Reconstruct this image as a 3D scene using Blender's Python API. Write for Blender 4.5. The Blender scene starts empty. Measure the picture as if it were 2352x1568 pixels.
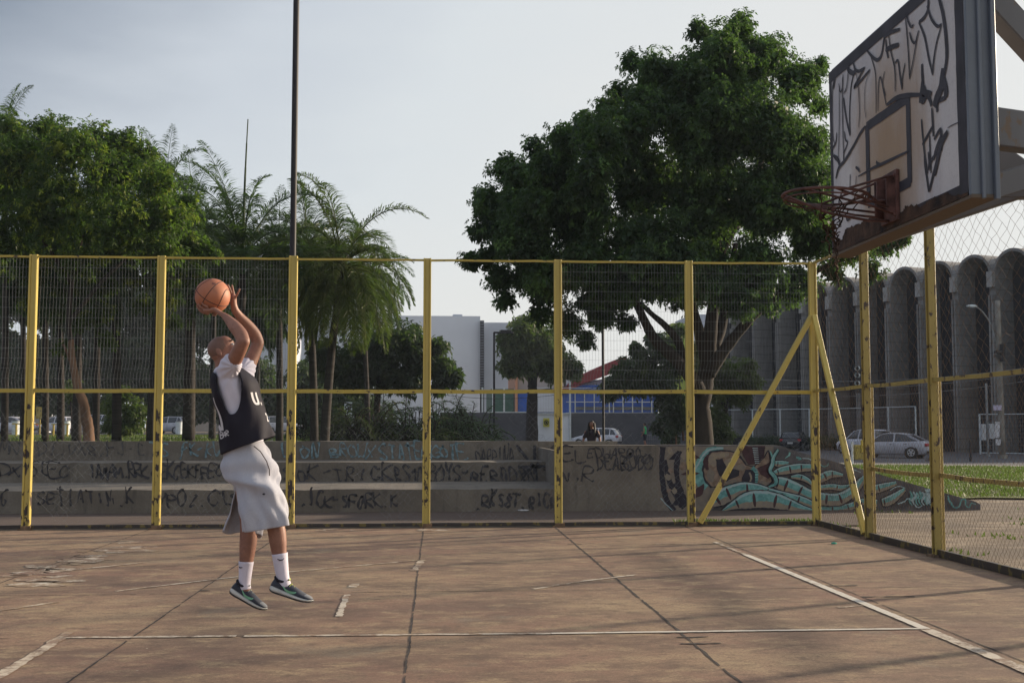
import bpy, bmesh, math, random
import numpy as np
from mathutils import Vector, Matrix

random.seed(7)
rng = np.random.default_rng(11)
R = math.radians
scene = bpy.context.scene
col = scene.collection

# ---------------- camera ----------------
F = 2650.0
YAW, PIT = R(3.76), R(4.23)
cam_d = bpy.data.cameras.new('camera')
cam = bpy.data.objects.new('camera', cam_d); col.objects.link(cam)
cam.location = (0, 0, 1.6)
cam.rotation_euler = (R(90) + PIT, 0, -YAW)
cam_d.sensor_width = 36.0
cam_d.lens = 36.0 * F / 2352.0
cam_d.clip_start = 0.05
cam_d.clip_end = 3000
scene.camera = cam

# ---------------- sky, sun, exposure ----------------
SUN_EL = R(14)
SUN_AZ = math.atan2(0.91, 0.41)
SUN_DIR = Vector((math.sin(SUN_AZ) * math.cos(SUN_EL), math.cos(SUN_AZ) * math.cos(SUN_EL), math.sin(SUN_EL)))
world = bpy.data.worlds.new("World"); scene.world = world
world.use_nodes = True
wn, wl = world.node_tree.nodes, world.node_tree.links
wn.clear()
w_out = wn.new('ShaderNodeOutputWorld'); w_bg = wn.new('ShaderNodeBackground')
w_bg.inputs['Strength'].default_value = 0.1
wl.new(w_bg.outputs[0], w_out.inputs[0])
sky = wn.new('ShaderNodeTexSky'); sky.sky_type = 'NISHITA'; sky.sun_disc = False
sky.sun_elevation = SUN_EL; sky.sun_rotation = SUN_AZ; sky.air_density = 1.2; sky.dust_density = 2.0
tc = wn.new('ShaderNodeTexCoord')
sep = wn.new('ShaderNodeSeparateXYZ'); wl.new(tc.outputs['Generated'], sep.inputs[0])
def wmath(op, a, b=None):
    n = wn.new('ShaderNodeMath'); n.operation = op
    for i, x in enumerate((a, b)):
        if x is None: continue
        if isinstance(x, (int, float)): n.inputs[i].default_value = x
        else: wl.new(x, n.inputs[i])
    return n.outputs[0]
wmap = wn.new('ShaderNodeMapping'); wmap.inputs['Scale'].default_value = (1.0, 1.0, 3.2)
wl.new(tc.outputs['Generated'], wmap.inputs[0])
wno = wn.new('ShaderNodeTexNoise'); wno.inputs['Scale'].default_value = 2.3
wno.inputs['Detail'].default_value = 7; wno.inputs['Roughness'].default_value = .5
wl.new(wmap.outputs[0], wno.inputs['Vector'])
s_ = wmath('SUBTRACT', sep.outputs['Z'], sep.outputs['X'])
s_ = wmath('ADD', s_, wmath('MULTIPLY', wmath('SUBTRACT', wno.outputs['Fac'], 0.5), 0.42))
ramp = wn.new('ShaderNodeValToRGB')
cr = ramp.color_ramp
cr.elements[0].position = 0.0; cr.elements[0].color = (.60, .605, .60, 1)
cr.elements[1].position = 1.0; cr.elements[1].color = (.30, .34, .42, 1)
for p, c in ((.10, (.59, .60, .60, 1)), (.32, (.545, .575, .595, 1)), (.47, (.46, .495, .54, 1)), (.58, (.32, .355, .41, 1)), (.68, (.20, .235, .29, 1)), (.8, (.19, .22, .27, 1))):
    e = cr.elements.new(p); e.color = c
wl.new(s_, ramp.inputs[0])
cl = wn.new('ShaderNodeVectorMath'); cl.operation = 'SCALE'; cl.inputs['Scale'].default_value = 8.9
wl.new(ramp.outputs[0], cl.inputs[0])
wmx = wn.new('ShaderNodeMix'); wmx.data_type = 'RGBA'; wmx.inputs[0].default_value = 0.93
wl.new(sky.outputs[0], wmx.inputs[6]); wl.new(cl.outputs[0], wmx.inputs[7])
wl.new(wmx.outputs[2], w_bg.inputs['Color'])

sun_d = bpy.data.lights.new('sun', 'SUN'); sun_d.energy = 5.0; sun_d.angle = R(2.2); sun_d.color = (1.0, .83, .62)
sun = bpy.data.objects.new('sun', sun_d); col.objects.link(sun)
sun.rotation_euler = SUN_DIR.to_track_quat('Z', 'Y').to_euler(); sun.location = SUN_DIR * 60
vs = scene.view_settings
vs.view_transform = 'Standard'; vs.look = 'None'; vs.gamma = 1; vs.use_curve_mapping = False; vs.exposure = 0.6
scene.cycles.max_bounces = 6; scene.cycles.transparent_max_bounces = 8
scene.cycles.use_denoising = True

# ---------------- pixel -> place helpers (2352 x 1568 reading of the photo) ----------------
cR = Vector((math.cos(YAW), -math.sin(YAW), 0))
cF = Vector((math.sin(YAW) * math.cos(PIT), math.cos(YAW) * math.cos(PIT), math.sin(PIT)))
cU = cR.cross(cF)
CP = Vector((0, 0, 1.6))
def ray(u, v): return cF + cR * ((u - 1176) / F) - cU * ((v - 784) / F)
def onZ(u, v, z=0.0): d = ray(u, v); return CP + d * ((z - 1.6) / d.z)
def onY(u, v, y): d = ray(u, v); return CP + d * (y / d.y)
def onX(u, v, x): d = ray(u, v); return CP + d * (x / d.x)
def pix(p):
    d = Vector(p) - CP; w = d.dot(cF); return (1176 + F * d.dot(cR) / w, 784 - F * d.dot(cU) / w)

# ---------------- things, parts ----------------
def tag(o, label=None, cat=None, group=None, kind=None):
    if label: o['label'] = label
    if cat: o['category'] = cat
    if group: o['group'] = group
    if kind: o['kind'] = kind
    return o
def thing(name, label, cat, loc=(0, 0, 0), group=None):
    o = bpy.data.objects.new(name, None); col.objects.link(o)
    o.location = loc; o.empty_display_size = .2
    return tag(o, label, cat, group)
def origin_of(o):
    v = Vector((0, 0, 0))
    while o is not None: v += o.location; o = o.parent
    return v
def link(name, me, parent=None, smooth=False):
    o = bpy.data.objects.new(name, me); col.objects.link(o)
    if parent is not None:
        off = origin_of(parent); o.parent = parent
        if off.length > 0: me.transform(Matrix.Translation(-off))
    if smooth:
        me.polygons.foreach_set('use_smooth', [True] * len(me.polygons))
    me.update()
    return o
def copy_tree(o, parent=None):
    c = o.copy(); col.objects.link(c); c.parent = parent
    for ch in list(o.children): copy_tree(ch, c)
    return c

class MB:
    def __init__(s): s.v = []; s.f = []; s.m = []; s.mi = 0
    def add(s, vs, fs):
        n = len(s.v); s.v.extend([tuple(x) for x in vs])
        for f in fs: s.f.append(tuple(n + i for i in f)); s.m.append(s.mi)
        return s
    def box(s, c, d, rot=None):
        c = Vector(c); x, y, z = d[0] / 2, d[1] / 2, d[2] / 2
        P = [Vector((a, b, e)) for a in (-x, x) for b in (-y, y) for e in (-z, z)]
        if rot is not None: P = [rot @ p for p in P]
        return s.add([c + p for p in P], [(0, 1, 3, 2), (4, 6, 7, 5), (0, 4, 5, 1), (2, 3, 7, 6), (0, 2, 6, 4), (1, 5, 7, 3)])
    def beam(s, a, b, w, h, up=(0, 0, 1)):
        a, b = Vector(a), Vector(b); d = (b - a); L = d.length; d.normalize()
        up = Vector(up); sd = d.cross(up)
        if sd.length < 1e-4: sd = d.cross(Vector((0, 1, 0)))
        sd.normalize(); u2 = sd.cross(d)
        vs = []
        for p in (a, b):
            for (i, j) in ((-1, -1), (1, -1), (1, 1), (-1, 1)): vs.append(p + sd * (i * w / 2) + u2 * (j * h / 2))
        return s.add(vs, [(0, 3, 2, 1), (4, 5, 6, 7), (0, 1, 5, 4), (1, 2, 6, 5), (2, 3, 7, 6), (3, 0, 4, 7)])
    def tube(s, pts, rad, n=8, cap=True, flat=None, axis=None):
        """tube through points; rad scalar/list; flat=(list) multiplies radius along axis direction"""
        pts = [Vector(p) for p in pts]; k = len(pts)
        if not hasattr(rad, '__len__'): rad = [rad] * k
        prev = None; rings = []
        for i, p in enumerate(pts):
            t = (pts[min(i + 1, k - 1)] - pts[max(i - 1, 0)]).normalized()
            if axis is not None: a = Vector(axis)
            elif prev is None: a = Vector((0, 0, 1)) if abs(t.z) < .9 else Vector((1, 0, 0))
            else: a = prev
            a = (a - t * a.dot(t)).normalized(); prev = a
            b = t.cross(a)
            r = rad[i]; r1, r2 = (r if hasattr(r, '__len__') else (r, r))
            rings.append([p + a * (math.cos(2 * math.pi * j / n) * r1) + b * (math.sin(2 * math.pi * j / n) * r2) for j in range(n)])
        vs = [q for r_ in rings for q in r_]; fs = []
        for i in range(k - 1):
            for j in range(n):
                fs.append((i * n + j, i * n + (j + 1) % n, (i + 1) * n + (j + 1) % n, (i + 1) * n + j))
        if cap:
            fs.append(tuple(range(n - 1, -1, -1))); fs.append(tuple((k - 1) * n + j for j in range(n)))
        return s.add(vs, fs)
    def prism(s, poly, ext):
        """poly: planar list of points, extruded by ext"""
        poly = [Vector(p) for p in poly]; e = Vector(ext); n = len(poly)
        fs = [tuple(range(n)), tuple(range(2 * n - 1, n - 1, -1))]
        for i in range(n): fs.append((i, i + n, (i + 1) % n + n, (i + 1) % n))
        return s.add(poly + [p + e for p in poly], fs)
    def grid(s, rows, close=False):
        n = len(rows[0]); fs = []
        for i in range(len(rows) - 1):
            for j in range(n if close else n - 1):
                fs.append((i * n + j, i * n + (j + 1) % n, (i + 1) * n + (j + 1) % n, (i + 1) * n + j))
        return s.add([q for r_ in rows for q in r_], fs)
    def sphere(s, c, r, nu=16, nv=10, rot=None):
        c = Vector(c); r = r if hasattr(r, '__len__') else (r, r, r); rows = []
        for i in range(nv + 1):
            t = math.pi * i / nv; row = []
            for j in range(nu):
                p = Vector((math.sin(t) * math.cos(2 * math.pi * j / nu) * r[0], math.sin(t) * math.sin(2 * math.pi * j / nu) * r[1], math.cos(t) * r[2]))
                if rot is not None: p = rot @ p
                row.append(c + p)
            rows.append(row)
        return s.grid(rows, True)
    def mesh(s, name, mats):
        me = bpy.data.meshes.new(name); me.from_pydata(s.v, [], s.f)
        for m in (mats if isinstance(mats, (list, tuple)) else [mats]): me.materials.append(m)
        if any(s.m): me.polygons.foreach_set('material_index', s.m)
        me.validate(); me.update()
        return me
    def build(s, name, mats, parent=None, smooth=False, bevel=0, fix=True):
        me = s.mesh(name, mats)
        if fix or bevel:
            bm = bmesh.new(); bm.from_mesh(me)
            if fix: bmesh.ops.remove_doubles(bm, verts=bm.verts, dist=1e-5); bmesh.ops.recalc_face_normals(bm, faces=bm.faces)
            if bevel:
                bmesh.ops.bevel(bm, geom=[e for e in bm.edges if len(e.link_faces) == 2 and e.calc_face_angle(0) > .6], offset=bevel, segments=1, affect='EDGES')
            bm.to_mesh(me); bm.free()
        return link(name, me, parent, smooth)

def arr_mesh(name, V, Q, mat, parent=None, smooth=False):
    """fast mesh from numpy verts (n,3) and faces (m,k)"""
    V = np.asarray(V, dtype=np.float32); Q = np.asarray(Q, dtype=np.int32); k = Q.shape[1]
    me = bpy.data.meshes.new(name)
    me.vertices.add(len(V)); me.vertices.foreach_set('co', V.ravel())
    me.loops.add(Q.size); me.loops.foreach_set('vertex_index', Q.ravel())
    me.polygons.add(len(Q)); me.polygons.foreach_set('loop_start', np.arange(0, Q.size, k, dtype=np.int32))
    me.materials.append(mat); me.update(calc_edges=True)
    return link(name, me, parent, smooth)
def wires(name, A, B, r, mat, parent=None, n=3):
    """thin prisms along edges A->B"""
    A = np.asarray(A, float); B = np.asarray(B, float); d = B - A
    d /= np.linalg.norm(d, axis=1)[:, None] + 1e-9
    ref = np.where(np.abs(d[:, [1]]) < .9, np.array([[0., 1, 0]]), np.array([[1., 0, 0]]))
    a = np.cross(d, ref); a /= np.linalg.norm(a, axis=1)[:, None]; b = np.cross(d, a)
    r = np.asarray(r) * np.ones(len(A)); V = np.zeros((len(A), 2 * n, 3))
    for j in range(n):
        o = a * math.cos(2 * math.pi * j / n) + b * math.sin(2 * math.pi * j / n)
        V[:, j] = A + o * r[:, None]; V[:, n + j] = B + o * r[:, None]
    base = (np.arange(len(A)) * 2 * n)[:, None, None]
    q = np.array([[j, (j + 1) % n, n + (j + 1) % n, n + j] for j in range(n)])[None]
    return arr_mesh(name, V.reshape(-1, 3), (base + q).reshape(-1, 4), mat, parent)

def spline(pts, m=6):
    """Catmull-Rom through tuples of any length"""
    P = [np.array(p, float) for p in pts]; P = [2 * P[0] - P[1]] + P + [2 * P[-1] - P[-2]]; out = []
    for i in range(1, len(P) - 2):
        for k in range(m):
            t = k / m; a, b, c, d = P[i - 1:i + 3]
            out.append(.5 * (2 * b + (c - a) * t + (2 * a - 5 * b + 4 * c - d) * t * t + (3 * b - a - 3 * c + d) * t ** 3))
    out.append(P[-2]); return out

# ---------------- materials ----------------
def nodes_of(name):
    m = bpy.data.materials.new(name); m.use_nodes = True; nt = m.node_tree
    return m, nt.nodes, nt.links, nt.nodes['Principled BSDF']
def noise(n, l, vec, scale, detail=4, rough=.55, stretch=None):
    if stretch:
        mp = n.new('ShaderNodeMapping'); mp.inputs['Scale'].default_value = stretch; l.new(vec, mp.inputs[0]); vec = mp.outputs[0]
    t = n.new('ShaderNodeTexNoise'); t.inputs['Scale'].default_value = scale; t.inputs['Detail'].default_value = detail
    t.inputs['Roughness'].default_value = rough; l.new(vec, t.inputs['Vector']); return t.outputs['Fac']
def rmp(n, l, fac, stops, interp='LINEAR'):
    r_ = n.new('ShaderNodeValToRGB'); c = r_.color_ramp; c.interpolation = interp
    while len(c.elements) < len(stops): c.elements.new(.5)
    for e, (p, v) in zip(c.elements, stops):
        e.position = p; e.color = (v, v, v, 1) if not hasattr(v, '__len__') else (*v, 1)
    l.new(fac, r_.inputs[0]); return r_.outputs[0]
def mixc(n, l, fac, a, b, mode='MIX'):
    m = n.new('ShaderNodeMix'); m.data_type = 'RGBA'; m.blend_type = mode
    for i, x in ((0, fac), (6, a), (7, b)):
        if isinstance(x, (int, float)): m.inputs[i].default_value = x
        elif isinstance(x, (tuple, list)): m.inputs[i].default_value = (*x, 1)
        else: l.new(x, m.inputs[i])
    return m.outputs[2]
def bump(n, l, b, h, st=.3, dist=.02):
    bp = n.new('ShaderNodeBump'); bp.inputs['Strength'].default_value = st; bp.inputs['Distance'].default_value = dist
    l.new(h, bp.inputs['Height']); l.new(bp.outputs[0], b.inputs['Normal'])
def ocoord(n): return n.new('ShaderNodeTexCoord').outputs['Object']
def pm(name, c, rough=.75, var=.18, scale=6, c2=None, metal=0.0, bmp=0.0, bscale=None, stretch=None, spec=.4):
    m, n, l, b = nodes_of(name); vec = ocoord(n)
    f = noise(n, l, vec, scale, 5, .6, stretch)
    lo = tuple(x * (1 - var) for x in c); hi = c2 if c2 else tuple(min(1, x * (1 + var)) for x in c)
    l.new(rmp(n, l, f, [(.32, lo), (.68, hi)]), b.inputs['Base Color'])
    b.inputs['Roughness'].default_value = rough; b.inputs['Metallic'].default_value = metal
    b.inputs['Specular IOR Level'].default_value = spec
    if bmp: bump(n, l, b, noise(n, l, vec, bscale or scale * 4, 4, .6), bmp, .01)
    return m
def painted(name, c, chip=(.06, .035, .025), amt=.62, scale=7, low=None, rough=.5, grime=.5, stretch=(1, 1, .55)):
    """old paint with rust showing; low: height below which the wear is heavy"""
    m, n, l, b = nodes_of(name); vec = ocoord(n)
    f = noise(n, l, vec, scale, 6, .62, stretch)
    if low is not None:
        sp = n.new('ShaderNodeSeparateXYZ'); l.new(vec, sp.inputs[0])
        mr = n.new('ShaderNodeMapRange'); mr.inputs['From Min'].default_value = low + .15; mr.inputs['From Max'].default_value = low - .25
        mr.inputs['To Min'].default_value = -.06; mr.inputs['To Max'].default_value = .10; l.new(sp.outputs['Z'], mr.inputs['Value'])
        ad = n.new('ShaderNodeMath'); ad.operation = 'ADD'; l.new(f, ad.inputs[0]); l.new(mr.outputs[0], ad.inputs[1]); f = ad.outputs[0]
    msk = rmp(n, l, f, [(amt, 0.0), (amt + .035, 1.0)])
    g = noise(n, l, vec, 2.2, 5, .6, (1, 1, .4))
    base = mixc(n, l, rmp(n, l, g, [(.35, 0.0), (.75, grime)]), c, tuple(x * .55 for x in c))
    base = mixc(n, l, rmp(n, l, noise(n, l, vec, 40, 3), [(.3, 0.0), (.8, .3)]), base, tuple(x * .7 for x in c))
    l.new(mixc(n, l, msk, base, chip), b.inputs['Base Color']); b.inputs['Roughness'].default_value = rough
    bump(n, l, b, msk, -.25, .004)
    return m
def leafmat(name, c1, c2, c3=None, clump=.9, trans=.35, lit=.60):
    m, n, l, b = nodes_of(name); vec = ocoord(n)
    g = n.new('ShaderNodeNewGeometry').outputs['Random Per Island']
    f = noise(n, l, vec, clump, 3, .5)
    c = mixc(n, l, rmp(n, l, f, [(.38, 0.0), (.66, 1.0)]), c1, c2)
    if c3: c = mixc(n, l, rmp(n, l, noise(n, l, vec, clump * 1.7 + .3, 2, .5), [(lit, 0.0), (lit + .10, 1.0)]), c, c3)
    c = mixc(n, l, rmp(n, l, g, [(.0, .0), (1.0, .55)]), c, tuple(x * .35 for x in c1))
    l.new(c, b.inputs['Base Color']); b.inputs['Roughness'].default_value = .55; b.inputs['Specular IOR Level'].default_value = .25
    tr = n.new('ShaderNodeBsdfTranslucent'); mc = mixc(n, l, .5, c, (.16, .32, .03)); l.new(mc, tr.inputs['Color'])
    ms = n.new('ShaderNodeMixShader'); ms.inputs[0].default_value = trans
    l.new(b.outputs[0], ms.inputs[1]); l.new(tr.outputs[0], ms.inputs[2]); l.new(ms.outputs[0], n['Material Output'].inputs[0])
    return m

M = {}
M['yellow'] = painted('yellow_paint', (.56, .43, .10), amt=.66, low=2.0, scale=9)
M['yellow_web'] = painted('yellow_paint_web', (.54, .42, .11), chip=(.035, .022, .02), amt=.62, low=2.0, scale=10)
M['rail_dark'] = painted('rusted_bottom_rail', (.16, .12, .03), chip=(.03, .022, .02), amt=.42, scale=8)
M['yellow_worn'] = painted('worn_yellow_paint', (.40, .30, .08), amt=.57, scale=11, grime=.8)
M['yellow_rail'] = painted('rail_yellow_paint', (.48, .36, .06), amt=.60, scale=14, stretch=(.5, .5, 1))
M['wire'] = pm('galvanised_wire', (.21, .22, .23), .6, .3, 3)
M['wire_rust'] = pm('rusty_wire', (.16, .10, .06), .8, .5, 9)
M['concrete'] = pm('concrete', (.20, .185, .165), .9, .35, 1.6, bmp=.3, bscale=30)
M['steel'] = painted('blue_grey_steel', (.14, .165, .20), chip=(.13, .07, .04), amt=.62, scale=6, rough=.45, grime=.7, stretch=(1, 1, .3))
M['black_metal'] = pm('black_metal', (.012, .010, .014), .6, .3, 6)
M['white_metal'] = pm('white_metal', (.55, .60, .62), .5, .12, 4)
M['bark'] = pm('bark', (.028, .021, .018), .95, .5, 5, bmp=.7, bscale=14, stretch=(1, 1, .25))
M['bark_red'] = pm('reddish_bark', (.13, .075, .048), .9, .4, 4, bmp=.6, bscale=10, stretch=(1, 1, .3))
M['bark_palm'] = pm('palm_bark', (.034, .029, .027), .95, .5, 3, bmp=.7, bscale=5, stretch=(.3, .3, 3))
M['tyre'] = pm('tyre_rubber', (.02, .02, .022), .8, .3, 20)
M['glass'] = pm('dark_car_glass', (.025, .03, .038), .12, .1, 2, spec=.7)
M['rim'] = pm('alloy_rim', (.5, .5, .52), .35, .15, 8, metal=.5)
M['red_lamp'] = pm('red_lamp_lens', (.42, .03, .04), .3, .1, 4)
M['lamp_lens'] = pm('clear_lamp_lens', (.6, .62, .65), .2, .1, 4)
M['plate'] = pm('number_plate', (.5, .5, .5), .5, .3, 30)
# =================== GROUND ===================
def sst(a, b, x):
    t = min(1, max(0, (x - a) / (b - a))); return t * t * (3 - 2 * t)
def terrain(x, y):
    left = 1 - sst(-10, 3, x - max(0, (y - 30)) * .05)
    h = left * sst(23.5, 31, y) * 1.0
    h += -.25 * sst(30, 60, y) * sst(12, 30, x)
    return h
def ground_mat():
    m, n, l, b = nodes_of('dirt_ground'); vec = ocoord(n)
    a = noise(n, l, vec, .5, 6, .6); c = mixc(n, l, rmp(n, l, a, [(.35, 0.0), (.65, 1.0)]), (.20, .145, .10), (.13, .10, .075))
    c = mixc(n, l, rmp(n, l, noise(n, l, vec, .9, 8, .7, (.4, 1, 1)), [(.50, 0.0), (.60, 1.0)]), c, (.30, .23, .16))
    c = mixc(n, l, rmp(n, l, noise(n, l, vec, 35, 4, .7), [(.5, 0.0), (.75, .6)]), c, (.07, .055, .04))
    l.new(c, b.inputs['Base Color']); b.inputs['Roughness'].default_value = .95
    bump(n, l, b, noise(n, l, vec, 25, 5, .7), .5, .03); return m
def grass_mat(name, c1, c2, c3):
    m, n, l, b = nodes_of(name); vec = ocoord(n)
    c = mixc(n, l, rmp(n, l, noise(n, l, vec, .35, 6, .65), [(.35, 0.0), (.62, 1.0)]), c1, c2)
    c = mixc(n, l, rmp(n, l, noise(n, l, vec, 5, 6, .7), [(.52, 0.0), (.70, .8)]), c, c3)
    l.new(c, b.inputs['Base Color']); b.inputs['Roughness'].default_value = .9
    bump(n, l, b, noise(n, l, vec, 12, 5, .7), .8, .08); return m
def court_colour(n, l, vec):
    big = noise(n, l, vec, .42, 7, .62, (1, 1.3, 1))
    c = mixc(n, l, rmp(n, l, big, [(.40, 0.0), (.60, 1.0)]), (.280, .160, .112), (.375, .258, .158))
    c = mixc(n, l, rmp(n, l, noise(n, l, vec, .38, 4, .55, (1, 1.2, 1)), [(.46, 0.0), (.62, .75)]), c, (0.172, 0.107, 0.082))
    c = mixc(n, l, rmp(n, l, noise(n, l, vec, 1.1, 8, .68, (.75, 1.2, 1)), [(.46, 0.0), (.62, .85)]), c, (0.145, 0.093, 0.068))
    c = mixc(n, l, rmp(n, l, noise(n, l, vec, 3.1, 8, .72, (.7, 1.1, 1)), [(.50, 0.0), (.64, .85)]), c, (0.430, 0.312, 0.184))
    c = mixc(n, l, rmp(n, l, noise(n, l, vec, 6.5, 8, .8, (.7, 1.1, 1)), [(.50, 0.0), (.64, .8)]), c, (0.117, 0.077, 0.059))
    c = mixc(n, l, rmp(n, l, noise(n, l, vec, 15, 8, .8, (.7, 1.2, 1)), [(.54, 0.0), (.70, .6)]), c, (0.454, 0.333, 0.219))
    c = mixc(n, l, rmp(n, l, noise(n, l, vec, .8, 6, .7), [(.58, 0.0), (.70, .6)]), c, (0.266, 0.229, 0.167))
    c = mixc(n, l, rmp(n, l, noise(n, l, vec, 45, 6, .8), [(.42, 0.0), (.70, .8)]), c, (0.102, 0.071, 0.051))
    c = mixc(n, l, rmp(n, l, noise(n, l, vec, 120, 3, .8), [(.55, 0.0), (.8, .55)]), c, (0.470, 0.355, 0.239))
    v = n.new('ShaderNodeTexVoronoi'); v.inputs['Scale'].default_value = 2.6; l.new(vec, v.inputs['Vector'])
    return mixc(n, l, rmp(n, l, v.outputs['Distance'], [(.014, 1.0), (.026, 0.0)]), c, (0.485, 0.422, 0.329))
def court_mat():
    m, n, l, b = nodes_of('court_concrete'); vec = ocoord(n)
    l.new(court_colour(n, l, vec), b.inputs['Base Color']); b.inputs['Roughness'].default_value = .82; b.inputs['Specular IOR Level'].default_value = .3
    bump(n, l, b, noise(n, l, vec, 60, 6, .75), .35, .008); return m
M['court'] = court_mat(); M['ground'] = ground_mat()
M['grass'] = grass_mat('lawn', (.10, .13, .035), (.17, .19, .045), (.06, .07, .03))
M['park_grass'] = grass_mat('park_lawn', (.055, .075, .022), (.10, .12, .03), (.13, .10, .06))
M['asphalt'] = pm('asphalt', (.085, .085, .095), .9, .25, 2, bmp=.3, bscale=60)
M['paving'] = pm('pavement', (.24, .225, .21), .9, .25, 1.2, bmp=.2, bscale=30)

xs = np.concatenate([np.linspace(-500, -60, 12), np.linspace(-50, 50, 51), np.linspace(60, 500, 12)])
ys = np.concatenate([[-60, -20], np.linspace(-5, 20, 6), np.linspace(22, 70, 49), np.linspace(75, 200, 26), [300, 500, 900, 1500]])
rows = [[(x, y, terrain(x, y) - .03) for x in xs] for y in ys]
tag(MB().grid(rows).build('ground', M['ground'], smooth=True), kind='structure')

def sheet(name, x0, x1, y0, y1, dz, mat, nx=24, ny=24, jag=0.0, shear=0.0):
    rr = []
    for j in range(ny + 1):
        y = y0 + (y1 - y0) * j / ny; row = []
        for i in range(nx + 1):
            x = x0 + (x1 - x0) * i / nx
            yy = y + (random.uniform(-jag, jag) if j in (0, ny) else 0) + shear * (x - x0)
            xx = x + (random.uniform(-jag, jag) if i in (0, nx) else 0)
            row.append((xx, yy, terrain(xx, yy) + dz))
        rr.append(row)
    return tag(MB().grid(rr).build(name, mat, smooth=True), kind='structure')

FY, FX = 18.6, 6.2          # planes of the back fence and of the side fence
court = MB()
court.add([(-40, -12, 0), (FX + .02, -12, 0), (FX + .02, FY + .02, 0), (-40, FY + .02, 0)], [(0, 1, 2, 3)])
tag(court.build('court', M['court'], fix=False), kind='structure')
# lawn, road and pavements to the right, strip of lawn and road to the left
sheet('lawn', 3.5, 70, 25.6, 50, .01, M['grass'], 60, 40, .5)
sheet('road', -10, 120, 52, 96, .012, M['asphalt'], 60, 40, shear=0)
sheet('pavement', 4, 32, 47.8, 51.9, .02, M['paving'], 20, 4)
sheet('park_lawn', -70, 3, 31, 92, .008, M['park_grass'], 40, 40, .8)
sheet('park_path', -70, -10.2, 62, 70, .02, M['paving'], 40, 6, .4)
sheet('parking_road', -90, -10.2, 94, 118, .012, M['asphalt'], 40, 8)
sheet('far_pavement', -10, 120, 96.1, 102, .03, M['paving'], 40, 4)

M['apron'] = pm('shade_toned_concrete', (.15, .105, .085), .95, .4, 1.3, c2=(.10, .072, .06), bmp=.4, bscale=25)  # concrete coloured darker to stand in for the shade behind the fence
ap = MB(); ap.add([(-22, FY + .16, -.012), (7.2, FY + .16, -.012), (8.2, 22.3, -.012), (-22, 22.3, -.012)], [(0, 1, 2, 3)]); tag(ap.build('apron', M['apron'], fix=False), kind='structure')
# joints between the court slabs, and the worn painted lines
M['joint'] = pm('open_joint', (.045, .035, .032), .95, .4, 9)
def strip(mb, a, b, w, z, seg=.12, jit=.3, skip=0.0, wob=.0):
    a, b = Vector((a[0], a[1], 0)), Vector((b[0], b[1], 0)); d = b - a; L = d.length; d.normalize(); s = Vector((-d.y, d.x, 0))
    n = max(2, int(L / seg)); L1 = []; L2 = []; o = 0
    for i in range(n + 1):
        p = a + d * (L * i / n); o = o * .8 + random.uniform(-wob, wob)
        w1 = w / 2 * (1 + random.uniform(-jit, jit)); w2 = w / 2 * (1 + random.uniform(-jit, jit))
        L1.append(p + s * (w1 + o)); L2.append(p - s * (w2 - o))
    for i in range(n):
        if random.random() < skip: continue
        mb.add([(q.x, q.y, z) for q in (L1[i], L2[i], L2[i + 1], L1[i + 1])], [(0, 1, 2, 3)])
jm = MB()
for x in (-21.6, -19.4, -17.3, -15.1, -13, -10.85, -8.7, -6.6, -4.46, -2.3, -.19, 1.91, 4.02):
    strip(jm, (x, -8), (x, FY), .013 if x != 1.91 else .02, .003, .09, .7, .04, .003)
for y in (-1.5, 2.4, 4.6, 6.85, 9.13, 11.42, 13.7, 16.0):
    strip(jm, (-30, y), (FX - .05, y), .009 if y not in (11.42,) else .011, .003, .12, .8, .42 if y > 12 or y == 9.13 else .12, .004)
# crumbled bits where the joints open up
for (u, v, L_) in ((470, 1356, .10), (943, 1457, .12), (1320, 1250, .2), (1375, 1290, .12), (1590, 1463, .25), (1610, 1478, .3), (1600, 1452, .6), (2040, 1370, .5), (1930, 1345, .35), (640, 1459, .3)):
    p = onZ(u, v)
    strip(jm, (p.x - L_ / 2, p.y), (p.x + L_ / 2, p.y), .035, .0045, .04, .8)
jo = jm.build('court_joint', M['joint'], fix=False); tag(jo, kind='structure')

def line_mat(name, c, lo, hi):
    m, n, l, b = nodes_of(name); vec = ocoord(n)
    f = noise(n, l, vec, 4.5, 9, .8)
    k = rmp(n, l, f, [(lo, 1.0), (hi, 0.0)])
    base = court_colour(n, l, vec)
    paint = mixc(n, l, rmp(n, l, noise(n, l, vec, 30, 4, .7), [(.35, 0.0), (.75, .5)]), c, tuple(x * .6 for x in c))
    l.new(mixc(n, l, k, base, paint), b.inputs['Base Color']); b.inputs['Roughness'].default_value = .8; return m
M['line_strong'] = line_mat('white_line_paint', (.66, .60, .51), .55, .66)
M['line_mid'] = line_mat('worn_line_paint', (.58, .50, .40), .47, .57)
M['line_faint'] = line_mat('faded_line_paint', (.60, .50, .38), .42, .54)
BLX = 3.88
def gp(u, v): p = onZ(u, v); return (p.x, p.y)
ls = MB(); strip(ls, (BLX, 14.4), (BLX, 9.05), .085, .0075, .06, .07)
strip(ls, (.9, 9.05), (BLX - .02, 9.07), .055, .007, .06, .15)
tag(ls.build('baseline_marking', M['line_strong'], fix=False), kind='structure')
lm = MB(); strip(lm, (BLX, 16.0), (BLX, 14.4), .06, .0065, .06, .25, .12); strip(lm, (BLX, 9.03), (BLX, 4.2), .11, .0065, .06, .12)
strip(lm, (-2.85, 9.12), (.9, 9.05), .06, .006, .06, .25, .05)
strip(lm, gp(330, 1350), gp(570, 1322), .05, .006, .06, .3)
strip(lm, gp(797, 1366), gp(778, 1416), .06, .006, .05, .35)
strip(lm, gp(818, 1341), gp(808, 1349), .09, .006, .05, .35)
strip(lm, gp(1336, 1335), gp(1463, 1320), .05, .006, .05, .4)
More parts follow.
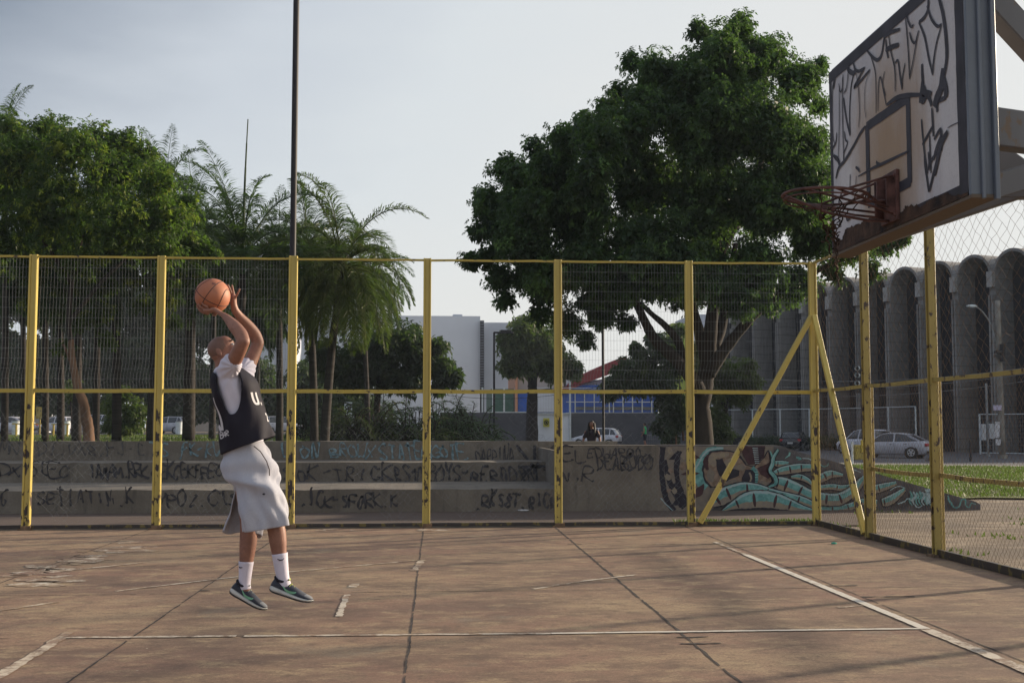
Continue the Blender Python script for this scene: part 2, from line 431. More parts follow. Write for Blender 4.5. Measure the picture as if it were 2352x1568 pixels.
tag(lm.build('key_marking', M['line_mid'], fix=False), kind='structure')
lf = MB(); strip(lf, gp(160, 1452), gp(-60, 1590), .09, .005, .08, .35); strip(lf, gp(265, 1358), gp(330, 1350), .05, .005)
strip(lf, gp(570, 1322), gp(968, 1286), .06, .005, .07, .4); strip(lf, gp(968, 1286), gp(952, 1310), .08, .005, .07, .4)
strip(lf, gp(1225, 1353), gp(1336, 1335), .05, .005, .07, .5); strip(lf, gp(1755, 1306), gp(1800, 1304), .05, .005, .05, .5)
strip(lf, gp(1925, 1395), gp(1998, 1390), .05, .005, .05, .5); strip(lf, gp(1500, 1249), gp(1660, 1249), .05, .005, .07, .5)
strip(lf, gp(0, 1402), gp(135, 1382), .06, .005, .07, .5); strip(lf, gp(0, 1326), gp(330, 1292), .07, .005, .07, .5)
tag(lf.build('faded_marking', M['line_faint'], fix=False), kind='structure')
# scraped pale patches
def smudge_mat():
    m, n, l, b = nodes_of('scraped_concrete'); vec = ocoord(n)
    k = rmp(n, l, noise(n, l, vec, 3.2, 9, .8, (1, .8, 1)), [(.50, 0.0), (.60, .75)])
    l.new(mixc(n, l, k, court_colour(n, l, vec), (.62, .56, .46)), b.inputs['Base Color']); b.inputs['Roughness'].default_value = .85; return m
M['smudge'] = smudge_mat()
sm = MB()
for (u0, v0, u1, v1, n_) in ((70, 1318, 330, 1245, 38), (60, 1350, 160, 1310, 8), (690, 1214, 800, 1212, 10), (950, 1216, 1010, 1214, 5)):
    for i in range(n_):
        t = random.random(); p = onZ(u0 + (u1 - u0) * t + random.uniform(-45, 45), v0 + (v1 - v0) * t + random.uniform(-6, 6))
        a = random.uniform(.03, .22); k = random.randint(7, 10); rz = [random.uniform(.4, 1.1) for _ in range(k)]
        z_ = .004 + .0004 * (len(sm.v) % 9)
        sm.add([(p.x + a * rz[j] * math.cos(6.283 * j / k) * 1.5, min(FY - .05, p.y + a * rz[j] * math.sin(6.283 * j / k)), z_) for j in range(k)], [tuple(range(k))])
tag(sm.build('scraped_patch', M['smudge'], fix=False), kind='structure')

# small litter on the court
def litter(name, label, u, v, c, s=.03):
    p = onZ(u, v); mb = MB(); k = 7
    top = [(p.x + s * random.uniform(.6, 1.2) * math.cos(6.283 * j / k), p.y + s * random.uniform(.6, 1.2) * math.sin(6.283 * j / k), .008 + random.uniform(.003, .02)) for j in range(k)]
    bot = [(x, y, .004) for x, y, z in top]
    mb.add(bot + top + [(p.x, p.y, .03)], [(j, (j + 1) % k, (j + 1) % k + k, j + k) for j in range(k)] + [(j + k, (j + 1) % k + k, 2 * k) for j in range(k)])
    tag(mb.build(name, pm(name + '_' + str(u), c, .6)), label, 'litter')
litter('bottle_cap', 'small green cap lying on the court near the corner of the fence', 1916, 1249, (.05, .38, .26), .035)
litter('paper_scrap', 'crumpled white paper lying at the foot of the concrete steps', 1030, 1168, (.6, .6, .62), .12)
litter('cup_lid', 'flat white scrap on the ground before the steps between two fence posts', 1198, 1172, (.6, .6, .62), .14)

# =================== FENCES ===================
HF = 4.31; MID = 2.17
def post_mesh(mb, x, y, z0, z1, w=.125, d=.09):
    """box post with two raised flanges and a recessed web facing the court"""
    mb.mi = 1; mb.box((x, y + .01, (z0 + z1) / 2), (w * .56, d - .03, z1 - z0)); mb.mi = 0
    for s in (-1, 1): mb.box((x + s * w * .39, y, (z0 + z1) / 2), (w * .22, d, z1 - z0))
    return mb
bf = thing('yellow_fence', 'long yellow post and wire mesh fence running across behind the jumping player', 'fence', (-.15, FY, 0))
PX = [-8.4, -6.37, -4.38, -2.3, -.15, 1.97, 4.13, 6.2]
for i, x in enumerate(PX):
    w = .125 if x != -2.3 else .135
    post_mesh(MB(), x, FY, 0.0, HF + (.01 if i != 3 else .03), w).build('post', [M['yellow'], M['yellow_web']], bf, bevel=.004)
    mb = MB(); mb.box((x, FY, .012), (.2, .18, .024)); mb.box((x + .02, FY - .02, .04), (.15, .12, .05)); mb.build('base_plate', M['wire_rust'], bf)
def rail(parent, a, b, w, h, mat='yellow_rail', sag=0.0):
    a, b = Vector(a), Vector(b); mb = MB(); n = 6
    pts = [a.lerp(b, i / n) - Vector((0, 0, sag * (1 - (2 * i / n - 1) ** 2) + random.uniform(-.004, .004))) for i in range(n + 1)]
    for i in range(n): mb.beam(pts[i], pts[i + 1], w, h)
    return mb.build('rail', M[mat], parent)
for i in range(7):
    x0, x1 = PX[i] + .06, PX[i + 1] - .06
    rail(bf, (x0, FY, HF - .02), (x1, FY, HF - .02), .035, .032)
    rail(bf, (x0, FY, MID), (x1, FY, MID), .05, .06, sag=.005)
    rail(bf, (x0, FY, .05), (x1, FY, .05), .05, .05, 'rail_dark')

def rect_mesh(x0, x1, z0, z1, y, parent):
    A = []; B = []; Rr = []
    n = int((x1 - x0) / .05); m = int((z1 - z0) / .155); ph = random.uniform(0, 6)
    def P(x, z):
        t = (z - z0) / (z1 - z0); b_ = math.exp(-((t - .07) / .09) ** 2)
        return (x - .045 * b_ + .010 * math.sin(z * 2.3 + x * 1.7 + ph), y + .01 + .05 * b_ * math.sin((x - x0) / (x1 - x0) * math.pi) + .008 * math.sin(x * 2 + ph), z)
    zz = [z0 + (z1 - z0) * k / 18 for k in range(19)]
    for i in range(n + 1):
        x = x0 + (x1 - x0) * i / n
        for k in range(18): A.append(P(x, zz[k])); B.append(P(x, zz[k + 1])); Rr.append(.0017)
    for j in range(m + 1):
        z = z0 + (z1 - z0) * j / m
        for k in range(8):
            A.append(P(x0 + (x1 - x0) * k / 8, z)); B.append(P(x0 + (x1 - x0) * (k + 1) / 8, z)); Rr.append(.0017)
    return wires('wire_mesh', A, B, Rr, M['wire'], parent)
def diamond(o, eu, ev, W, H, dx, dz, r, mat, parent, jit=.004, drop=0.0, hole=None, name='chain_link', bulge=0.0):
    o, eu, ev = Vector(o), Vector(eu), Vector(ev); nn = eu.cross(ev)
    nx, nz = int(2 * W / dx), int(2 * H / dz); P = {}
    for i in range(nx + 1):
        for j in range(nz + 1):
            if (i + j) % 2: continue
            a = i * W / nx; b = j * H / nz
            P[i, j] = o + eu * (a + (random.gauss(0, jit) if 0 < i < nx else 0)) + ev * (b + (random.gauss(0, jit) if 0 < j < nz else 0)) + nn * (bulge * math.sin(math.pi * a / W) * math.sin(math.pi * b / H) + random.gauss(0, jit * .5))
    A = []; B = []; E = []
    for (i, j), p in P.items():
        for s in (-1, 1):
            q = P.get((i + s, j + 1))
            if q is None or random.random() < drop: continue
            if hole and hole(i / nx, j / nz): continue
            A.append(p); B.append(q); E.append(((i, j), (i + s, j + 1)))
    # keep only the wires that hang together
    par = {}
    def fnd(a):
        while par.setdefault(a, a) != a: par[a] = par[par[a]]; a = par[a]
        return a
    for a, b in E: par[fnd(a)] = fnd(b)
    cnt = {}
    for a, b in E: cnt[fnd(a)] = cnt.get(fnd(a), 0) + 1
    big_ = max(cnt, key=cnt.get); ok = [fnd(a) == big_ for a, b in E]
    A = [a for a, o_ in zip(A, ok) if o_]; B = [b for b, o_ in zip(B, ok) if o_]
    return wires(name, A, B, r, M[mat], parent)
for i in range(7):
    x0, x1 = PX[i] + .06, PX[i + 1] - .06
    if i not in (3, 4): rect_mesh(x0, x1, MID + .03, HF - .03, FY, bf)
    ph = random.uniform(0, 10)
    hole = (lambda a, b, ph=ph: math.sin(a * 5 + ph) + math.sin(b * 6 + ph * 2) + .5 * math.sin(a * 13 + b * 9) > .25)
    diamond((x0, FY + .02, .08), (1, 0, 0), (0, 0, 1), x1 - x0, MID - .1, .115, .115, .0014, 'wire', bf, .012, .22, hole)
# diagonal strut in the last bay of the back fence, and its pair leaning along the side fence
top_a = onY(1864, 722, FY - .1); bot_a = onY(1592, 1200, FY - .1)
MB().beam((4.25, FY - .09, .06), (FX - .05, FY - .09, 3.42), .075, .10, (0, 1, 0)).build('brace', M['yellow'], bf, bevel=.006)

sf = thing('yellow_fence', 'yellow steel side fence running toward the camera at the right, hung with diamond netting', 'fence', (FX, 14, 0))
SY = [16.3, 14.05, 11.55, 9.2]
for y in SY:
    mb = MB(); mb.box((FX + .01, y, HF / 2), (.07, .07, HF)); mb.box((FX, y - .04, HF / 2), (.1, .018, HF)); mb.box((FX, y + .045, HF / 2), (.1, .018, HF))
    mb.build('post', M['yellow_worn'], sf, bevel=.004)
    mb = MB(); mb.box((FX + .075, y + .02, MID / 2), (.05, .06, MID)); mb.build('stub_post', M['yellow_worn'], sf, bevel=.004)
    MB().box((FX, y, .015), (.2, .2, .03)).build('base_plate', M['wire_rust'], sf)
ends = [FY] + SY
for i in range(4):
    y0, y1 = ends[i] - .05, ends[i + 1] + .05
    rail(sf, (FX, y0, HF - .02), (FX, y1, HF - .02), .035, .035, 'yellow_worn')
    rail(sf, (FX, y0, MID + .02), (FX, y1, MID + .02), .045, .05, 'yellow_worn', .01)
    if i >= 1: rail(sf, (FX + .05, y0, 1.0), (FX + .05, y1, 1.0), .04, .055, 'yellow_worn', .015)
    mb = MB(); mb.box((FX, (y0 + y1) / 2, .05), (.05, y0 - y1, .09)); mb.build('rail', M['rail_dark'], sf)
    diamond((FX + .02, y0, .1), (0, -1, 0), (0, 0, 1), y0 - y1, MID - .13, .085, .095, .0015, 'wire_rust', sf, .006, .03, None, 'chain_link', .05)
    diamond((FX + .02, y0, MID + .05), (0, -1, 0), (0, 0, 1), y0 - y1, HF - MID - .1, .19, .165, .0018, 'wire_rust', sf, .012, .01, None, 'netting', .06)
MB().beam((FX - .02, FY - .12, 3.42), (FX - .02, 16.45, .06), .07, .08, (1, 0, 0)).build('brace', M['yellow'], sf, bevel=.006)

# low kerb along the fence line
mb = MB(); mb.box((-10, FY + .08, -.02), (32.5, .16, .09)); tag(mb.build('fence_kerb', M['concrete'], fix=False), kind='structure')
mb = MB(); mb.box((FX + .12, 10.5, -.02), (.16, 16, .09)); tag(mb.build('side_kerb', M['concrete'], fix=False), kind='structure')

# =================== STEPPED WALL WITH GRAFFITI ===================
W1 = 22.2
def zW(v, y=W1, u=700): return onY(u, v, y).z
h1 = .415; W2 = 25.4; h2 = .83; W3 = 27.2; h3 = 1.27
XS = onY(1289, 1100, W1).x; XM = onY(1513, 1100, W1).x; XE = onY(2250, 1160, W1).x
hm = onY(1500, 1022, W1).z
wall_t = thing('stepped_wall', 'grey concrete stepped seating wall covered in scrawled graffiti behind the fence', 'wall', (-6, W1, 0))
def wall_mat():
    m, n, l, b = nodes_of('old_concrete'); vec = ocoord(n)
    c = mixc(n, l, rmp(n, l, noise(n, l, vec, 1.3, 7, .65), [(.35, 0.0), (.65, 1.0)]), (.130, .110, .090), (.195, .170, .140))
    c = mixc(n, l, rmp(n, l, noise(n, l, vec, 1.8, 8, .7, (2.5, 1, .4)), [(.52, 0.0), (.68, .75)]), c, (.085, .075, .065))
    c = mixc(n, l, rmp(n, l, noise(n, l, vec, 30, 5, .7), [(.45, 0.0), (.75, .6)]), c, (.10, .09, .08))
    l.new(c, b.inputs['Base Color']); b.inputs['Roughness'].default_value = .9
    bump(n, l, b, noise(n, l, vec, 18, 6, .7), .45, .02); return m
M['old_wall'] = wall_mat()
def edge_rows(y_, z_, x0, x1, n=70, j=.012):
    return [(x0 + (x1 - x0) * i / n, y_ + random.uniform(-j, j), z_ + random.uniform(-j, j)) for i in range(n + 1)]
X0 = -22
mb = MB()
e0 = [(X0 + (XS - X0) * i / 70, W1, -.05) for i in range(71)]
e1 = edge_rows(W1, h1, X0, XS); e2 = [(p[0], W2, h1) for p in e1]; e3 = edge_rows(W2, h2, X0, XS); e4 = [(p[0], W3, h2) for p in e3]
e5 = edge_rows(W3, h3, X0, XS); e6 = [(p[0], W3 + .3, h3) for p in e5]; e7 = [(p[0], W3 + .3, .2) for p in e5]
mb.grid([e0, e1, e2, e3, e4, e5, e6, e7])
mb.build('steps', M['old_wall'], wall_t, fix=False)
# plain block and sloping mural wall share the front plane
sp_ = [onY(u, v, W1) for u, v in ((1513, 1021), (1560, 1021), (1790, 1023), (1830, 1036), (1900, 1055), (2000, 1083), (2100, 1112), (2240, 1151), (2252, 1158))]
mb = MB(); mb.prism([(XS, W1, -.05), (XM, W1, -.05), (XM, W1, hm), (XS, W1, hm)], (0, .45, 0))
mb.box((XS + .04, (W1 + .45 + W3) / 2, .54), (.08, W3 - W1 - .47, 1.16)); mb.box(((XS + XM) / 2, W3 + .16, .62), (XM - XS - .01, .3, 1.28))
mb.build('end_block', M['old_wall'], wall_t)
M['mural_base'] = pm('mural_ground_paint', (.085, .080, .092), .85, .35, 2.5, c2=(.15, .14, .14), bmp=.3, bscale=25)
mural_t = thing('mural_wall', 'low sloping concrete wall painted with a turquoise and brown creature mural', 'wall', (7, W1, 0))
mb = MB(); poly = [(XM, W1, -.05)] + [(p.x, W1, p.z) for p in sp_] + [(sp_[-1].x, W1, -.05)]
mb.prism(poly[::-1], (0, .4, 0)); mb.build('wall_body', M['mural_base'], mural_t)

# --- paint ribbons ---
def ribbon(mb, P, w, k, closed_end=True, jit=0.0):
    """P: list of 3-D points on the plane y=const; w list of widths (m); laid k layers proud"""
    n = len(P); L = []; Rr = []
    for i in range(n):
        t = (P[min(i + 1, n - 1)] - P[max(i - 1, 0)]); t.y = 0; t.normalize(); s = Vector((-t.z, 0, t.x))
        a = w[i] / 2 * (1 + random.uniform(-jit, jit)); b = w[i] / 2 * (1 + random.uniform(-jit, jit))
        L.append(P[i] + s * a); Rr.append(P[i] - s * b)
    o = Vector((0, -k, 0)); ra = [p + o for p in L]; rb = [p + o for p in Rr]
    mb.grid([ra, rb])
def patch(mb, P, k, jit=0.0):
    o = Vector((0, -k, 0)); P = [Vector(p[:3]) for p in P]
    if jit:
        Q = []
        for i in range(len(P)):
            a, b = P[i], P[(i + 1) % len(P)]; n = max(1, int((b - a).length / .06))
            for j in range(n):
                q = a.lerp(b, j / n); Q.append(q + Vector((random.uniform(-jit, jit), 0, random.uniform(-jit, jit))))
        P = Q
    mb.add([p + o for p in P], [tuple(range(len(P)))])
A_ = lambda x, y: onY(1506.75 + x * .17969, 1001.4 + y * .17969, W1)
B_ = lambda x, y: onY(1883.4 + x * .17578, 1010.6 + y * .17578, W1)
PXM = W1 / F * .17969 * 1.02       # metres per crop pixel
def mp(name, c, c2=None): return pm(name, c, .8, .3, 11, c2=c2, bmp=.2, bscale=25)
mm = [mp('mural_tan', (.30, .25, .19), (.15, .13, .12)), mp('mural_black', (.022, .02, .03)), mp('mural_brown', (.17, .115, .085), (.28, .205, .155)),
      mp('mural_teal', (.09, .27, .27), (.19, .40, .38)), mp('mural_pale', (.45, .55, .57), (.30, .42, .44)), mp('mural_maroon', (.055, .025, .03)), mp('mural_sand', (.40, .33, .22), (.20, .17, .15))]
TAN, BLK, BRN, TEA, PAL, MAR, SAN = range(7)
mu = MB(); lay = [0]
def LY(): lay[0] += 1; return .0025 + .0004 * lay[0]
def sp3(fn, pts, m=7): return [fn(p[0], p[1]) for p in spline(pts, m)]
def rib(fn, pts, w, c, jit=.05, m=7):
    mu.mi = c; ws = [float(x[0]) for x in spline([(q,) for q in (w if hasattr(w, '__len__') else [w] * len(pts))], m)]
    ribbon(mu, sp3(fn, pts, m), [x * PXM for x in ws], LY(), jit=jit)
def pol(fn, pts, c, jit=.008): mu.mi = c; patch(mu, [fn(*p) for p in pts], LY(), jit)
def tent(fn, pts, w, slits, c_hi=TEA):
    """segmented arm: dark outline, sandy belly, turquoise back, pale upper edge, dark slits"""
    rib(fn, pts, [x + 26 for x in w], BLK, .04)
    rib(fn, pts, w, SAN, .05)
    rib(fn, [(p[0], p[1] - x * .20) for p, x in zip(pts, w)], [x * .6 for x in w], c_hi, .12)
    rib(fn, [(p[0], p[1] - x * .43) for p, x in zip(pts, w)], [x * .14 for x in w], PAL, .4)
    C = spline([(p[0], p[1], x) for p, x in zip(pts, w)], 10)
    for s in slits:
        x, y, ww = C[int(s * (len(C) - 1))]; t = C[min(len(C) - 1, int(s * (len(C) - 1)) + 1)] - C[max(0, int(s * (len(C) - 1)) - 1)]
        t = t[:2] / (np.linalg.norm(t[:2]) + 1e-6); nx, ny = -t[1], t[0]; pts_ = []
        for k in range(12):
            a = 6.283 * k / 12; pts_.append((x + nx * math.cos(a) * ww * .44 + t[0] * math.sin(a) * ww * .10, y + ny * math.cos(a) * ww * .44 + t[1] * math.sin(a) * ww * .10 + ww * .03))
        pol(fn, pts_, MAR, .003)
pol(A_, [(30, 130), (1500, 128), (1530, 300), (1500, 660), (1300, 700), (900, 800), (700, 950), (30, 950)], TAN)
rib(A_, [(85, 135), (70, 400), (95, 650), (150, 850), (240, 950)], [70, 60, 70, 70, 60], BLK, .15)
rib(A_, [(120, 300), (135, 440), (190, 620), (290, 760), (390, 890)], [30, 60, 70, 120, 170], BLK, .12)
rib(A_, [(300, 190), (262, 380), (275, 560), (330, 760)], [60, 75, 60, 90], BLK, .12)
pol(A_, [(165, 295), (250, 200), (320, 185), (310, 300), (220, 305)], BLK); pol(A_, [(205, 620), (300, 540), (290, 700)], BLK); pol(A_, [(200, 880), (270, 780), (300, 880)], BLK)
rib(A_, [(60, 790), (120, 860), (220, 955)], [14, 12, 10], PAL, .3)
for p_ in (((180, 180), 50), ((150, 520), 45), ((190, 440), 40), ((360, 240), 60), ((350, 380), 55), ((230, 700), 40), ((160, 700), 35), ((390, 640), 40)):
    (cx_, cy_), rr_ = p_; pol(A_, [(cx_ + rr_ * math.cos(6.28 * k / 9) * .8, cy_ + rr_ * math.sin(6.28 * k / 9)) for k in range(9)], random.choice((SAN, BRN, SAN)), .02)
rib(A_, [(860, 165), (700, 195), (600, 300), (545, 430), (560, 560), (650, 650)], [60, 110, 130, 130, 140, 90], TEA, .10)
rib(A_, [(860, 150), (690, 172), (590, 260), (505, 420)], [18, 22, 22, 20], PAL, .4)
for t_ in (((480, 220), (570, 280), (480, 295)), ((310, 490), (400, 450), (410, 500)), ((480, 450), (560, 470), (485, 505))): pol(A_, t_, MAR, .004)
pol(A_, [(480, 720), (520, 660), (615, 605), (600, 740), (490, 800)], MAR)
pol(A_, [(690, 180), (950, 175), (1060, 230), (1160, 365), (1250, 385), (1340, 310), (1440, 170), (1475, 260), (1445, 450), (1500, 570), (1430, 650), (1290, 640), (1100, 620), (900, 650), (690, 660), (610, 570), (580, 430), (640, 250)], BLK, .012)
pol(A_, [(705, 200), (940, 195), (1050, 245), (1150, 375), (1250, 395), (1350, 320), (1425, 200), (1450, 270), (1430, 450), (1480, 570), (1410, 630), (1290, 620), (1100, 600), (900, 632), (700, 640), (640, 560), (605, 430), (660, 260)], BRN, .012)
for cx_, cy_, rx_, ry_ in ((730, 300, 60, 80), (850, 240, 90, 35), (960, 330, 80, 60), (700, 500, 50, 90), (1060, 400, 90, 40), (950, 580, 110, 30), (1390, 600, 60, 25), (1250, 420, 60, 25)):
    pol(A_, [(cx_ + rx_ * math.cos(6.28 * k / 12), cy_ + ry_ * math.sin(6.28 * k / 12)) for k in range(12)], random.choice((SAN, TAN)), .02)
rib(A_, [(665, 240), (630, 330), (660, 430)], [30, 70, 30], MAR, .2)
pol(A_, [(755, 290), (850, 285), (900, 400), (1060, 435), (1050, 505), (900, 570), (800, 500)], BLK, .014)
pol(A_, [(1285, 400), (1450, 335), (1430, 450), (1470, 510), (1430, 540), (1330, 490)], MAR, .012)
pol(A_, [(1065, 125), (1400, 125), (1370, 270), (1290, 350), (1180, 360), (1110, 250)], MAR, .01)
for k in range(9): rib(A_, [(1230 + k * 4, 150 + k * 24), (1300 + k * 2, 148 + k * 24)], [10, 6], PAL, .2, 3); rib(A_, [(1310, 152 + k * 22), (1395 - k * 7, 150 + k * 22)], [16, 8], BLK, .2, 3)
pol(A_, [(1140, 430), (1230, 420), (1295, 500), (1290, 610), (1095, 610), (1100, 520)], BLK, .01)
rib(A_, [(1190, 460), (1212, 530), (1192, 605)], [22, 22, 20], SAN, .2)
rib(A_, [(1225, 400), (1275, 450), (1282, 530), (1275, 600)], [50, 45, 40, 30], TEA, .2)
for k in range(5): rib(A_, [(1255, 440 + k * 34), (1300, 436 + k * 34)], [9, 5], BLK, .1, 3)
tent(B_, [(-20, 890), (200, 900), (400, 860), (560, 800), (740, 820)], [90, 90, 90, 80, 90], [.2, .45, .7])
tent(A_, [(1500, 345), (1600, 352), (1690, 345)], [60, 80, 40], [.25])
tent(A_, [(1500, 470), (1600, 440), (1780, 410), (1900, 400), (2060, 400)], [50, 95, 110, 95, 80], [.15, .4, .65])
tent(A_, [(1720, 520), (1830, 520), (1930, 560), (1990, 620)], [30, 70, 60, 30], [.4])
tent(B_, [(-60, 530), (30, 480), (140, 440), (290, 455)], [90, 110, 95, 40], [.45, .7])
tent(B_, [(-30, 620), (140, 605), (280, 620), (380, 600)], [60, 70, 70, 50], [.5])
tent(B_, [(700, 640), (850, 600), (985, 558)], [110, 90, 50], [.2])
tent(B_, [(800, 810), (880, 790), (980, 730), (1095, 640)], [90, 120, 100, 50], [.15])
tent(A_, [(1500, 580), (1620, 610), (1800, 680), (1960, 760), (2130, 800), (2330, 800), (2500, 700), (2590, 600), (2650, 520)], [120, 170, 160, 150, 150, 150, 130, 100, 50], [.05, .16, .28, .42, .53, .64])
tent(A_, [(700, 860), (800, 790), (920, 730), (1100, 670), (1290, 670), (1450, 710), (1650, 760), (1850, 820), (2010, 880)], [100, 190, 190, 160, 120, 90, 90, 110, 80], [.1, .25, .42, .6, .85])
tent(A_, [(840, 950), (1000, 870), (1150, 820), (1350, 800), (1550, 830), (1700, 870), (1850, 915), (2010, 945)], [20, 110, 200, 210, 190, 140, 80, 20], [.18, .36, .55, .72])
rib(A_, [(1552, 170), (1490, 270), (1480, 350), (1450, 440), (1510, 520), (1520, 600), (1430, 645)], [50, 60, 66, 62, 66, 60, 36], BLK)
rib(A_, [(1552, 170), (1490, 270), (1480, 350), (1450, 440), (1510, 520), (1520, 600), (1430, 645)], [30, 40, 46, 42, 46, 40, 20], TEA); rib(A_, [(1450, 190), (1475, 260)], [12, 26], TEA)
rib(A_, [(1545, 175), (1482, 275), (1470, 350), (1440, 440)], [8, 9, 10, 8], PAL, .3)
rib(A_, [(1700, 205), (1690, 240), (1640, 280)], [24, 20, 8], TEA, .3); rib(A_, [(1780, 265), (1840, 290), (1800, 300)], [22, 22, 8], TEA, .3)
rib(A_, [(2080, 350), (2130, 385), (2180, 370), (2190, 340)], [10, 14, 12, 6], TEA, .3); rib(A_, [(1860, 280), (1950, 290), (1990, 330)], [10, 12, 8], PAL, .4)
for q in range(9):
    x_ = 1160 + q * 40; rib(B_, [(x_, 660 + 10 * (q % 3)), (x_ + 30, 720), (x_ - 5, 790), (x_ + 30, 850)], [18, 34, 24, 8], (TEA, PAL, TEA)[q % 3], .5)
rib(B_, [(1000, 830), (1080, 800), (1150, 760), (1250, 870), (1320, 850)], [14, 18, 16, 14, 10], PAL, .5)
pol(B_, [(1345, 640), (1420, 625), (1455, 700), (1430, 825), (1370, 830), (1370, 720)], PAL, .01); rib(B_, [(1350, 680), (1440, 690), (1445, 790), (1400, 835)], [8, 8, 8, 6], BLK)
rib(B_, [(1650, 720), (1680, 800), (1740, 875), (1800, 860), (1830, 780), (1880, 775), (1885, 850), (1930, 870), (1960, 820), (2020, 835)], [20, 26, 18, 18, 18, 22, 18, 12, 14, 8], TEA, .4)
rib(B_, [(300, 350), (420, 380), (520, 420)], [8, 14, 8], PAL, .5); rib(B_, [(900, 650), (1000, 600), (1100, 620)], [8, 12, 8], PAL, .5)
mu.build('mural', mm, mural_t, fix=False)

# --- graffiti lettering, stroke alphabet on a 4 x 6 grid ---
G = {'A': ['0,0 2,6 4,0', '1,2 3,2'], 'B': ['0,0 0,6 3,5.4 3.4,4 0,3.2 3.8,2.6 3.6,.6 0,0'], 'C': ['4,5.2 2,6 0,3.4 .6,.6 2.6,0 4,1'], 'D': ['0,0 0,6 3.6,4.6 3.8,1.6 0,0'],
     'E': ['4,6 0,6 0,0 4,0', '0,3 3,3'], 'F': ['0,0 0,6 4,6', '0,3 3,3.2'], 'G': ['4,5 2,6 0,3 1,0 4,.6 4,2.6 2,2.6'], 'H': ['0,0 0,6', '4,0 4,6', '0,3 4,3.3'],
     'I': ['2,0 2,6'], 'J': ['3,6 3,1 1.6,0 0,1.4'], 'K': ['0,0 0,6', '4,6 0,2.8 4,0'], 'L': ['0,6 0,0 4,.3'], 'M': ['0,0 .4,6 2,2 3.6,6 4,0'],
     'N': ['0,0 .2,6 3.8,0 4,6'], 'O': ['2,6 .2,4 .4,1.2 2,0 3.8,1.6 3.6,4.6 2,6'], 'P': ['0,0 0,6 3.4,5.6 3.6,3.6 0,2.8'], 'Q': ['2,6 0,3 2,0 4,3 2,6', '2.4,1.6 4.4,-.6'],
     'R': ['0,0 0,6 3.4,5.6 3.4,3.6 0,3 4,0'], 'S': ['4,5.4 2,6 .2,4.6 3.8,2 2.4,0 0,.8'], 'T': ['2,0 2,6', '0,6 4,5.8'], 'U': ['0,6 .4,.8 2,0 3.6,.8 4,6'],
     'V': ['0,6 2,0 4,6'], 'X': ['0,0 4,6', '0,6 4,0'], 'Y': ['0,6 2,3 4,6', '2,3 2,0'], 'Z': ['0,6 4,6 0,0 4,.2'], '-': ['.6,3 3.2,3.2'], '.': ['1.6,0 2.2,.4'],
     '*': ['2,.4 2,5', '.2,1.4 3.8,4', '.2,4 3.8,1.4'], '8': ['2,6 .6,4.6 3.6,1.4 2,0 .4,1.4 3.6,4.6 2,6'], '2': ['0,5 2,6 3.8,4.4 0,0 4,.2']}
def scrawl(mb, txt, fn, u0, u1, v0, v1, w, wild=.6, k=.003):
    w = w * .80
    """fn(u,v)->3-D point; text fills the pixel box"""
    n = len(txt); cw = (u1 - u0) / n
    for i, ch in enumerate(txt):
        if ch not in G: continue
        sk = random.uniform(-.45, .45); sc = random.uniform(.7, 1.15); vo = random.uniform(-.08, .12); wx_ = random.uniform(.75, 1.35)
        for st in G[ch]:
            pts = [tuple(float(q) for q in s.split(',')) for s in st.split(' ')]
            pts = [((x / 4 - .5) * wx_ + .5 + random.uniform(-wild, wild) * .22 + sk * (y / 6 - .5), y / 6 * sc + vo + random.uniform(-wild, wild) * .15) for x, y in pts]
            if random.random() < .55: pts.insert(0, (pts[0][0] + random.choice((-.22, .22)), pts[0][1] + random.uniform(-.02, .10)))
            if random.random() < .5: pts.append((pts[-1][0] + random.choice((-.25, .25)), pts[-1][1] + random.uniform(.02, .12)))
            if len(pts) == 2: pts.insert(1, ((pts[0][0] + pts[1][0]) / 2 + random.uniform(-.04, .04), (pts[0][1] + pts[1][1]) / 2))
            P = [fn(u0 + cw * (i + .1 + .72 * q[0]), v1 - (v1 - v0) * (.06 + .86 * q[1])) for q in spline(pts, 5)]
            ribbon(mb, P, [w * max(.35, min(1.4, .9 + .45 * math.sin(q_ * .9 + i))) for q_ in range(len(P))], k + .0004 * (i % 3), jit=.12)
M['spray_black'] = pm('black_spray_paint', (.045, .042, .048), .7, .4, 8)
M['spray_grey'] = pm('faded_spray_paint', (.085, .08, .08), .8, .3, 6)
M['spray_blue'] = pm('pale_blue_spray_paint', (.12, .20, .23), .8, .4, 14, c2=(.24, .34, .38))
f3 = lambda u, v: onY(u, v, W3 - .012); f2 = lambda u, v: onY(u, v, W2 - .012); f1 = lambda u, v: onY(u, v, W1 - .003)
g = MB()
scrawl(g, 'MNI', f3, 0, 70, 1010, 1042, .035); scrawl(g, 'DI.VX8.FJ-C', f3, 88, 335, 1012, 1046, .035)
g.build('graffiti', M['spray_grey'], wall_t, fix=False)
g = MB()
scrawl(g, 'TS', f3, 345, 390, 1012, 1050, .05); scrawl(g, 'FK-KV', f3, 415, 510, 1012, 1050, .05); scrawl(g, 'I', f3, 640, 660, 1014, 1050, .05); scrawl(g, 'ON', f3, 688, 738, 1016, 1054, .05)
scrawl(g, 'BROUX', f3, 758, 862, 1018, 1050, .045); scrawl(g, 'STATENGOTE', f3, 872, 1070, 1016, 1056, .055)
g.build('graffiti', M['spray_blue'], wall_t, fix=False)
g = MB()
scrawl(g, 'DX-SCEC', f2, 0, 160, 1060, 1094, .04); scrawl(g, 'IAMAM.RRK', f2, 205, 340, 1060, 1098, .05); scrawl(g, 'CEKCEKFFEO-C', f2, 350, 545, 1062, 1100, .05)
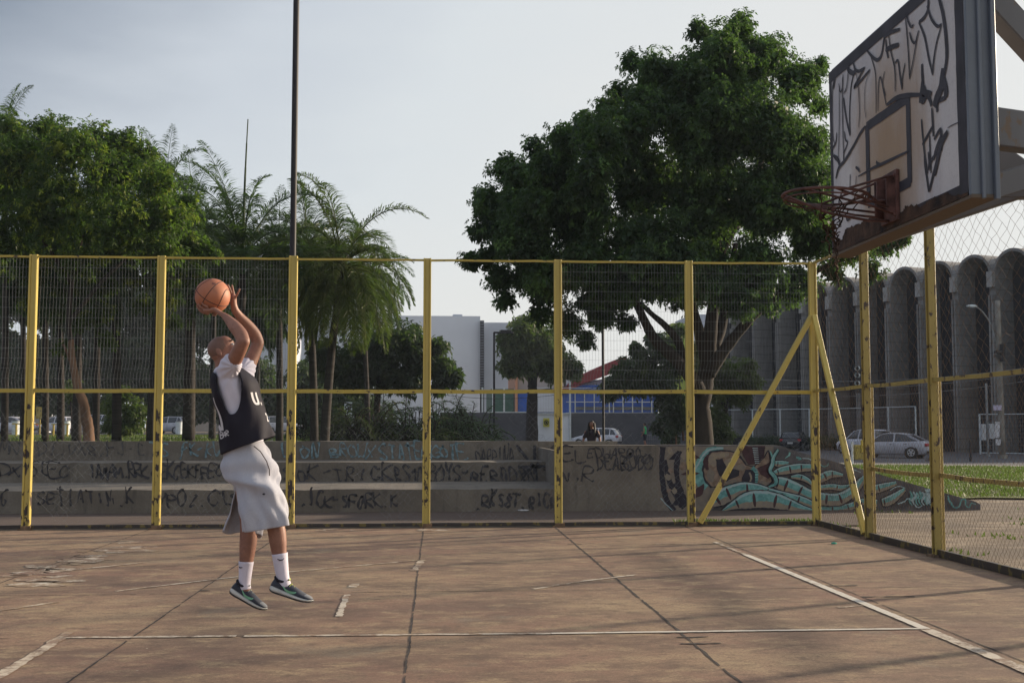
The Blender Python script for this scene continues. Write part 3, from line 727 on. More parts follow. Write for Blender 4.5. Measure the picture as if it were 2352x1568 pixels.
scrawl(g, 'SOK-TRICK', f2, 650, 905, 1068, 1106, .05); scrawl(g, 'RSTNBOYS-', f2, 905, 1080, 1066, 1108, .055); scrawl(g, 'BERODXN', f2, 1080, 1235, 1072, 1112, .055)
scrawl(g, 'C', f1, 0, 20, 1122, 1160, .04); scrawl(g, 'SETIATIM.K', f1, 85, 310, 1122, 1160, .04); scrawl(g, 'YPOZ.CISKM', f1, 360, 600, 1124, 1162, .045)
scrawl(g, '.ICK-SFORK.K', f1, 688, 915, 1128, 1166, .05); scrawl(g, '.RKS8T.RICK', f1, 1090, 1283, 1130, 1168, .055)
g.build('graffiti', M['spray_black'], wall_t, fix=False)
g = MB()
scrawl(g, 'DARPINA', f3, 1092, 1182, 1024, 1066, .035, .5)
for a, b in (((1228, 1088), (1228, 1022)), ((1186, 1022), (1226, 1072)), ((1276, 1020), (1230, 1072)), ((1190, 1072), (1272, 1070))):
    Q = [(a[0] + (b[0] - a[0]) * t / 12, a[1] + (b[1] - a[1]) * t / 12) for t in range(13)]
    for fn_, keep_ in ((f3, lambda v: v < 1058), (f2, lambda v: v > 1063)):
        P = [fn_(*q) for q in Q if keep_(q[1])]
        if len(P) > 1: ribbon(g, P, [.07] * len(P), .004, jit=.2)
g.build('graffiti', M['spray_black'], wall_t, fix=False)
g = MB()
scrawl(g, '*', f2, 1196, 1226, 1066, 1094, .05, .2, .006); scrawl(g, '*', f2, 1252, 1280, 1066, 1094, .05, .2, .006)
scrawl(g, 'EL', f1, 1293, 1345, 1030, 1062, .035, .2); scrawl(g, 'EDUARDO', f1, 1348, 1476, 1028, 1054, .035, .25); scrawl(g, 'DEABUDO', f1, 1370, 1500, 1044, 1080, .04, .35)
scrawl(g, 'V.R', f1, 1290, 1364, 1072, 1106, .04, .2); scrawl(g, 'O', f1, 1432, 1466, 1040, 1086, .05, .3); scrawl(g, 'O', f1, 1474, 1496, 1042, 1066, .03, .3)
g.build('graffiti', M['spray_black'], wall_t, fix=False)
# =================== BASKETBALL HOOP ===================
XB, YN, YF_, ZB, ZT = 2.44, 5.09, 6.92, 2.665, 3.80
hoop = thing('basketball_hoop', 'battered outdoor basketball hoop with a graffiti covered white backboard and rusty rim', 'basketball hoop', (4.9, 5.6, 0))
def board_mat():
    m, n, l, b = nodes_of('weathered_board_paint'); vec = ocoord(n)
    c = mixc(n, l, rmp(n, l, noise(n, l, vec, 1.6, 6, .6, (1, 1, .8)), [(.35, 0.0), (.65, 1.0)]), (.44, .44, .47), (.60, .59, .58))
    # brown dirt in the middle of the board
    mp_ = n.new('ShaderNodeMapping'); mp_.inputs['Location'].default_value = (0, 0, 0); l.new(vec, mp_.inputs[0])
    ds = n.new('ShaderNodeVectorMath'); ds.operation = 'DISTANCE'; l.new(vec, ds.inputs[0]); ds.inputs[1].default_value = (XB - 4.9, 6.0 - 5.6, 3.12)
    ad = n.new('ShaderNodeMath'); ad.operation = 'MULTIPLY_ADD'; l.new(noise(n, l, vec, 3, 6, .65, (1, 1, .5)), ad.inputs[0]); ad.inputs[1].default_value = .7; l.new(ds.outputs['Value'], ad.inputs[2])
    c = mixc(n, l, rmp(n, l, ad.outputs[0], [(.50, .95), (.75, .6), (1.05, 0.0)]), c, (.36, .25, .15))
    c = mixc(n, l, rmp(n, l, noise(n, l, vec, 5, 7, .7, (1, 2.5, .4)), [(.55, 0.0), (.75, .5)]), c, (.30, .20, .13))
    c = mixc(n, l, rmp(n, l, noise(n, l, vec, 60, 4, .7), [(.5, 0.0), (.8, .35)]), c, (.25, .23, .22))
    l.new(c, b.inputs['Base Color']); b.inputs['Roughness'].default_value = .7
    bump(n, l, b, noise(n, l, vec, 30, 4, .6), .15, .004); return m
M['board'] = board_mat()
M['board_black'] = pm('black_board_paint', (.032, .030, .040), .65, .4, 6, bmp=.1)
M['rust'] = pm('flaking_rust', (.022, .016, .016), .95, .6, 11, c2=(.095, .055, .035), bmp=.8, bscale=40)
M['rust_red'] = pm('rusty_red_rim', (.085, .042, .038), .75, .5, 16, c2=(.17, .085, .072), bmp=.3)
M['under'] = pm('sandy_underside', (.24, .20, .15), .8, .5, 5, c2=(.12, .09, .065), bmp=.3)
mb = MB(); mb.box((XB + .012, (YN + YF_) / 2, (ZB + ZT) / 2), (.024, YF_ - YN, ZT - ZB)); mb.build('board', M['board'], hoop)
def bY(y, z, k=.003): return Vector((XB - k, y, z))
def ribX(mb, P, w, jit=.08):
    n = len(P); L = []; Rr = []
    for i in range(n):
        t = (P[min(i + 1, n - 1)] - P[max(i - 1, 0)]); t.x = 0
        if t.length < 1e-6: t = Vector((0, 0, 1))
        t.normalize(); s = Vector((0, -t.z, t.y)); ww = w[i] if hasattr(w, '__len__') else w
        L.append(P[i] + s * ww / 2 * (1 + random.uniform(-jit, jit))); Rr.append(P[i] - s * ww / 2 * (1 + random.uniform(-jit, jit)))
    mb.grid([L, Rr])
# painted black border and target square
mb = MB()
for (y0, z0, y1, z1, w) in ((YN + .045, ZB, YN + .045, ZT, .09), (YF_ - .022, ZB, YF_ - .022, ZT, .044), (YN, ZT - .035, YF_, ZT - .035, .07), (YN, ZB + .03, YF_, ZB + .03, .06)):
    k = .002 if y0 == y1 else .0032
    n_ = 24; ribX(mb, [bY(y0 + (y1 - y0) * i / n_, z0 + (z1 - z0) * i / n_, k) for i in range(n_ + 1)], w, .05)
mb.build('border', M['board_black'], hoop, fix=False)
S1 = lambda x, y: onX(1883.4 + x * .23438, y * .23438, XB)
S2 = lambda x, y: onX(1782.4 + x * .15625, 349.1 + y * .15625, XB)
mb = MB(); sqc = [S1(462, 1215), S1(855, 965), S1(905, 1568), S1(490, 1568)]
q = [(6.36, 3.19), (5.79, 3.19), (5.79, 2.80), (6.36, 2.80)]
ylft, yrgt, ztp, zbt = S1(465, 1215).y, S1(865, 990).y, (S1(465, 1215).z + S1(865, 990).z) / 2, S2(1995, 430).z
for k, (y0, z0, y1, z1) in enumerate(((ylft, ztp, yrgt, ztp), (yrgt, ztp, yrgt, zbt), (yrgt, zbt, ylft, zbt), (ylft, zbt, ylft, ztp))):
    ribX(mb, [bY(y0 + (y1 - y0) * (i / 12 * 1.04 - .02), z0 + (z1 - z0) * (i / 12 * 1.04 - .02), .0028 + .0003 * k) for i in range(13)], .055, .06)
mb.build('target_square', M['board_black'], hoop, fix=False)
# graffiti strokes traced in the plane of the board (width in metres)
GS = [(S1, [(150, 780), (128, 880), (130, 1300), (150, 1420)], .016), (S1, [(150, 770), (140, 830), (130, 870)], .05),
 (S1, [(170, 1300), (160, 1400), (120, 1480), (160, 1568)], .025), (S1, [(190, 820), (205, 900), (225, 860), (232, 730)], .02), (S1, [(195, 850), (195, 1200), (185, 1568)], .016),
 (S1, [(228, 760), (225, 1000), (230, 1250), (240, 1568)], .02), (S1, [(290, 620), (270, 840), (240, 920)], .018), (S1, [(235, 960), (260, 1150), (300, 1330)], .032), (S1, [(345, 690), (310, 850), (295, 1100), (300, 1320)], .024),
 (S1, [(290, 610), (280, 680), (330, 720), (360, 690)], .05), (S1, [(330, 610), (350, 680), (390, 700), (445, 665)], .032), (S1, [(440, 670), (380, 780), (340, 860), (400, 800), (495, 685)], .03), (S1, [(360, 700), (385, 900), (395, 1100), (385, 1250)], .014),
 (S1, [(495, 690), (450, 850), (445, 1050), (460, 1160)], .01), (S1, [(460, 490), (520, 560), (570, 590), (610, 530), (635, 380), (660, 350)], .035), (S1, [(500, 540), (545, 700), (555, 900), (555, 1110)], .016),
 (S1, [(575, 1090), (580, 830), (600, 760), (630, 900), (655, 1030)], .018), (S1, [(640, 700), (620, 820), (650, 940)], .014),
 (S1, [(630, 370), (700, 320), (790, 290)], .035), (S1, [(680, 350), (700, 500), (740, 680), (745, 900)], .02), (S1, [(650, 490), (720, 460), (780, 440)], .045), (S1, [(650, 390), (660, 500), (675, 570)], .03),
 (S1, [(740, 620), (770, 600), (790, 740), (810, 880)], .025), (S1, [(840, 620), (815, 760), (810, 880)], .02),
 (S1, [(850, 110), (870, 210), (900, 265), (925, 245)], .024), (S1, [(840, 130), (865, 400), (880, 640), (885, 780)], .02), (S1, [(885, 320), (905, 390), (940, 420), (975, 300)], .024), (S1, [(960, 360), (920, 600), (885, 770)], .018),
 (S1, [(1065, -60), (1065, 80), (1030, 170), (975, 220)], .035), (S1, [(975, 220), (1030, 360), (1070, 560), (1110, 730)], .028), (S1, [(1055, 60), (1100, 190), (1160, 260), (1200, 240)], .028), (S1, [(1195, 260), (1150, 420), (1120, 600), (1110, 740)], .024),
 (S1, [(1160, -60), (1210, 130), (1240, 350), (1250, 560), (1225, 720), (1200, 830)], .048), (S1, [(1215, 670), (1195, 850), (1150, 970), (1130, 1050)], .09), (S1, [(1200, 720), (1240, 880), (1240, 960)], .07), (S1, [(1240, 960), (1160, 1000), (1155, 1100)], .04),
 (S1, [(1005, 630), (1010, 760), (1025, 880), (1080, 970), (1100, 1040)], .045), (S1, [(1015, 760), (1000, 900), (985, 1010)], .05), (S1, [(1020, 850), (1030, 950), (1000, 990)], .08), (S1, [(1100, 920), (1040, 900)], .04), (S1, [(660, 1030), (760, 960), (860, 935), (1000, 930)], .04),
 (S1, [(1105, 1060), (1112, 1200), (1120, 1340)], .03), (S1, [(1000, 1170), (1008, 1290), (1020, 1400)], .026), (S1, [(1110, 1240), (1060, 1330), (1010, 1420)], .03), (S1, [(1080, 1330), (1085, 1480), (1095, 1700)], .022), (S1, [(1020, 1400), (1035, 1540), (1060, 1700)], .026),
 (S1, [(1125, 1370), (1170, 1290), (1195, 1260)], .03), (S1, [(1190, 1260), (1195, 1330), (1150, 1450), (1120, 1568)], .035), (S1, [(1260, 1290), (1200, 1400), (1170, 1520), (1130, 1720)], .06), (S1, [(1185, 1300), (1200, 1380), (1195, 1480)], .035),
 (S2, [(2190, 0), (2200, 200), (2230, 400), (2255, 590)], .03), (S2, [(2390, 60), (2330, 300), (2262, 580)], .035), (S2, [(2250, 0), (2262, 160), (2255, 260)], .03), (S2, [(2390, 0), (2300, 120), (2250, 270)], .03),
 (S1, [(450, 1240), (400, 1310), (330, 1440), (250, 1568)], .034), (S2, [(1110, 0), (1010, 140), (930, 240), (890, 390)], .036), (S2, [(860, 60), (920, 120), (945, 200)], .05), (S2, [(1000, -20), (1000, 120)], .02),
 (S1, [(245, 1290), (255, 1370), (275, 1400), (240, 1500)], .022), (S1, [(1380, 1195), (1300, 1230), (1260, 1255)], .008),
 (S2, [(1180, 225), (1215, 250), (1240, 290)], .03), (S2, [(1960, -15), (1700, 110), (1500, 200), (1380, 260)], .022), (S2, [(1930, 10), (1560, 190), (1400, 260), (1220, 360)], .018), (S2, [(1560, 190), (1500, 170), (1480, 140)], .03),
 (S2, [(935, 700), (935, 760)], .03), (S2, [(1100, 330), (1095, 560)], .016), (S2, [(1190, 350), (1180, 520)], .012), (S2, [(985, 930), (990, 1000)], .02), (S2, [(1040, 940), (1060, 1000), (1110, 960)], .03)]
mb = MB()
for i, (fn, pts, w) in enumerate(GS):
    P = [fn(*p) for p in spline(pts, 6)]; n_ = len(P); k = .0040 + .00025 * (i % 7)
    P = [Vector((XB - k, min(YF_, max(YN, p.y)), min(ZT, max(ZB, p.z)))) for p in P]
    ws = [w * .62 * (.55 + .45 * math.sin(math.pi * min(1, (j + 1.2) / (n_ * .35)) / 2)) * (.6 + .4 * math.sin(math.pi * min(1, (n_ - j + .2) / (n_ * .35)) / 2)) for j in range(n_)]
    ribX(mb, P, ws, .06)
mb.build('graffiti', M['board_black'], hoop, fix=False)
# rust eating the lower edge
mb = MB(); RP = [(1915, 560), (1936, 552), (1941, 535), (1947, 523), (1962, 519), (1979, 514), (1990, 506), (2003, 499), (2032, 501), (2062, 498), (2071, 491), (2078, 484), (2082, 474), (2094, 472), (2108, 471), (2116, 474), (2128, 470), (2140, 459), (2150, 452), (2165, 446), (2176, 442), (2182, 444), (2190, 450), (2217, 446), (2240, 436)]
up_ = []
for (u0, v0), (u1, v1) in zip(RP[:-1], RP[1:]):
    for k in range(4):
        q_ = onX(u0 + (u1 - u0) * k / 4, v0 + (v1 - v0) * k / 4, XB); up_.append((XB - .006 - random.uniform(0, .002), min(YF_, max(YN, q_.y + random.uniform(-.006, .006))), max(ZB + .01, q_.z + random.uniform(-.008, .008))))
mb.grid([[(XB - .006, p[1], ZB - .004) for p in up_], up_]); mb.build('rust_patch', M['rust'], hoop, fix=False)
# steel frame: channels down both ends, deep angle below and above
mb = MB()
mb.box((XB + .062, YN - .012, (ZB + ZT) / 2), (.128, .022, ZT - ZB + .04)); mb.box((XB + .055, YN - .03, (ZB + ZT) / 2), (.018, .02, ZT - ZB + .05)); mb.box((XB + .115, YN - .035, (ZB + ZT) / 2), (.022, .03, ZT - ZB + .06))
mb.box((XB + .0835, YF_ + .012, (ZB + ZT) / 2), (.11, .022, ZT - ZB + .04)); mb.box((XB + .075, (YN + YF_) / 2, ZT + .013), (.12, YF_ - YN, .022))
for y in (5.6, 6.4): mb.box((XB + .06, y, (ZB + ZT) / 2), (.06, .05, ZT - ZB - .02))
for z in (2.95, 3.45): mb.box((XB + .062, (YN + YF_) / 2, z), (.055, YF_ - YN - .06, .05))
mb.build('frame', M['steel'], hoop, bevel=.003)
mb = MB(); mb.box((XB + .060, (YN + YF_) / 2 - .005, ZB - .013), (.125, YF_ - YN + .05, .020)); mb.box((XB + .118, (YN + YF_) / 2, ZB + .03), (.012, YF_ - YN, .065))
mb.build('bottom_flange', M['under'], hoop, bevel=.003)
# arms to the post, the post itself stands out of the picture at the right
mb = MB()
MB_ = lambda a, b, w, h: mb.beam(a, b, w, h)
for y in (5.32, 6.68):
    mb.beam((XB + .13, y, 3.05), (4.75, 5.9 if y < 6 else 6.1, 2.98), .09, .19)
    mb.beam((XB + .13, y, 3.80), (4.8, 5.9 if y < 6 else 6.1, 1.9), .10, .13)
    mb.beam((XB + .13, y, 2.72), (4.8, 5.9 if y < 6 else 6.1, 3.45), .09, .12)
mb.build('support_arm', painted('arm_paint', (.13, .13, .14), chip=(.12, .08, .05), amt=.6, scale=5, grime=.8), hoop, bevel=.006)
mb = MB(); mb.tube([(4.9, 6.0, 0), (4.9, 6.0, 3.7)], .11, 16); mb.build('post', M['steel'], hoop, smooth=False)
# rim
RC = Vector((XB - .365, 5.98, 2.835)); RR = .225
def ringp(a, r=RR, dz=0): return RC + Vector((-math.cos(a) * r, math.sin(a) * r, dz + .012 * math.cos(a) - .006))
rim = MB(); rim.tube([ringp(2 * math.pi * i / 48) for i in range(49)], .0080, 8, cap=False)
rim.tube([ringp(-2.3 + 4.6 * i / 30, RR * .97, -.024) for i in range(31)], .0045, 6)
for s in (-1, 1):
    rim.tube([ringp(s * 1.75), Vector((XB - .05, 5.98 + s * .085, 2.925)), Vector((XB, 5.98 + s * .085, 2.93))], .0065, 7)
    rim.tube([ringp(s * .75), Vector((XB - .16, 5.98 + s * .13, 2.755)), Vector((XB - .005, 5.98 + s * .06, 2.725))], .0065, 7)
    rim.tube([ringp(s * 1.45), Vector((XB - .005, 5.98 + s * .06, 2.75))], .0065, 7)
rim.tube([ringp(.15, RR), Vector((XB - .35, 5.96, 2.735)), Vector((XB - .14, 5.97, 2.70)), Vector((XB - .005, 5.98, 2.70))], .008, 7)
rim.tube([ringp(2.4), ringp(-2.4)], .008, 6); rim.tube([ringp(2.7), Vector((XB - .02, 5.9, 2.80))], .008, 6); rim.tube([ringp(-2.7), Vector((XB - .02, 6.06, 2.80))], .008, 6)
ro = rim.build('rim', M['rust_red'], hoop, smooth=True)
mb = MB(); mb.box((XB - .012, 5.98, 2.825), (.018, .22, .27)); mb.box((XB - .05, 5.98, 2.85), (.07, .016, .15)); mb.box((XB - .04, 5.90, 2.83), (.05, .012, .2)); mb.box((XB - .04, 6.06, 2.83), (.05, .012, .2))
for y, z in ((5.89, 2.93), (6.07, 2.93), (5.89, 2.72), (6.07, 2.72)): mb.tube([(XB - .03, y, z), (XB - .018, y, z)], .012, 6)
mb.build('mounting_plate', M['rust_red'], hoop, bevel=.002)
# remains of the chain net, tangled over the brace
random.seed(21); A = []; B = []
def strand(p, q, sag, n=14, j=.006):
    p, q = Vector(p), Vector(q); pts = [p.lerp(q, i / n) - Vector((0, 0, sag * math.sin(math.pi * i / n))) + Vector((random.gauss(0, j), random.gauss(0, j), random.gauss(0, j))) for i in range(n + 1)]
    for a_, b_ in zip(pts[:-1], pts[1:]): A.append(a_); B.append(b_)
knot = Vector((XB - .33, 6.0, 2.70))
for k in range(9):
    a = 1.1 + 4.1 * k / 8; strand(ringp(a), knot + Vector((random.uniform(-.05, .05), random.uniform(-.05, .05), random.uniform(-.05, .06))), random.uniform(-.02, .03))
for k in range(9): strand(knot + Vector((random.uniform(-.06, .06), random.uniform(-.05, .05), random.uniform(-.08, .08))), knot + Vector((random.uniform(-.06, .06), random.uniform(-.05, .05), random.uniform(-.14, .03))), .02, 8, .008)
for k in range(4): strand(knot + Vector((random.uniform(-.04, .04), random.uniform(-.04, .04), -.02)), knot + Vector((.02 + random.uniform(-.04, .03), random.uniform(-.03, .03), -.11 - .02 * k)), 0, 10, .009)
strand(knot + Vector((.02, 0, -.1)), knot + Vector((.035, 0, -.36)), 0, 16, .006); strand(knot + Vector((.02, 0, -.1)), knot + Vector((.03, .01, -.30)), 0, 16, .008)
wires('net', A, B, .0034, M['rust'], hoop, 5)
random.seed(5)
# =================== PLAYER ===================
PY = 8.0
def PP(u, v, dy=0.0): return onY(u, v, PY + dy)
K = 1 / 331.0       # metres per picture unit at the player
def remesh(obj, vox, smooth=4, fac=.5):
    """fuse overlapping closed pieces into one continuous surface"""
    md = obj.modifiers.new('r', 'REMESH'); md.mode = 'VOXEL'; md.voxel_size = vox; md.use_smooth_shade = True
    if smooth:
        ms = obj.modifiers.new('s', 'SMOOTH'); ms.iterations = smooth; ms.factor = fac
    dg = bpy.context.evaluated_depsgraph_get(); dg.update()
    me = bpy.data.meshes.new_from_object(obj.evaluated_get(dg)); mats = list(obj.data.materials)
    old = obj.data; obj.modifiers.clear(); obj.data = me; bpy.data.meshes.remove(old)
    me.materials.clear()
    for m_ in mats: me.materials.append(m_)
    me.polygons.foreach_set('use_smooth', [True] * len(me.polygons)); me.polygons.foreach_set('material_index', [0] * len(me.polygons)); me.update()
    return obj
def limb(mb, pts, m=5, n=18, axis=(0, 1, 0), capr=True):
    """pts: (point, r_y, r_other) ; smooth tube with rounded ends, ellipse axis along 'axis'"""
    S = spline([(*p, a, b) for p, a, b in pts], m); P = [Vector(s[:3]) for s in S]; Rd = [(float(s[3]), float(s[4])) for s in S]
    t0 = (P[0] - P[1]).normalized(); t1 = (P[-1] - P[-2]).normalized()
    pre = [(P[0] + t0 * min(Rd[0]) * c_, (Rd[0][0] * q, Rd[0][1] * q)) for c_, q in ((.98, .2), (.8, .6), (.5, .86))]
    post = [(P[-1] + t1 * min(Rd[-1]) * c_, (Rd[-1][0] * q, Rd[-1][1] * q)) for c_, q in ((.5, .86), (.8, .6), (.98, .2))]
    PPs = [p for p, _ in pre] + P + [p for p, _ in post]; RRs = [r for _, r in pre] + Rd + [r for _, r in post]
    mb.tube(PPs, RRs, n, True, axis=axis)
def skin_mat(name, c1, c2):
    m, n, l, b = nodes_of(name); vec = ocoord(n)
    c = mixc(n, l, rmp(n, l, noise(n, l, vec, 9, 5, .6), [(.35, 0.0), (.65, 1.0)]), c1, c2)
    c = mixc(n, l, rmp(n, l, noise(n, l, vec, 70, 4, .7), [(.5, 0.0), (.8, .35)]), c, tuple(x * .6 for x in c1))
    c = mixc(n, l, rmp(n, l, noise(n, l, vec, 28, 6, .8), [(.45, 0.0), (.7, .5)]), c, (.17, .075, .055))
    l.new(c, b.inputs['Base Color']); b.inputs['Roughness'].default_value = .55; b.inputs['Specular IOR Level'].default_value = .45
    b.inputs['Subsurface Weight'].default_value = .12; b.inputs['Subsurface Radius'].default_value = (.02, .008, .004); b.inputs['Subsurface Scale'].default_value = .4
    bump(n, l, b, noise(n, l, vec, 160, 3, .6), .12, .002); return m
M['skin'] = skin_mat('brown_skin', (.225, .105, .072), (.32, .155, .105))
def cloth_mat(name, c, c2=None, weave=260, bm_=.25, rough=.9, heather=0.0, sheen=.2):
    m, n, l, b = nodes_of(name); vec = ocoord(n)
    cc = mixc(n, l, rmp(n, l, noise(n, l, vec, 5, 4, .6), [(.3, 0.0), (.7, 1.0)]), c, c2 or tuple(x * .85 for x in c))
    if heather: cc = mixc(n, l, rmp(n, l, noise(n, l, vec, weave, 4, .8), [(.4, 0.0), (.65, heather)]), cc, tuple(x * .45 for x in c))
    l.new(cc, b.inputs['Base Color']); b.inputs['Roughness'].default_value = rough; b.inputs['Specular IOR Level'].default_value = .2
    b.inputs['Sheen Weight'].default_value = sheen; b.inputs['Sheen Roughness'].default_value = .5
    h = noise(n, l, vec, 14, 4, .6, (1, 1, .6)); bump(n, l, b, h, bm_, .012); return m
M['white_cloth'] = cloth_mat('white_cotton', (.62, .60, .70))
M['jersey'] = cloth_mat('black_jersey_fabric', (.020, .018, .028), (.014, .013, .020), rough=.75, sheen=0)
M['grey_cloth'] = cloth_mat('grey_heather_fleece', (.40, .405, .47), (.47, .475, .53), heather=.4)
M['sock'] = cloth_mat('white_sock_knit', (.66, .62, .72)); M['print'] = cloth_mat('white_jersey_print', (.62, .60, .62))

player = thing('person', 'man with shaved head in black jersey and grey shorts, jumping to shoot', 'person', (-1.25, 8.0, 0))
bd = MB()
# --- ball and its place
BC = Vector((-1.536, 8.0, 2.496)); BR = .1195
# --- head: frame tipped back to look at the hoop
hp = R(27); hx = Vector((math.cos(hp), .05, math.sin(hp))).normalized(); hy = Vector((-.05, 1, 0)).normalized(); hz = hx.cross(hy).normalized(); hy = hz.cross(hx)
HR = Matrix((hx, hy, hz)).transposed()
HC = PP(508.5, 799.5, 0.0)
def H(x, y, z): return HC + hx * x + hy * y + hz * z
def hs(c, r, nu=16): bd.sphere(H(*c), r, nu, 12, HR)
hs((-.006, 0, .0), (.088, .073, .080), 24); hs((.030, 0, .006), (.060, .062, .068), 20); hs((.03, 0, -.045), (.060, .056, .062)); hs((-.03, 0, -.035), (.058, .060, .05))
hs((.058, 0, -.085), (.038, .036, .028)); hs((.082, 0, -.098), (.016, .018, .014))            # jaw, chin
hs((.075, 0, .012), (.020, .046, .012))                                                        # brow
for s in (-1, 1):
    hs((.062, s * .036, -.035), (.026, .022, .022)); hs((.045, s * .045, -.075), (.03, .014, .03))   # cheekbone, jaw side
limb(bd, [(H(.085, 0, .0), .008, .008), (H(.102, 0, -.025), .010, .011), (H(.108, 0, -.042), .016, .012)], 3, 10); 
for s in (-1, 1): hs((.096, s * .013, -.045), (.012, .008, .008), 10)
hs((.090, 0, -.066), (.010, .024, .006), 12); hs((.087, 0, -.076), (.010, .021, .007), 12)    # lips
for s in (-1, 1):                                                                               # ears
    bd.sphere(H(-.022, s * .076, -.030), (.018, .008, .031), 14, 10, HR); bd.sphere(H(-.016, s * .080, -.048), (.010, .007, .012), 10, 8, HR)
# --- neck and trunk
limb(bd, [(H(-.02, 0, -.05), .055, .052), (PP(515, 842, 0), .058, .060), (PP(527, 866, 0), .075, .08)], 4)
limb(bd, [(PP(528, 864, 0), .13, .05), (PP(538, 890, 0), .13, .08), (PP(546, 930, 0), .115, .085), (PP(556, 975, 0), .11, .085), (PP(564, 1020, 0), .125, .09), (PP(572, 1032, 0), .13, .10), (PP(575, 1070, 0), .15, .11)], 4, 24)
# --- arms
AL = [(PP(529, 848, -.14), .058, .055), (PP(538, 828, -.20), .053, .051), (PP(550, 803, -.27), .047, .048), (PP(558.5, 784, -.30), .041, .045)]
limb(bd, AL, 5); limb(bd, [(PP(559, 785, -.30), .040, .045), (PP(553, 768, -.275), .043, .045), (PP(540, 751, -.24), .040, .042), (PP(524, 733, -.175), .031, .029), (PP(512, 722.5, -.125), .027, .0185)], 5)
AR = [(PP(563, 858, .16), .056, .055), (PP(573, 835, .20), .051, .050), (PP(585, 808, .23), .046, .046), (PP(592.5, 787, .24), .041, .043)]
limb(bd, AR, 5); limb(bd, [(PP(592.5, 786, .24), .041, .042), (PP(585, 768, .225), .043, .043), (PP(571, 749, .19), .039, .039), (PP(550, 726, .135), .030, .030), (PP(539, 711, .10), .024, .026)], 5)
# --- right hand under the ball: palm up, fingers spread back around it
def ballp(th, ph, r):
    """th from straight down toward -x, ph sideways toward the camera"""
    d = Vector((-math.sin(th) * math.cos(ph), -math.sin(ph), -math.cos(th) * math.cos(ph))); return BC + d * r
limb(bd, [(PP(511, 722.5, -.122), .027, .017), (ballp(R(-18), R(38), BR + .020), .036, .017), (ballp(R(2), R(34), BR + .016), .041, .015), (ballp(R(14), R(31), BR + .013), .041, .012)], 4, 16, axis=(0, 1, 0))
for ph0, ph1, L_, r_ in ((14, 4, 47, .0088), (25, 20, 53, .0092), (37, 37, 50, .0088), (49, 52, 40, .0078)):
    limb(bd, [(ballp(R(10), R(ph0), BR + .012), r_ + .0012, r_ + .0012), (ballp(R(10 + (L_ - 10) * .42), R(ph0 + (ph1 - ph0) * .4), BR + r_ + .004), r_, r_), (ballp(R(10 + (L_ - 10) * .72), R(ph0 + (ph1 - ph0) * .75), BR + r_ + .003), r_ * .93, r_ * .93), (ballp(R(L_), R(ph1), BR + r_ * .9), r_ * .82, r_ * .82)], 3, 10)
limb(bd, [(ballp(R(-16), R(20), BR + .014), .012, .012), (ballp(R(-8), R(2), BR + .012), .011, .011), (ballp(R(0), R(-14), BR + .010), .0095, .0095)], 3, 10)     # thumb
# --- left hand: steadying the far front of the ball, fingers up
limb(bd, [(PP(539.5, 712, .10), .024, .026), (PP(537, 700, .092), .030, .023), (PP(537, 688, .086), .036, .020), (PP(537.5, 680, .082), .036, .015)], 4, 16, axis=(0, 1, 0))
for a_, b_, c_, r_ in (((540.5, 683, .060), (545.5, 675, .048), (550.5, 664, .040), .0080), ((537, 681, .078), (535.5, 669, .074), (533, 655.5, .068), .0088), ((533.5, 681, .098), (529, 667, .098), (523.5, 654.5, .092), .0090), ((530, 683, .115), (523, 670, .122), (515, 661, .118), .0088)):
    limb(bd, [(PP(*a_), r_ + .001, r_ + .001), (PP(*b_), r_, r_), (PP(*c_), r_ * .84, r_ * .84)], 4, 10)
limb(bd, [(PP(534, 700, .12), .013, .013), (PP(526, 693, .125), .011, .011), (PP(518, 689, .118), .0095, .0095)], 3, 10)
# --- legs
limb(bd, [(PP(570, 1080, -.09), .085, .085), (PP(602, 1140, -.10), .078, .082), (PP(624, 1190, -.10), .060, .062), (PP(634, 1212, -.10), .058, .060), (PP(638, 1240, -.10), .056, .0585), (PP(641, 1268, -.10), .048, .050), (PP(646, 1300, -.10), .040, .043), (PP(650, 1332, -.10), .035, .038), (PP(655, 1350, -.10), .035, .038)], 4, 20)
limb(bd, [(PP(562, 1080, .09), .085, .085), (PP(570, 1145, .10), .076, .078), (PP(572, 1200, .10), .060, .061), (PP(571, 1232, .10), .057, .060), (PP(569, 1256, .10), .055, .057), (PP(566, 1286, .10), .046, .048), (PP(564, 1315, .10), .039, .041), (PP(562, 1340, .10), .034, .037), (PP(563, 1356, .10), .035, .037)], 4, 20)
body = bd.build('body', M['skin'], player, smooth=True, fix=False)
remesh(body, .0052, 3, .45)
# facial details: eyes, brows, shaved-hair shadow
M['eye'] = pm('eye_white', (.45, .42, .40), .3, .05, 3); M['brow'] = pm('dark_brow_hair', (.02, .013, .010), .9, .2, 30)
for s in (-1, 1):
    mb = MB(); mb.sphere(H(.0805, s * .031, -.014), .0115, 12, 8); eo = mb.build('eye', M['eye'], player, smooth=True)
    mb = MB(); mb.sphere(H(.0900, s * .031, -.014), .005, 8, 6); mb.build('pupil', M['brow'], eo, smooth=True); mb = MB()
    mb.tube([H(.088, s * .016, .010), H(.091, s * .032, .016), H(.082, s * .050, .010)], .0042, 6)
    mb.build('eyebrow', M['brow'], player, smooth=True)

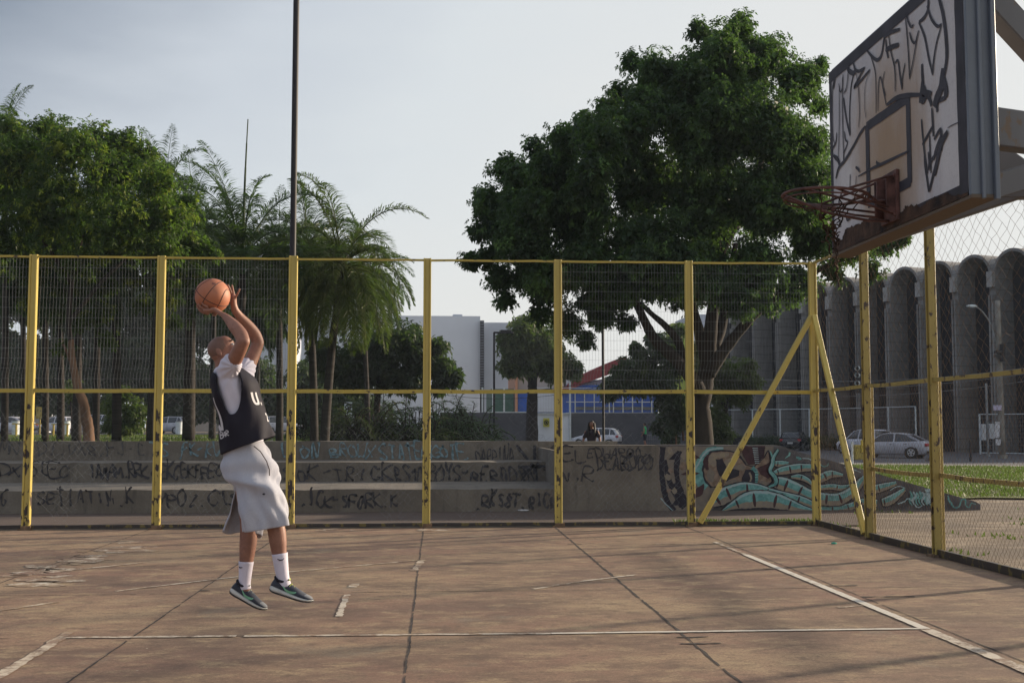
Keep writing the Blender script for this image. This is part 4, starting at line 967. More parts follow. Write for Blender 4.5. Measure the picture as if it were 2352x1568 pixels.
mb = MB(); mb.sphere(H(-.0065, 0, .001), (.0895, .0745, .0815), 36, 24, HR); kp = []
for f in mb.f:
    c = sum((Vector(mb.v[i]) for i in f), Vector()) / len(f) - HC; lx, ly, lz = c.dot(hx), c.dot(hy), c.dot(hz)
    if lx < .048 - .25 * abs(ly) + .25 * max(0, lz) and lz > -.035 + .5 * max(0, lx + .01): kp.append(f)
mb.f = kp; mb.m = [0] * len(kp); mb.build('shaved_hair', skin_mat('shaved_scalp', (.150, .085, .066), (.20, .115, .085)), player, smooth=True)
# --- white T-shirt
mb = MB()
limb(mb, [(PP(520, 857, 0), .135, .058), (PP(528, 872, 0), .172, .095), (PP(537, 895, 0), .168, .120), (PP(546, 930, 0), .150, .125), (PP(555, 965, 0), .145, .125), (PP(563, 1000, 0), .15, .13)], 4, 28)
limb(mb, [(PP(521, 872, -.095), .060, .070), (PP(524, 850, -.135), .066, .074), (PP(534, 832, -.190), .062, .069)], 4, 24, axis=(0, 1, 0))
limb(mb, [(PP(548, 872, .10), .085, .088), (PP(561, 853, .155), .072, .076), (PP(567, 842, .185), .066, .066)], 4, 24, axis=(0, 1, 0))
limb(mb, [(PP(511, 852, -.03), .07, .045), (PP(530, 850, .07), .07, .05)], 3, 16)
ts = mb.build('t_shirt', M['white_cloth'], player, smooth=True, fix=False); remesh(ts, .0075, 6, .5)
def folds(me, amp, fn):
    n_ = len(me.vertices); co = np.zeros(n_ * 3, np.float32); no = np.zeros(n_ * 3, np.float32)
    me.vertices.foreach_get('co', co); me.vertex_normals.foreach_get('vector', no) if hasattr(me, 'vertex_normals') else me.vertices.foreach_get('normal', no)
    co = co.reshape(-1, 3); no = no.reshape(-1, 3); d = fn(co)
    me.vertices.foreach_set('co', (co + no * (d * amp)[:, None]).ravel().astype(np.float32)); me.update()
sh0 = PP(545, 843, -.15) - origin_of(player)
def tf(c):
    dx = c[:, 0] - sh0.x; dz = c[:, 2] - sh0.z; a = np.arctan2(dx, -dz); r = np.sqrt(dx * dx + dz * dz + .001)
    return np.sin(a * 13 + 2 * np.sin(r * 14)) * np.exp(-r * 3.2) * 1.1 + .5 * np.sin(c[:, 0] * 70 + c[:, 2] * 28) * np.exp(-((r - .2) / .12) ** 2)
folds(ts.data, .0035, tf)

# --- black jersey: open shell with a deep armhole on each side
ST = [((503, 842), (548, 840), .105), ((494, 851), (560, 848), .140), ((488.5, 864), (574, 859), .178), ((486, 882), (586, 873), .188), ((488, 900), (595, 892), .182), ((494, 922), (599, 914), .176),
      ((501, 948), (607, 944), .172), ((507, 975), (616, 966), .176), ((510, 1005), (622, 983), .182), ((512.5, 1043), (629, 1002), .188)]
NA = 120
def ring(back, front, hy_, boxy=2.4, dyc=0.0, n=NA):
    B_1, F_1 = PP(*back, dyc), PP(*front, dyc); c = (B_1 + F_1) / 2; ax = (F_1 - B_1) / 2; out = []
    for j in range(n):
        a = 2 * math.pi * j / n; ca, sa = math.cos(a), math.sin(a)
        f = (abs(ca) ** boxy + abs(sa) ** boxy) ** (-1 / boxy)
        out.append(c + ax * (ca * f) + Vector((0, -1, 0)) * (sa * f * hy_))
    return out
def shell(stations, m, foldfn=None, dyf=None, boxy=2.4, n=NA):
    S = spline([(*s[0], *s[1], s[2], s[3] if len(s) > 3 else 0.0) for s in stations], m); rows = []
    for i, s in enumerate(S):
        row = ring((s[0], s[1]), (s[2], s[3]), float(s[4]), boxy, float(s[5]), n)
        if foldfn:
            c = sum(row, Vector()) / len(row); row = [p + (p - c).normalized() * foldfn(i / (len(S) - 1), 2 * math.pi * j / n) for j, p in enumerate(row)]
        rows.append(row)
    return rows
def jf(t, a):
    drape = .006 * math.sin(a * 5 + t * 7) * t + .004 * math.sin(a * 9 - t * 13) * t + .010 * max(0, t - .5) * math.sin(a * 7 + 1)
    diag = .006 * math.sin(18 * t + 2.2 * math.cos(a)) * math.exp(-((t - .55) / .3) ** 2)
    return drape + diag + .003
rows = shell(ST, 9, jf)
def inpoly(x, y, P):
    c = False; j = len(P) - 1
    for i in range(len(P)):
        if (P[i][1] > y) != (P[j][1] > y) and x < (P[j][0] - P[i][0]) * (y - P[i][1]) / (P[j][1] - P[i][1]) + P[i][0]: c = not c
        j = i
    return c
HOLE = [(470, 838), (497.5, 862), (496.5, 875), (500, 893), (505.7, 908), (511, 922), (516, 934), (521, 944), (527, 951.5), (536, 951), (544.5, 944), (549.5, 930), (554, 909), (554.3, 880), (551, 856), (549, 842), (548, 820), (480, 810)]
HOLE = [tuple(q) for q in spline(HOLE, 4)]
me_ = MB().grid(rows, True); keep = []
for f in me_.f:
    c = sum((Vector(me_.v[i]) for i in f), Vector()) / len(f); u, v = pix(c)
    if inpoly(u, v, HOLE): continue
    keep.append(f)
me_.f = keep; me_.m = [0] * len(keep)
jr = me_.build('jersey', M['jersey'], player, smooth=True)
def smooth_edges(o, it=6):
    bm = bmesh.new(); bm.from_mesh(o.data); bm.verts.ensure_lookup_table()
    bv = {v for e in bm.edges if e.is_boundary for v in e.verts}
    for _ in range(it):
        new = {}
        for v in bv:
            nb = [e.other_vert(v) for e in v.link_edges if e.is_boundary]
            if len(nb) == 2: new[v] = v.co * .5 + (nb[0].co + nb[1].co) * .25
        for v, c in new.items(): v.co = c
    bm.to_mesh(o.data); bm.free(); o.data.update()
def thick(o, t):
    md = o.modifiers.new('t', 'SOLIDIFY'); md.thickness = t; md.offset = -1
    dg = bpy.context.evaluated_depsgraph_get(); dg.update(); me = bpy.data.meshes.new_from_object(o.evaluated_get(dg))
    o.modifiers.clear(); o.data = me; me.polygons.foreach_set('use_smooth', [True] * len(me.polygons)); me.update()
smooth_edges(jr, 8); thick(jr, .004)
# white prints on the jersey, lying on its surface: front letters, back letters
def on_shell(rowlist, i, j, off=.002):
    i = max(0, min(len(rowlist) - 1, i)); i0 = int(i); i1 = min(i0 + 1, len(rowlist) - 1); j0 = int(math.floor(j)) % NA; j1 = (j0 + 1) % NA; ti, tj = i - i0, j - math.floor(j)
    p = (rowlist[i0][j0] * (1 - tj) + rowlist[i0][j1] * tj) * (1 - ti) + (rowlist[i1][j0] * (1 - tj) + rowlist[i1][j1] * tj) * ti
    c = sum(rowlist[i0], Vector()) / NA; return p + (p - c).normalized() * off
def near_ij(u, v, near=True):
    best = None
    for i, row in enumerate(rows):
        for j, p in enumerate(row):
            if near and p.y > PY + .12: continue
            a, b = pix(p); d = (a - u) ** 2 + (b - v) ** 2
            if best is None or d < best[0]: best = (d, i, j)
    return best[1], best[2]
def print_strokes(mb, strokes, i0, j0, si, sj, w):
    for st in strokes:
        P = [(i0 - y * si, j0 - x * sj) for x, y in spline(st, 5)]
        L = []; Rr = []
        for k in range(len(P)):
            a = P[min(k + 1, len(P) - 1)]; b = P[max(k - 1, 0)]; t = Vector((a[0] - b[0], a[1] - b[1], 0)).normalized(); s = (-t.y, t.x)
            L.append(on_shell(rows, P[k][0] + s[0] * w, P[k][1] + s[1] * w * 1.5)); Rr.append(on_shell(rows, P[k][0] - s[0] * w, P[k][1] - s[1] * w * 1.5))
        mb.grid([L, Rr])
GG = lambda ch: [[tuple(float(q) / d for q, d in zip(s.split(','), (4, 6))) for s in st.split(' ')] for st in G[ch]]
def mark(strokes, *a_):
    pr = MB(); print_strokes(pr, strokes, *a_); pr.build('jersey_print', M['print'], player, smooth=True, fix=False)
fi, fj = near_ij(587, 925)
mark(GG('U'), fi + 1, fj + 1.5, 9, 5.5, .75); mark([[(0, 0), (.35, 0.02)]], fi + 1, fj - 6, 9, 6, .9); mark(GG('2'), fi + 15, fj - 9, 7, 5, .7)
bi, bj = near_ij(494.5, 930)
mark([[(.5, 1), (.4, .6), (.5, .2), (.6, -.6)]], bi + 10, bj + 2, 16, 8, .8); mark([[(.3, .8), (.7, .3)]], bi + 22, bj + 3, 8, 6, 1.0)
bi, bj = near_ij(513, 992)
mark(GG('B'), bi + 3.6, bj + 3, 4, 3, .32); mark(GG('A'), bi + 3.2, bj - .4, 3.6, 3, .32); mark(GG('R'), bi + 2.8, bj - 4, 3.6, 3, .32)

# --- grey shorts
def sf_(t, a):
    return .006 * math.sin(a * 11 + 3 * math.sin(t * 8)) * t ** 1.5 + .016 * math.sin(20 * t + 3.2 * math.sin(a * .5 + .4)) * math.exp(-((t - .3) / .22) ** 2) + .012 * math.sin(a * 4 + t * 5 + .6) * t + .007 * math.sin(a * 7 - t * 9) * t + .017 * math.sin(14 * t - 2.6 * math.cos(a + .5)) * math.exp(-((t - .45) / .28) ** 2) + .006 * math.sin(27 * t + 3 * math.cos(a)) * t * (1 - t)
near_leg = [((514, 1034), (604, 1012), .150, 0), ((512, 1050), (615, 1032), .158, -.005), ((512, 1075), (626, 1062), .160, -.02), ((519, 1098), (640, 1098), .145, -.06), ((541, 1118), (647, 1122), .130, -.09), ((547, 1150), (655, 1150), .125, -.10), ((552, 1185), (661, 1178), .118, -.115), ((559, 1221), (664.5, 1204), .115, -.118)]
def tilt_rows(rows_):
    n_ = len(rows_)
    for i, r_ in enumerate(rows_):
        t = max(0, (i / (n_ - 1) - .72) / .28) ** 1.5
        for j in range(len(r_)): a = 2 * math.pi * j / len(r_); r_[j] = r_[j] + Vector((0, 0, .03 * t * max(0, math.sin(a)) + .012 * t * math.sin(a * 3)))
    return rows_
far_leg = [((516, 1036), (602, 1014), .146, 0), ((515, 1052), (612, 1034), .154, .005), ((515, 1075), (620, 1064), .156, .02), ((524, 1096), (622, 1100), .140, .06), ((540, 1118), (618, 1130), .112, .11), ((534, 1155), (611, 1165), .108, .12), ((524, 1190), (604, 1200), .105, .13), ((516, 1223), (599, 1234), .100, .135)]
sm_ = MB(); sm_.grid(shell(near_leg, 9, sf_, n=96), True)
so = sm_.build('shorts', M['grey_cloth'], player, smooth=True); thick(so, .007)
sm_ = MB(); sm_.grid(tilt_rows(shell(far_leg, 9, lambda t, a: sf_(t, a + 2) * .8, n=96)), True); nr_ = len(sm_.v) // 96; kp = []
for q_, f in enumerate(sm_.f):
    t_, a_ = (q_ // 96) / (nr_ - 1), 360.0 * (q_ % 96) / 96
    if t_ > .60 and 62 < a_ < 166 - 10 * (t_ - .6): continue
    kp.append(f)
sm_.f = kp; sm_.m = [0] * len(kp)
so2 = sm_.build('shorts', M['grey_cloth'], player, smooth=True); thick(so2, .007)
# join both legs of the shorts into one garment
def join(a, b):
    bm = bmesh.new(); bm.from_mesh(a.data); bm.from_mesh(b.data); bm.to_mesh(a.data); bm.free(); bpy.data.objects.remove(b)
    a.data.polygons.foreach_set('use_smooth', [True] * len(a.data.polygons))
join(so, so2)
# side seam and drawstring, small dark emblem on the leg
mb = MB(); mb.tube([PP(u, v, d) for u, v, d in ((583, 1024, -.150), (598, 1036, -.160), (612, 1058, -.165), (619, 1078, -.160), (619, 1092, -.165))], .0035, 6); mb.build('pocket_seam', cloth_mat('dark_seam', (.08, .06, .06)), player, smooth=True)
mb = MB(); mb.sphere(PP(606, 1134, -.245), (.010, .004, .007), 8, 6); mb.build('emblem', cloth_mat('dark_emblem', (.05, .05, .06)), player)

# --- socks
def sock(pts, mark):
    mb = MB(); S = spline([(*p, a, b) for p, a, b in pts], 5); mb.tube([Vector(s[:3]) for s in S], [(float(s[3]), float(s[4])) for s in S], 22, False, axis=(0, 1, 0))
    o = mb.build('sock', M['sock'], player, smooth=True); thick(o, .003)
    mb = MB(); mb.tube([PP(*m_) for m_ in mark], [.002, .0042, .003, .0012], 6); mb.build('check_mark', M['jersey'], o)
sock([(PP(642.3, 1270, -.10), .052, .0535), (PP(645.5, 1296, -.10), .046, .048), (PP(650, 1326, -.10), .041, .042), (PP(655, 1346, -.10), .040, .041)], [(637, 1283, -.156), (643, 1286, -.157), (649, 1285, -.156), (653, 1281, -.152)])
sock([(PP(565.5, 1288.5, .10), .050, .0515), (PP(563.8, 1312, .10), .044, .045), (PP(562, 1338, .10), .040, .0405), (PP(563, 1352, .10), .040, .040)], [(549, 1300, .06), (551, 1303, .055), (554, 1303, .053), (557, 1302, .053)])

# --- shoes
M['shoe'] = cloth_mat('dark_knit_upper', (.035, .040, .058), (.070, .080, .105), weave=400, heather=.4)
M['shoe_tip'] = cloth_mat('pale_grey_toe_knit', (.17, .18, .20)); M['sole'] = pm('white_midsole_foam', (.50, .50, .48), .6, .25, 12); M['outsole'] = pm('black_outsole', (.02, .02, .025), .7, .2, 9)
M['mint'] = pm('mint_green_logo', (.20, .46, .30), .5, .1, 9); M['lace'] = pm('yellow_lace', (.45, .50, .10), .8, .2, 20); M['lace_pale'] = pm('pale_lace', (.38, .40, .33), .8, .2, 20)
def shoe(heel, toe, yaw_, lace_m, side=-1):
    """heel, toe: world points on the sole line"""
    hx_ = (toe - heel); L = hx_.length; hx_.normalize(); zz = Vector((-hx_.z, 0, hx_.x)).normalized(); yy = zz.cross(hx_)
    T = lambda x, y, z: heel + hx_ * (x * L) + yy * y + zz * z
    sh = bpy.data.objects.new('shoe', None); col.objects.link(sh); sh.parent = player
    xs_ = [0, .03, .08, .16, .28, .42, .55, .68, .80, .90, .96, 1.0]
    hw = [.012, .026, .033, .036, .035, .037, .044, .049, .047, .037, .024, .008]
    zb = [.014, .006, .002, 0, 0, 0, 0, .001, .004, .010, .017, .026]
    zs = [.040, .044, .044, .042, .038, .034, .032, .031, .031, .033, .036, .036]
    zu = [.062, .088, .098, .098, .094, .090, .080, .068, .058, .050, .043, .037]
    def sec(lo, hi, k, top=1.0):
        rr = []
        for i, x in enumerate(xs_):
            z0, z1, w = lo[i], hi[i], hw[i] * k; row = []
            for j in range(20):
                a = 2 * math.pi * j / 20; c_, s_2 = math.cos(a), math.sin(a); f = (abs(c_) ** 3.2 + abs(s_2) ** 3.2) ** (-1 / 3.2) if top == 1 else 1
                ww = w * (1 - .30 * max(0, s_2) if top != 1 else 1); row.append(T(x, c_ * f * ww, (z0 + z1) / 2 + s_2 * f * (z1 - z0) / 2))
            rr.append(row)
        return rr
    def lf(rr): mb = MB(); mb.grid(rr, True); n_ = len(rr) - 1; mb.add(rr[0], [tuple(range(20))]); mb.add(rr[-1], [tuple(range(20))]); return mb
    lf(sec(zb, [a + .010 for a in zb], 1.0)).build('outsole', M['outsole'], sh, smooth=True)
    lf(sec([a + .0075 for a in zb], zs, 1.03)).build('midsole', M['sole'], sh, smooth=True)
    lf(sec([z - .012 for z in zs], zu, .97, 2)).build('upper', M['shoe'], sh, smooth=True)
    # collar, tongue, toe cap
    mb = MB(); mb.tube([T(.17 + .13 * math.cos(a), .036 * math.sin(a), .096 + .006 * math.cos(a * 2)) for a in [2 * math.pi * k / 20 for k in range(21)]], .009, 8, False); mb.build('collar', M['jersey'], sh, smooth=True)
    mb = MB(); limb(mb, [(T(.30, 0, .088), .020, .008), (T(.33, 0, .112), .022, .007)], 3, 12, axis=yy); mb.build('tongue', M['shoe'], sh, smooth=True)
    mb = MB(); mb.sphere(T(.80, 0, .040), (.052, .041, .017), 18, 10, Matrix((hx_, yy, zz)).transposed()); mb.build('toe_cap', M['shoe_tip'], sh, smooth=True)
    mb = MB()
    for k in range(6):
        x = .35 + .07 * k; z = .094 - .0072 * k - .0006 * k * k
        mb.tube([T(x - .01, side * .024, z - .014), T(x, side * .012, z), T(x + .02, -side * .012, z), T(x + .03, -side * .024, z - .014)], .0036, 6)
        mb.tube([T(x - .01, -side * .024, z - .014), T(x, -side * .012, z + .003), T(x + .02, side * .012, z + .003)], .0036, 6)
    mb.tube([T(.34, 0, .104), T(.37, side * .012, .118), T(.36, side * .03, .112)], .004, 6); mb.tube([T(.34, 0, .104), T(.31, -side * .012, .121), T(.35, -side * .02, .118)], .004, 6)
    mb.build('laces', lace_m, sh, smooth=True)
    # curved check mark on each side
    for sd in (side, -side):
        P = spline([(.22, .083), (.29, .062), (.37, .045), (.46, .040), (.56, .048), (.60, .054)], 5); ws = [.0005, .003, .007, .0095, .006, .001]; n_ = len(P); mb = MB(); up2 = []; dn2 = []
        for k, (x, z) in enumerate(P):
            w_ = float(np.interp(k / (n_ - 1), [0, .2, .4, .6, .85, 1], ws)) + .0008
            hwx = float(np.interp(x, xs_, hw)); zt_ = float(np.interp(x, xs_, zu)); zl_ = float(np.interp(x, xs_, zs)) - .012
            for lst, zz_ in ((up2, z + w_), (dn2, z - w_)):
                s_2 = max(-1, min(.97, (zz_ - (zt_ + zl_) / 2) / ((zt_ - zl_) / 2))); c_ = math.sqrt(max(0, 1 - s_2 * s_2)); y = hwx * .97 * c_ * (1 - .30 * max(0, s_2)) + .0022
                lst.append(T(x, sd * y, zz_))
        mb.grid([up2, dn2]); mb.build('check_mark', M['mint'], sh, fix=False)
    return sh
shoe(PP(617.5, 1357, -.10), PP(717, 1389, -.12), 0, M['lace'])
shoe(PP(525, 1361, .10), PP(609, 1407, .09), 0, M['lace_pale'])

# =================== BALL ===================
def ball_mat():
    m, n, l, b = nodes_of('pebbled_orange_leather'); vec = ocoord(n)
    c = mixc(n, l, rmp(n, l, noise(n, l, vec, 6, 5, .6), [(.35, 0.0), (.65, 1.0)]), (.36, .115, .055), (.44, .165, .085))
    c = mixc(n, l, rmp(n, l, noise(n, l, vec, 25, 5, .7), [(.55, 0.0), (.75, .5)]), c, (.22, .09, .06))
    l.new(c, b.inputs['Base Color']); b.inputs['Roughness'].default_value = .6
    v = n.new('ShaderNodeTexVoronoi'); v.inputs['Scale'].default_value = 170; l.new(vec, v.inputs['Vector']); bump(n, l, b, v.outputs['Distance'], -.5, .003); return m
ballt = thing('basketball', 'worn orange basketball held above the head by the jumping man', 'basketball', tuple(BC))
mb = MB(); mb.sphere(BC, BR, 40, 28); mb.build('ball_skin', ball_mat(), ballt, smooth=True)
mb = MB(); n0_ = Vector((-.26, -.927, -.27)).normalized(); e1s = Vector((.57, 0, .82)); e1s = (e1s - n0_ * e1s.dot(n0_)).normalized(); e2s = n0_.cross(e1s); RB = Matrix((n0_, e2s, e1s)).transposed()
def seam(fn, n_=60): mb.tube([BC + RB @ (Vector(fn(2 * math.pi * i / n_)).normalized() * (BR - .0006)) for i in range(n_ + 1)], .0028, 6, False)
seam(lambda a: (math.cos(a), math.sin(a), 0)); seam(lambda a: (math.cos(a), 0, math.sin(a)))
for s in (-1, 1): seam(lambda a, s=s: (math.cos(a) * .62 + 0, s * (.62 + .12 * math.cos(2 * a)), math.sin(a) * .78))
mb.build('seam', pm('black_ball_seam', (.045, .025, .025), .7, .2, 9), ballt, smooth=True)
mb = MB(); tp = BC + (PP(491, 653, -.085) - BC).normalized() * (BR + .0008); nn_ = (tp - BC).normalized(); e1_ = nn_.cross(Vector((0, 0, 1))).normalized(); e2_ = e1_.cross(nn_)
for s in (-1, 1): mb.tube([BC + ((tp + e1_ * (s * .006 + .006 * math.cos(a)) + e2_ * .007 * math.sin(a)) - BC).normalized() * (BR + .0004) for a in [6.283 * k / 10 for k in range(11)]], .0016, 5, False)
mb.build('stamp', pm('faded_ball_print', (.10, .06, .07), .7, .2, 9), ballt, smooth=True)
# =================== CARS ===================
random.seed(3)
def lerp_tab(x, T): return float(np.interp(x, [t[0] for t in T], [t[1] for t in T]))
CAR = {
 'hatch': dict(L=3.9, W=1.66, top=[(-1.95, .84), (-1.90, .98), (-1.2, .95), (.55, .92), (1.2, .86), (1.75, .72), (1.93, .55)], gl=[(-1.86, .98), (-1.62, 1.36), (-1.3, 1.46), (-.2, 1.49), (.25, 1.42), (1.05, .92)], wx=(-1.22, 1.22), wr=.30),
 'sedan': dict(L=4.55, W=1.76, top=[(-2.27, .70), (-2.22, .94), (-1.75, 1.0), (-1.2, .97), (.7, .94), (1.3, .88), (2.05, .74), (2.25, .55)], gl=[(-1.85, .99), (-1.1, 1.36), (-.6, 1.45), (.1, 1.46), (.45, 1.38), (1.25, .92)], wx=(-1.32, 1.38), wr=.33),
 'suv': dict(L=4.3, W=1.78, top=[(-2.15, .80), (-2.10, 1.05), (-1.5, 1.02), (.6, 1.0), (1.3, .96), (1.95, .82), (2.13, .6)], gl=[(-2.03, 1.04), (-1.85, 1.52), (-1.5, 1.64), (-.2, 1.66), (.25, 1.58), (1.05, 1.0)], wx=(-1.28, 1.32), wr=.35)}
def car_paint(name, c, rough=.32): return pm(name, c, rough, .12, 1.5, spec=.6)
def make_car(kind, paint, label, x, y, z, rot, group='cars parked beyond the court', cat='car', detail=True):
    D = CAR[kind]; Lh, Wd = D['L'] / 2, D['W'] / 2; root = thing('parked_car', label, cat, (0, 0, 0), group)
    xs_ = sorted(set([-Lh, Lh] + list(np.linspace(-Lh, Lh, 26)))); rr = []
    for x_ in xs_:
        e = abs(x_) / Lh; zt = lerp_tab(x_, D['top']); zb = .20 + .14 * max(0, e - .86) / .14; w = Wd * (1 - .10 * max(0, (e - .62) / .38) ** 2 - .14 * max(0, (e - .9) / .1))
        zm = zb + (zt - zb) * .55; rr.append([(x_, s * wq, zq) for s, wq, zq in ((-1, w * .86, zb), (-1, w * .97, zb + .07), (-1, w, zm), (-1, w * .985, zt - .10), (-1, w * .90, zt - .01), (-1, w * .55, zt + .012), (1, w * .55, zt + .012), (1, w * .90, zt - .01), (1, w * .985, zt - .10), (1, w, zm), (1, w * .97, zb + .07), (1, w * .86, zb))])
    mb = MB(); mb.grid(rr, True); n_ = len(rr); mb.add(rr[0], [tuple(range(12))]); mb.add(rr[-1], [tuple(range(12))]); bdy = mb.build('body', paint, root, smooth=True)
    gl = D['gl']; gx = [g_[0] for g_ in gl]
    def ghw(z, x_): zb_ = .95; return Wd * (.90 - .20 * max(0, (z - zb_) / .55))
    mb = MB(); rr = []
    for x_ in sorted(set(list(np.linspace(gx[0], gx[-1], 18)) + gx)):
        zt = lerp_tab(x_, gl); zb = min(zt - .01, lerp_tab(x_, D['top']) - .03); wt = ghw(zt, x_); wb = Wd * .885
        rr.append([(x_, -wb, zb), (x_, -(wb + wt) / 2 - .01, (zb + zt) / 2), (x_, -wt, zt - .02), (x_, -wt * .8, zt), (x_, wt * .8, zt), (x_, wt, zt - .02), (x_, (wb + wt) / 2 + .01, (zb + zt) / 2), (x_, wb, zb)])
    mb.grid(rr); mb.build('window', M['glass'], root, smooth=True)
    # roof skin and pillars
    mb = MB(); x0, x1 = gx[1] - .05, gx[-2] + .05; rr = []
    for x_ in np.linspace(x0, x1, 12):
        zt = lerp_tab(x_, gl) + .012; wt = ghw(zt, x_) + .012; rr.append([(x_, -wt, zt - .07), (x_, -wt, zt - .025), (x_, -wt * .8, zt), (x_, wt * .8, zt), (x_, wt, zt - .025), (x_, wt, zt - .07)])
    mb.grid(rr)
    for s in (-1, 1):
        for (xa, xb, wd) in ((gx[0] + .02, gx[1] + .02, .13), (gx[-1] - .04, gx[-2], .06), (-.32, -.34, .09)) + (((-1.25, -1.28, .06),) if kind != 'sedan' else ()):
            za = lerp_tab(xa, D['top']) - .02 if xa != gx[0] + .02 else lerp_tab(xa, gl) - .05
            zb_ = lerp_tab(xb, gl) - .02; mb.beam((xa, s * (Wd * .895), za), (xb, s * (ghw(zb_, xb) + .006), zb_), wd, .03, (0, 1, 0))
    mb.build('roof', paint, root, smooth=False)
    for wx in D['wx']:
        for s in (-1, 1):
            r = D['wr']; c = Vector((wx, s * (Wd - .09), r))
            mb = MB(); mb.tube([c + Vector((0, s * -.10, 0)), c + Vector((0, s * .085, 0))], r + .055, 24); mb.build('wheel_arch', M['tyre'], root) if detail else None
            mb = MB(); mb.tube([c + Vector((0, -.1 * s, 0)), c + Vector((0, .098 * s, 0))], r, 24); wo = mb.build('wheel', M['tyre'], root, bevel=.012)
            mb = MB(); mb.tube([c + Vector((0, .09 * s, 0)), c + Vector((0, .102 * s, 0))], r * .66, 20)
            ro_ = mb.build('rim', M['rim'], wo)
            if detail:
                mb = MB()
                for k in range(5):
                    a = 6.283 * k / 5 + .3; mb.prism([c + Vector((math.cos(a + d_) * q * r, .103 * s, math.sin(a + d_) * q * r)) for d_, q in ((-.15, .2), (.15, .2), (.32, .56), (-.32, .56))], (0, .003 * s, 0))
                mb.build('rim_gap', M['tyre'], wo, fix=False)
    for s in (-1, 1):
        mb = MB(); zt = lerp_tab(-Lh + .1, D['top']); mb.box((-Lh + .10, s * Wd * .80, zt - .17), (.20, .26, .17)); mb.build('tail_light', M['red_lamp'], root, bevel=.03)
        mb = MB(); mb.box((Lh - .16, s * Wd * .72, .62), (.22, .30, .13)); mb.build('headlight', M['lamp_lens'], root, bevel=.03)
        mb = MB(); mb.box((gx[-1] - .25, s * (Wd + .06), .98), (.10, .16, .11)); mb.build('side_mirror', paint, root, bevel=.02)
        if detail:
            mb = MB(); mb.box((-.15, s * (Wd - .002), .80), (.14, .02, .025)); mb.box((-1.0, s * (Wd - .002), .82), (.14, .02, .025)); mb.box((-.36, s * (Wd - .001), .60), (.012, .012, .6)); mb.build('door_handle', M['glass'], root)
    mb = MB(); mb.box((-Lh - .005, 0, .60 if kind != 'sedan' else .72), (.02, .40, .13)); mb.build('number_plate', M['plate'], root)
    mb = MB(); mb.box((-Lh + .05, 0, .36), (.12, Wd * 1.7, .14)); mb.box((Lh - .05, 0, .36), (.12, Wd * 1.6, .14)); mb.build('bumper', M['tyre'], root, bevel=.02)
    root.location = (x, y, z); root.rotation_euler = (0, 0, rot); return root
P_silver = car_paint('silver_paint', (.40, .40, .45), .3); P_white = car_paint('white_car_paint', (.58, .58, .64)); P_black = car_paint('black_car_paint', (.018, .018, .024), .2)
def at(u, v, Y_): p = onY(u, v, Y_); return p
p = at(2050, 1048, 67); make_car('sedan', P_silver, 'silver saloon car on the road beyond the lawn at the right', p.x, 67, terrain(p.x, 67) + .02, R(180 - 38))
p = at(1962, 1035, 80); make_car('suv', P_white, 'pale grey estate car seen from the rear, partly behind the silver saloon', p.x, 78, terrain(p.x, 78) + .02, R(108))
p = at(1826, 1030, 88); make_car('hatch', P_black, 'black hatchback with red tail lamps standing before the white railing', p.x, 88, terrain(p.x, 88) + .02, R(62))
p = at(1652, 1025, 86); make_car('suv', P_black, 'dark car in the shade just right of the trunk of the big tree', p.x, 86, terrain(p.x, 86) + .02, R(35))
p = at(1370, 1020, 93); make_car('hatch', P_white, 'white hatchback parked behind the woman, before the grey boundary wall', p.x, 93, terrain(p.x, 93) + .02, R(180 - 22))
for (u, Y_, kd, pt, rt, lb) in ((388, 104, 'hatch', P_silver, 158, 'silver hatchback showing its rear wheel, left of the palm on a thick trunk'), (20, 104, 'sedan', P_white, 165, 'white car at the left edge of the picture behind the palm trunks'),
        (133, 104, 'hatch', P_white, 150, 'white car showing its tailgate between palm trunks'), (216, 106, 'suv', P_white, 160, 'white car partly hidden by the leaning reddish trunk'), (648, 100, 'hatch', P_silver, 20, 'pale car in the shade between the player and the thick yellow post')):
    p = at(u, 990, Y_); make_car(kd, pt, lb, p.x, Y_, terrain(p.x, Y_) + .02, R(rt))

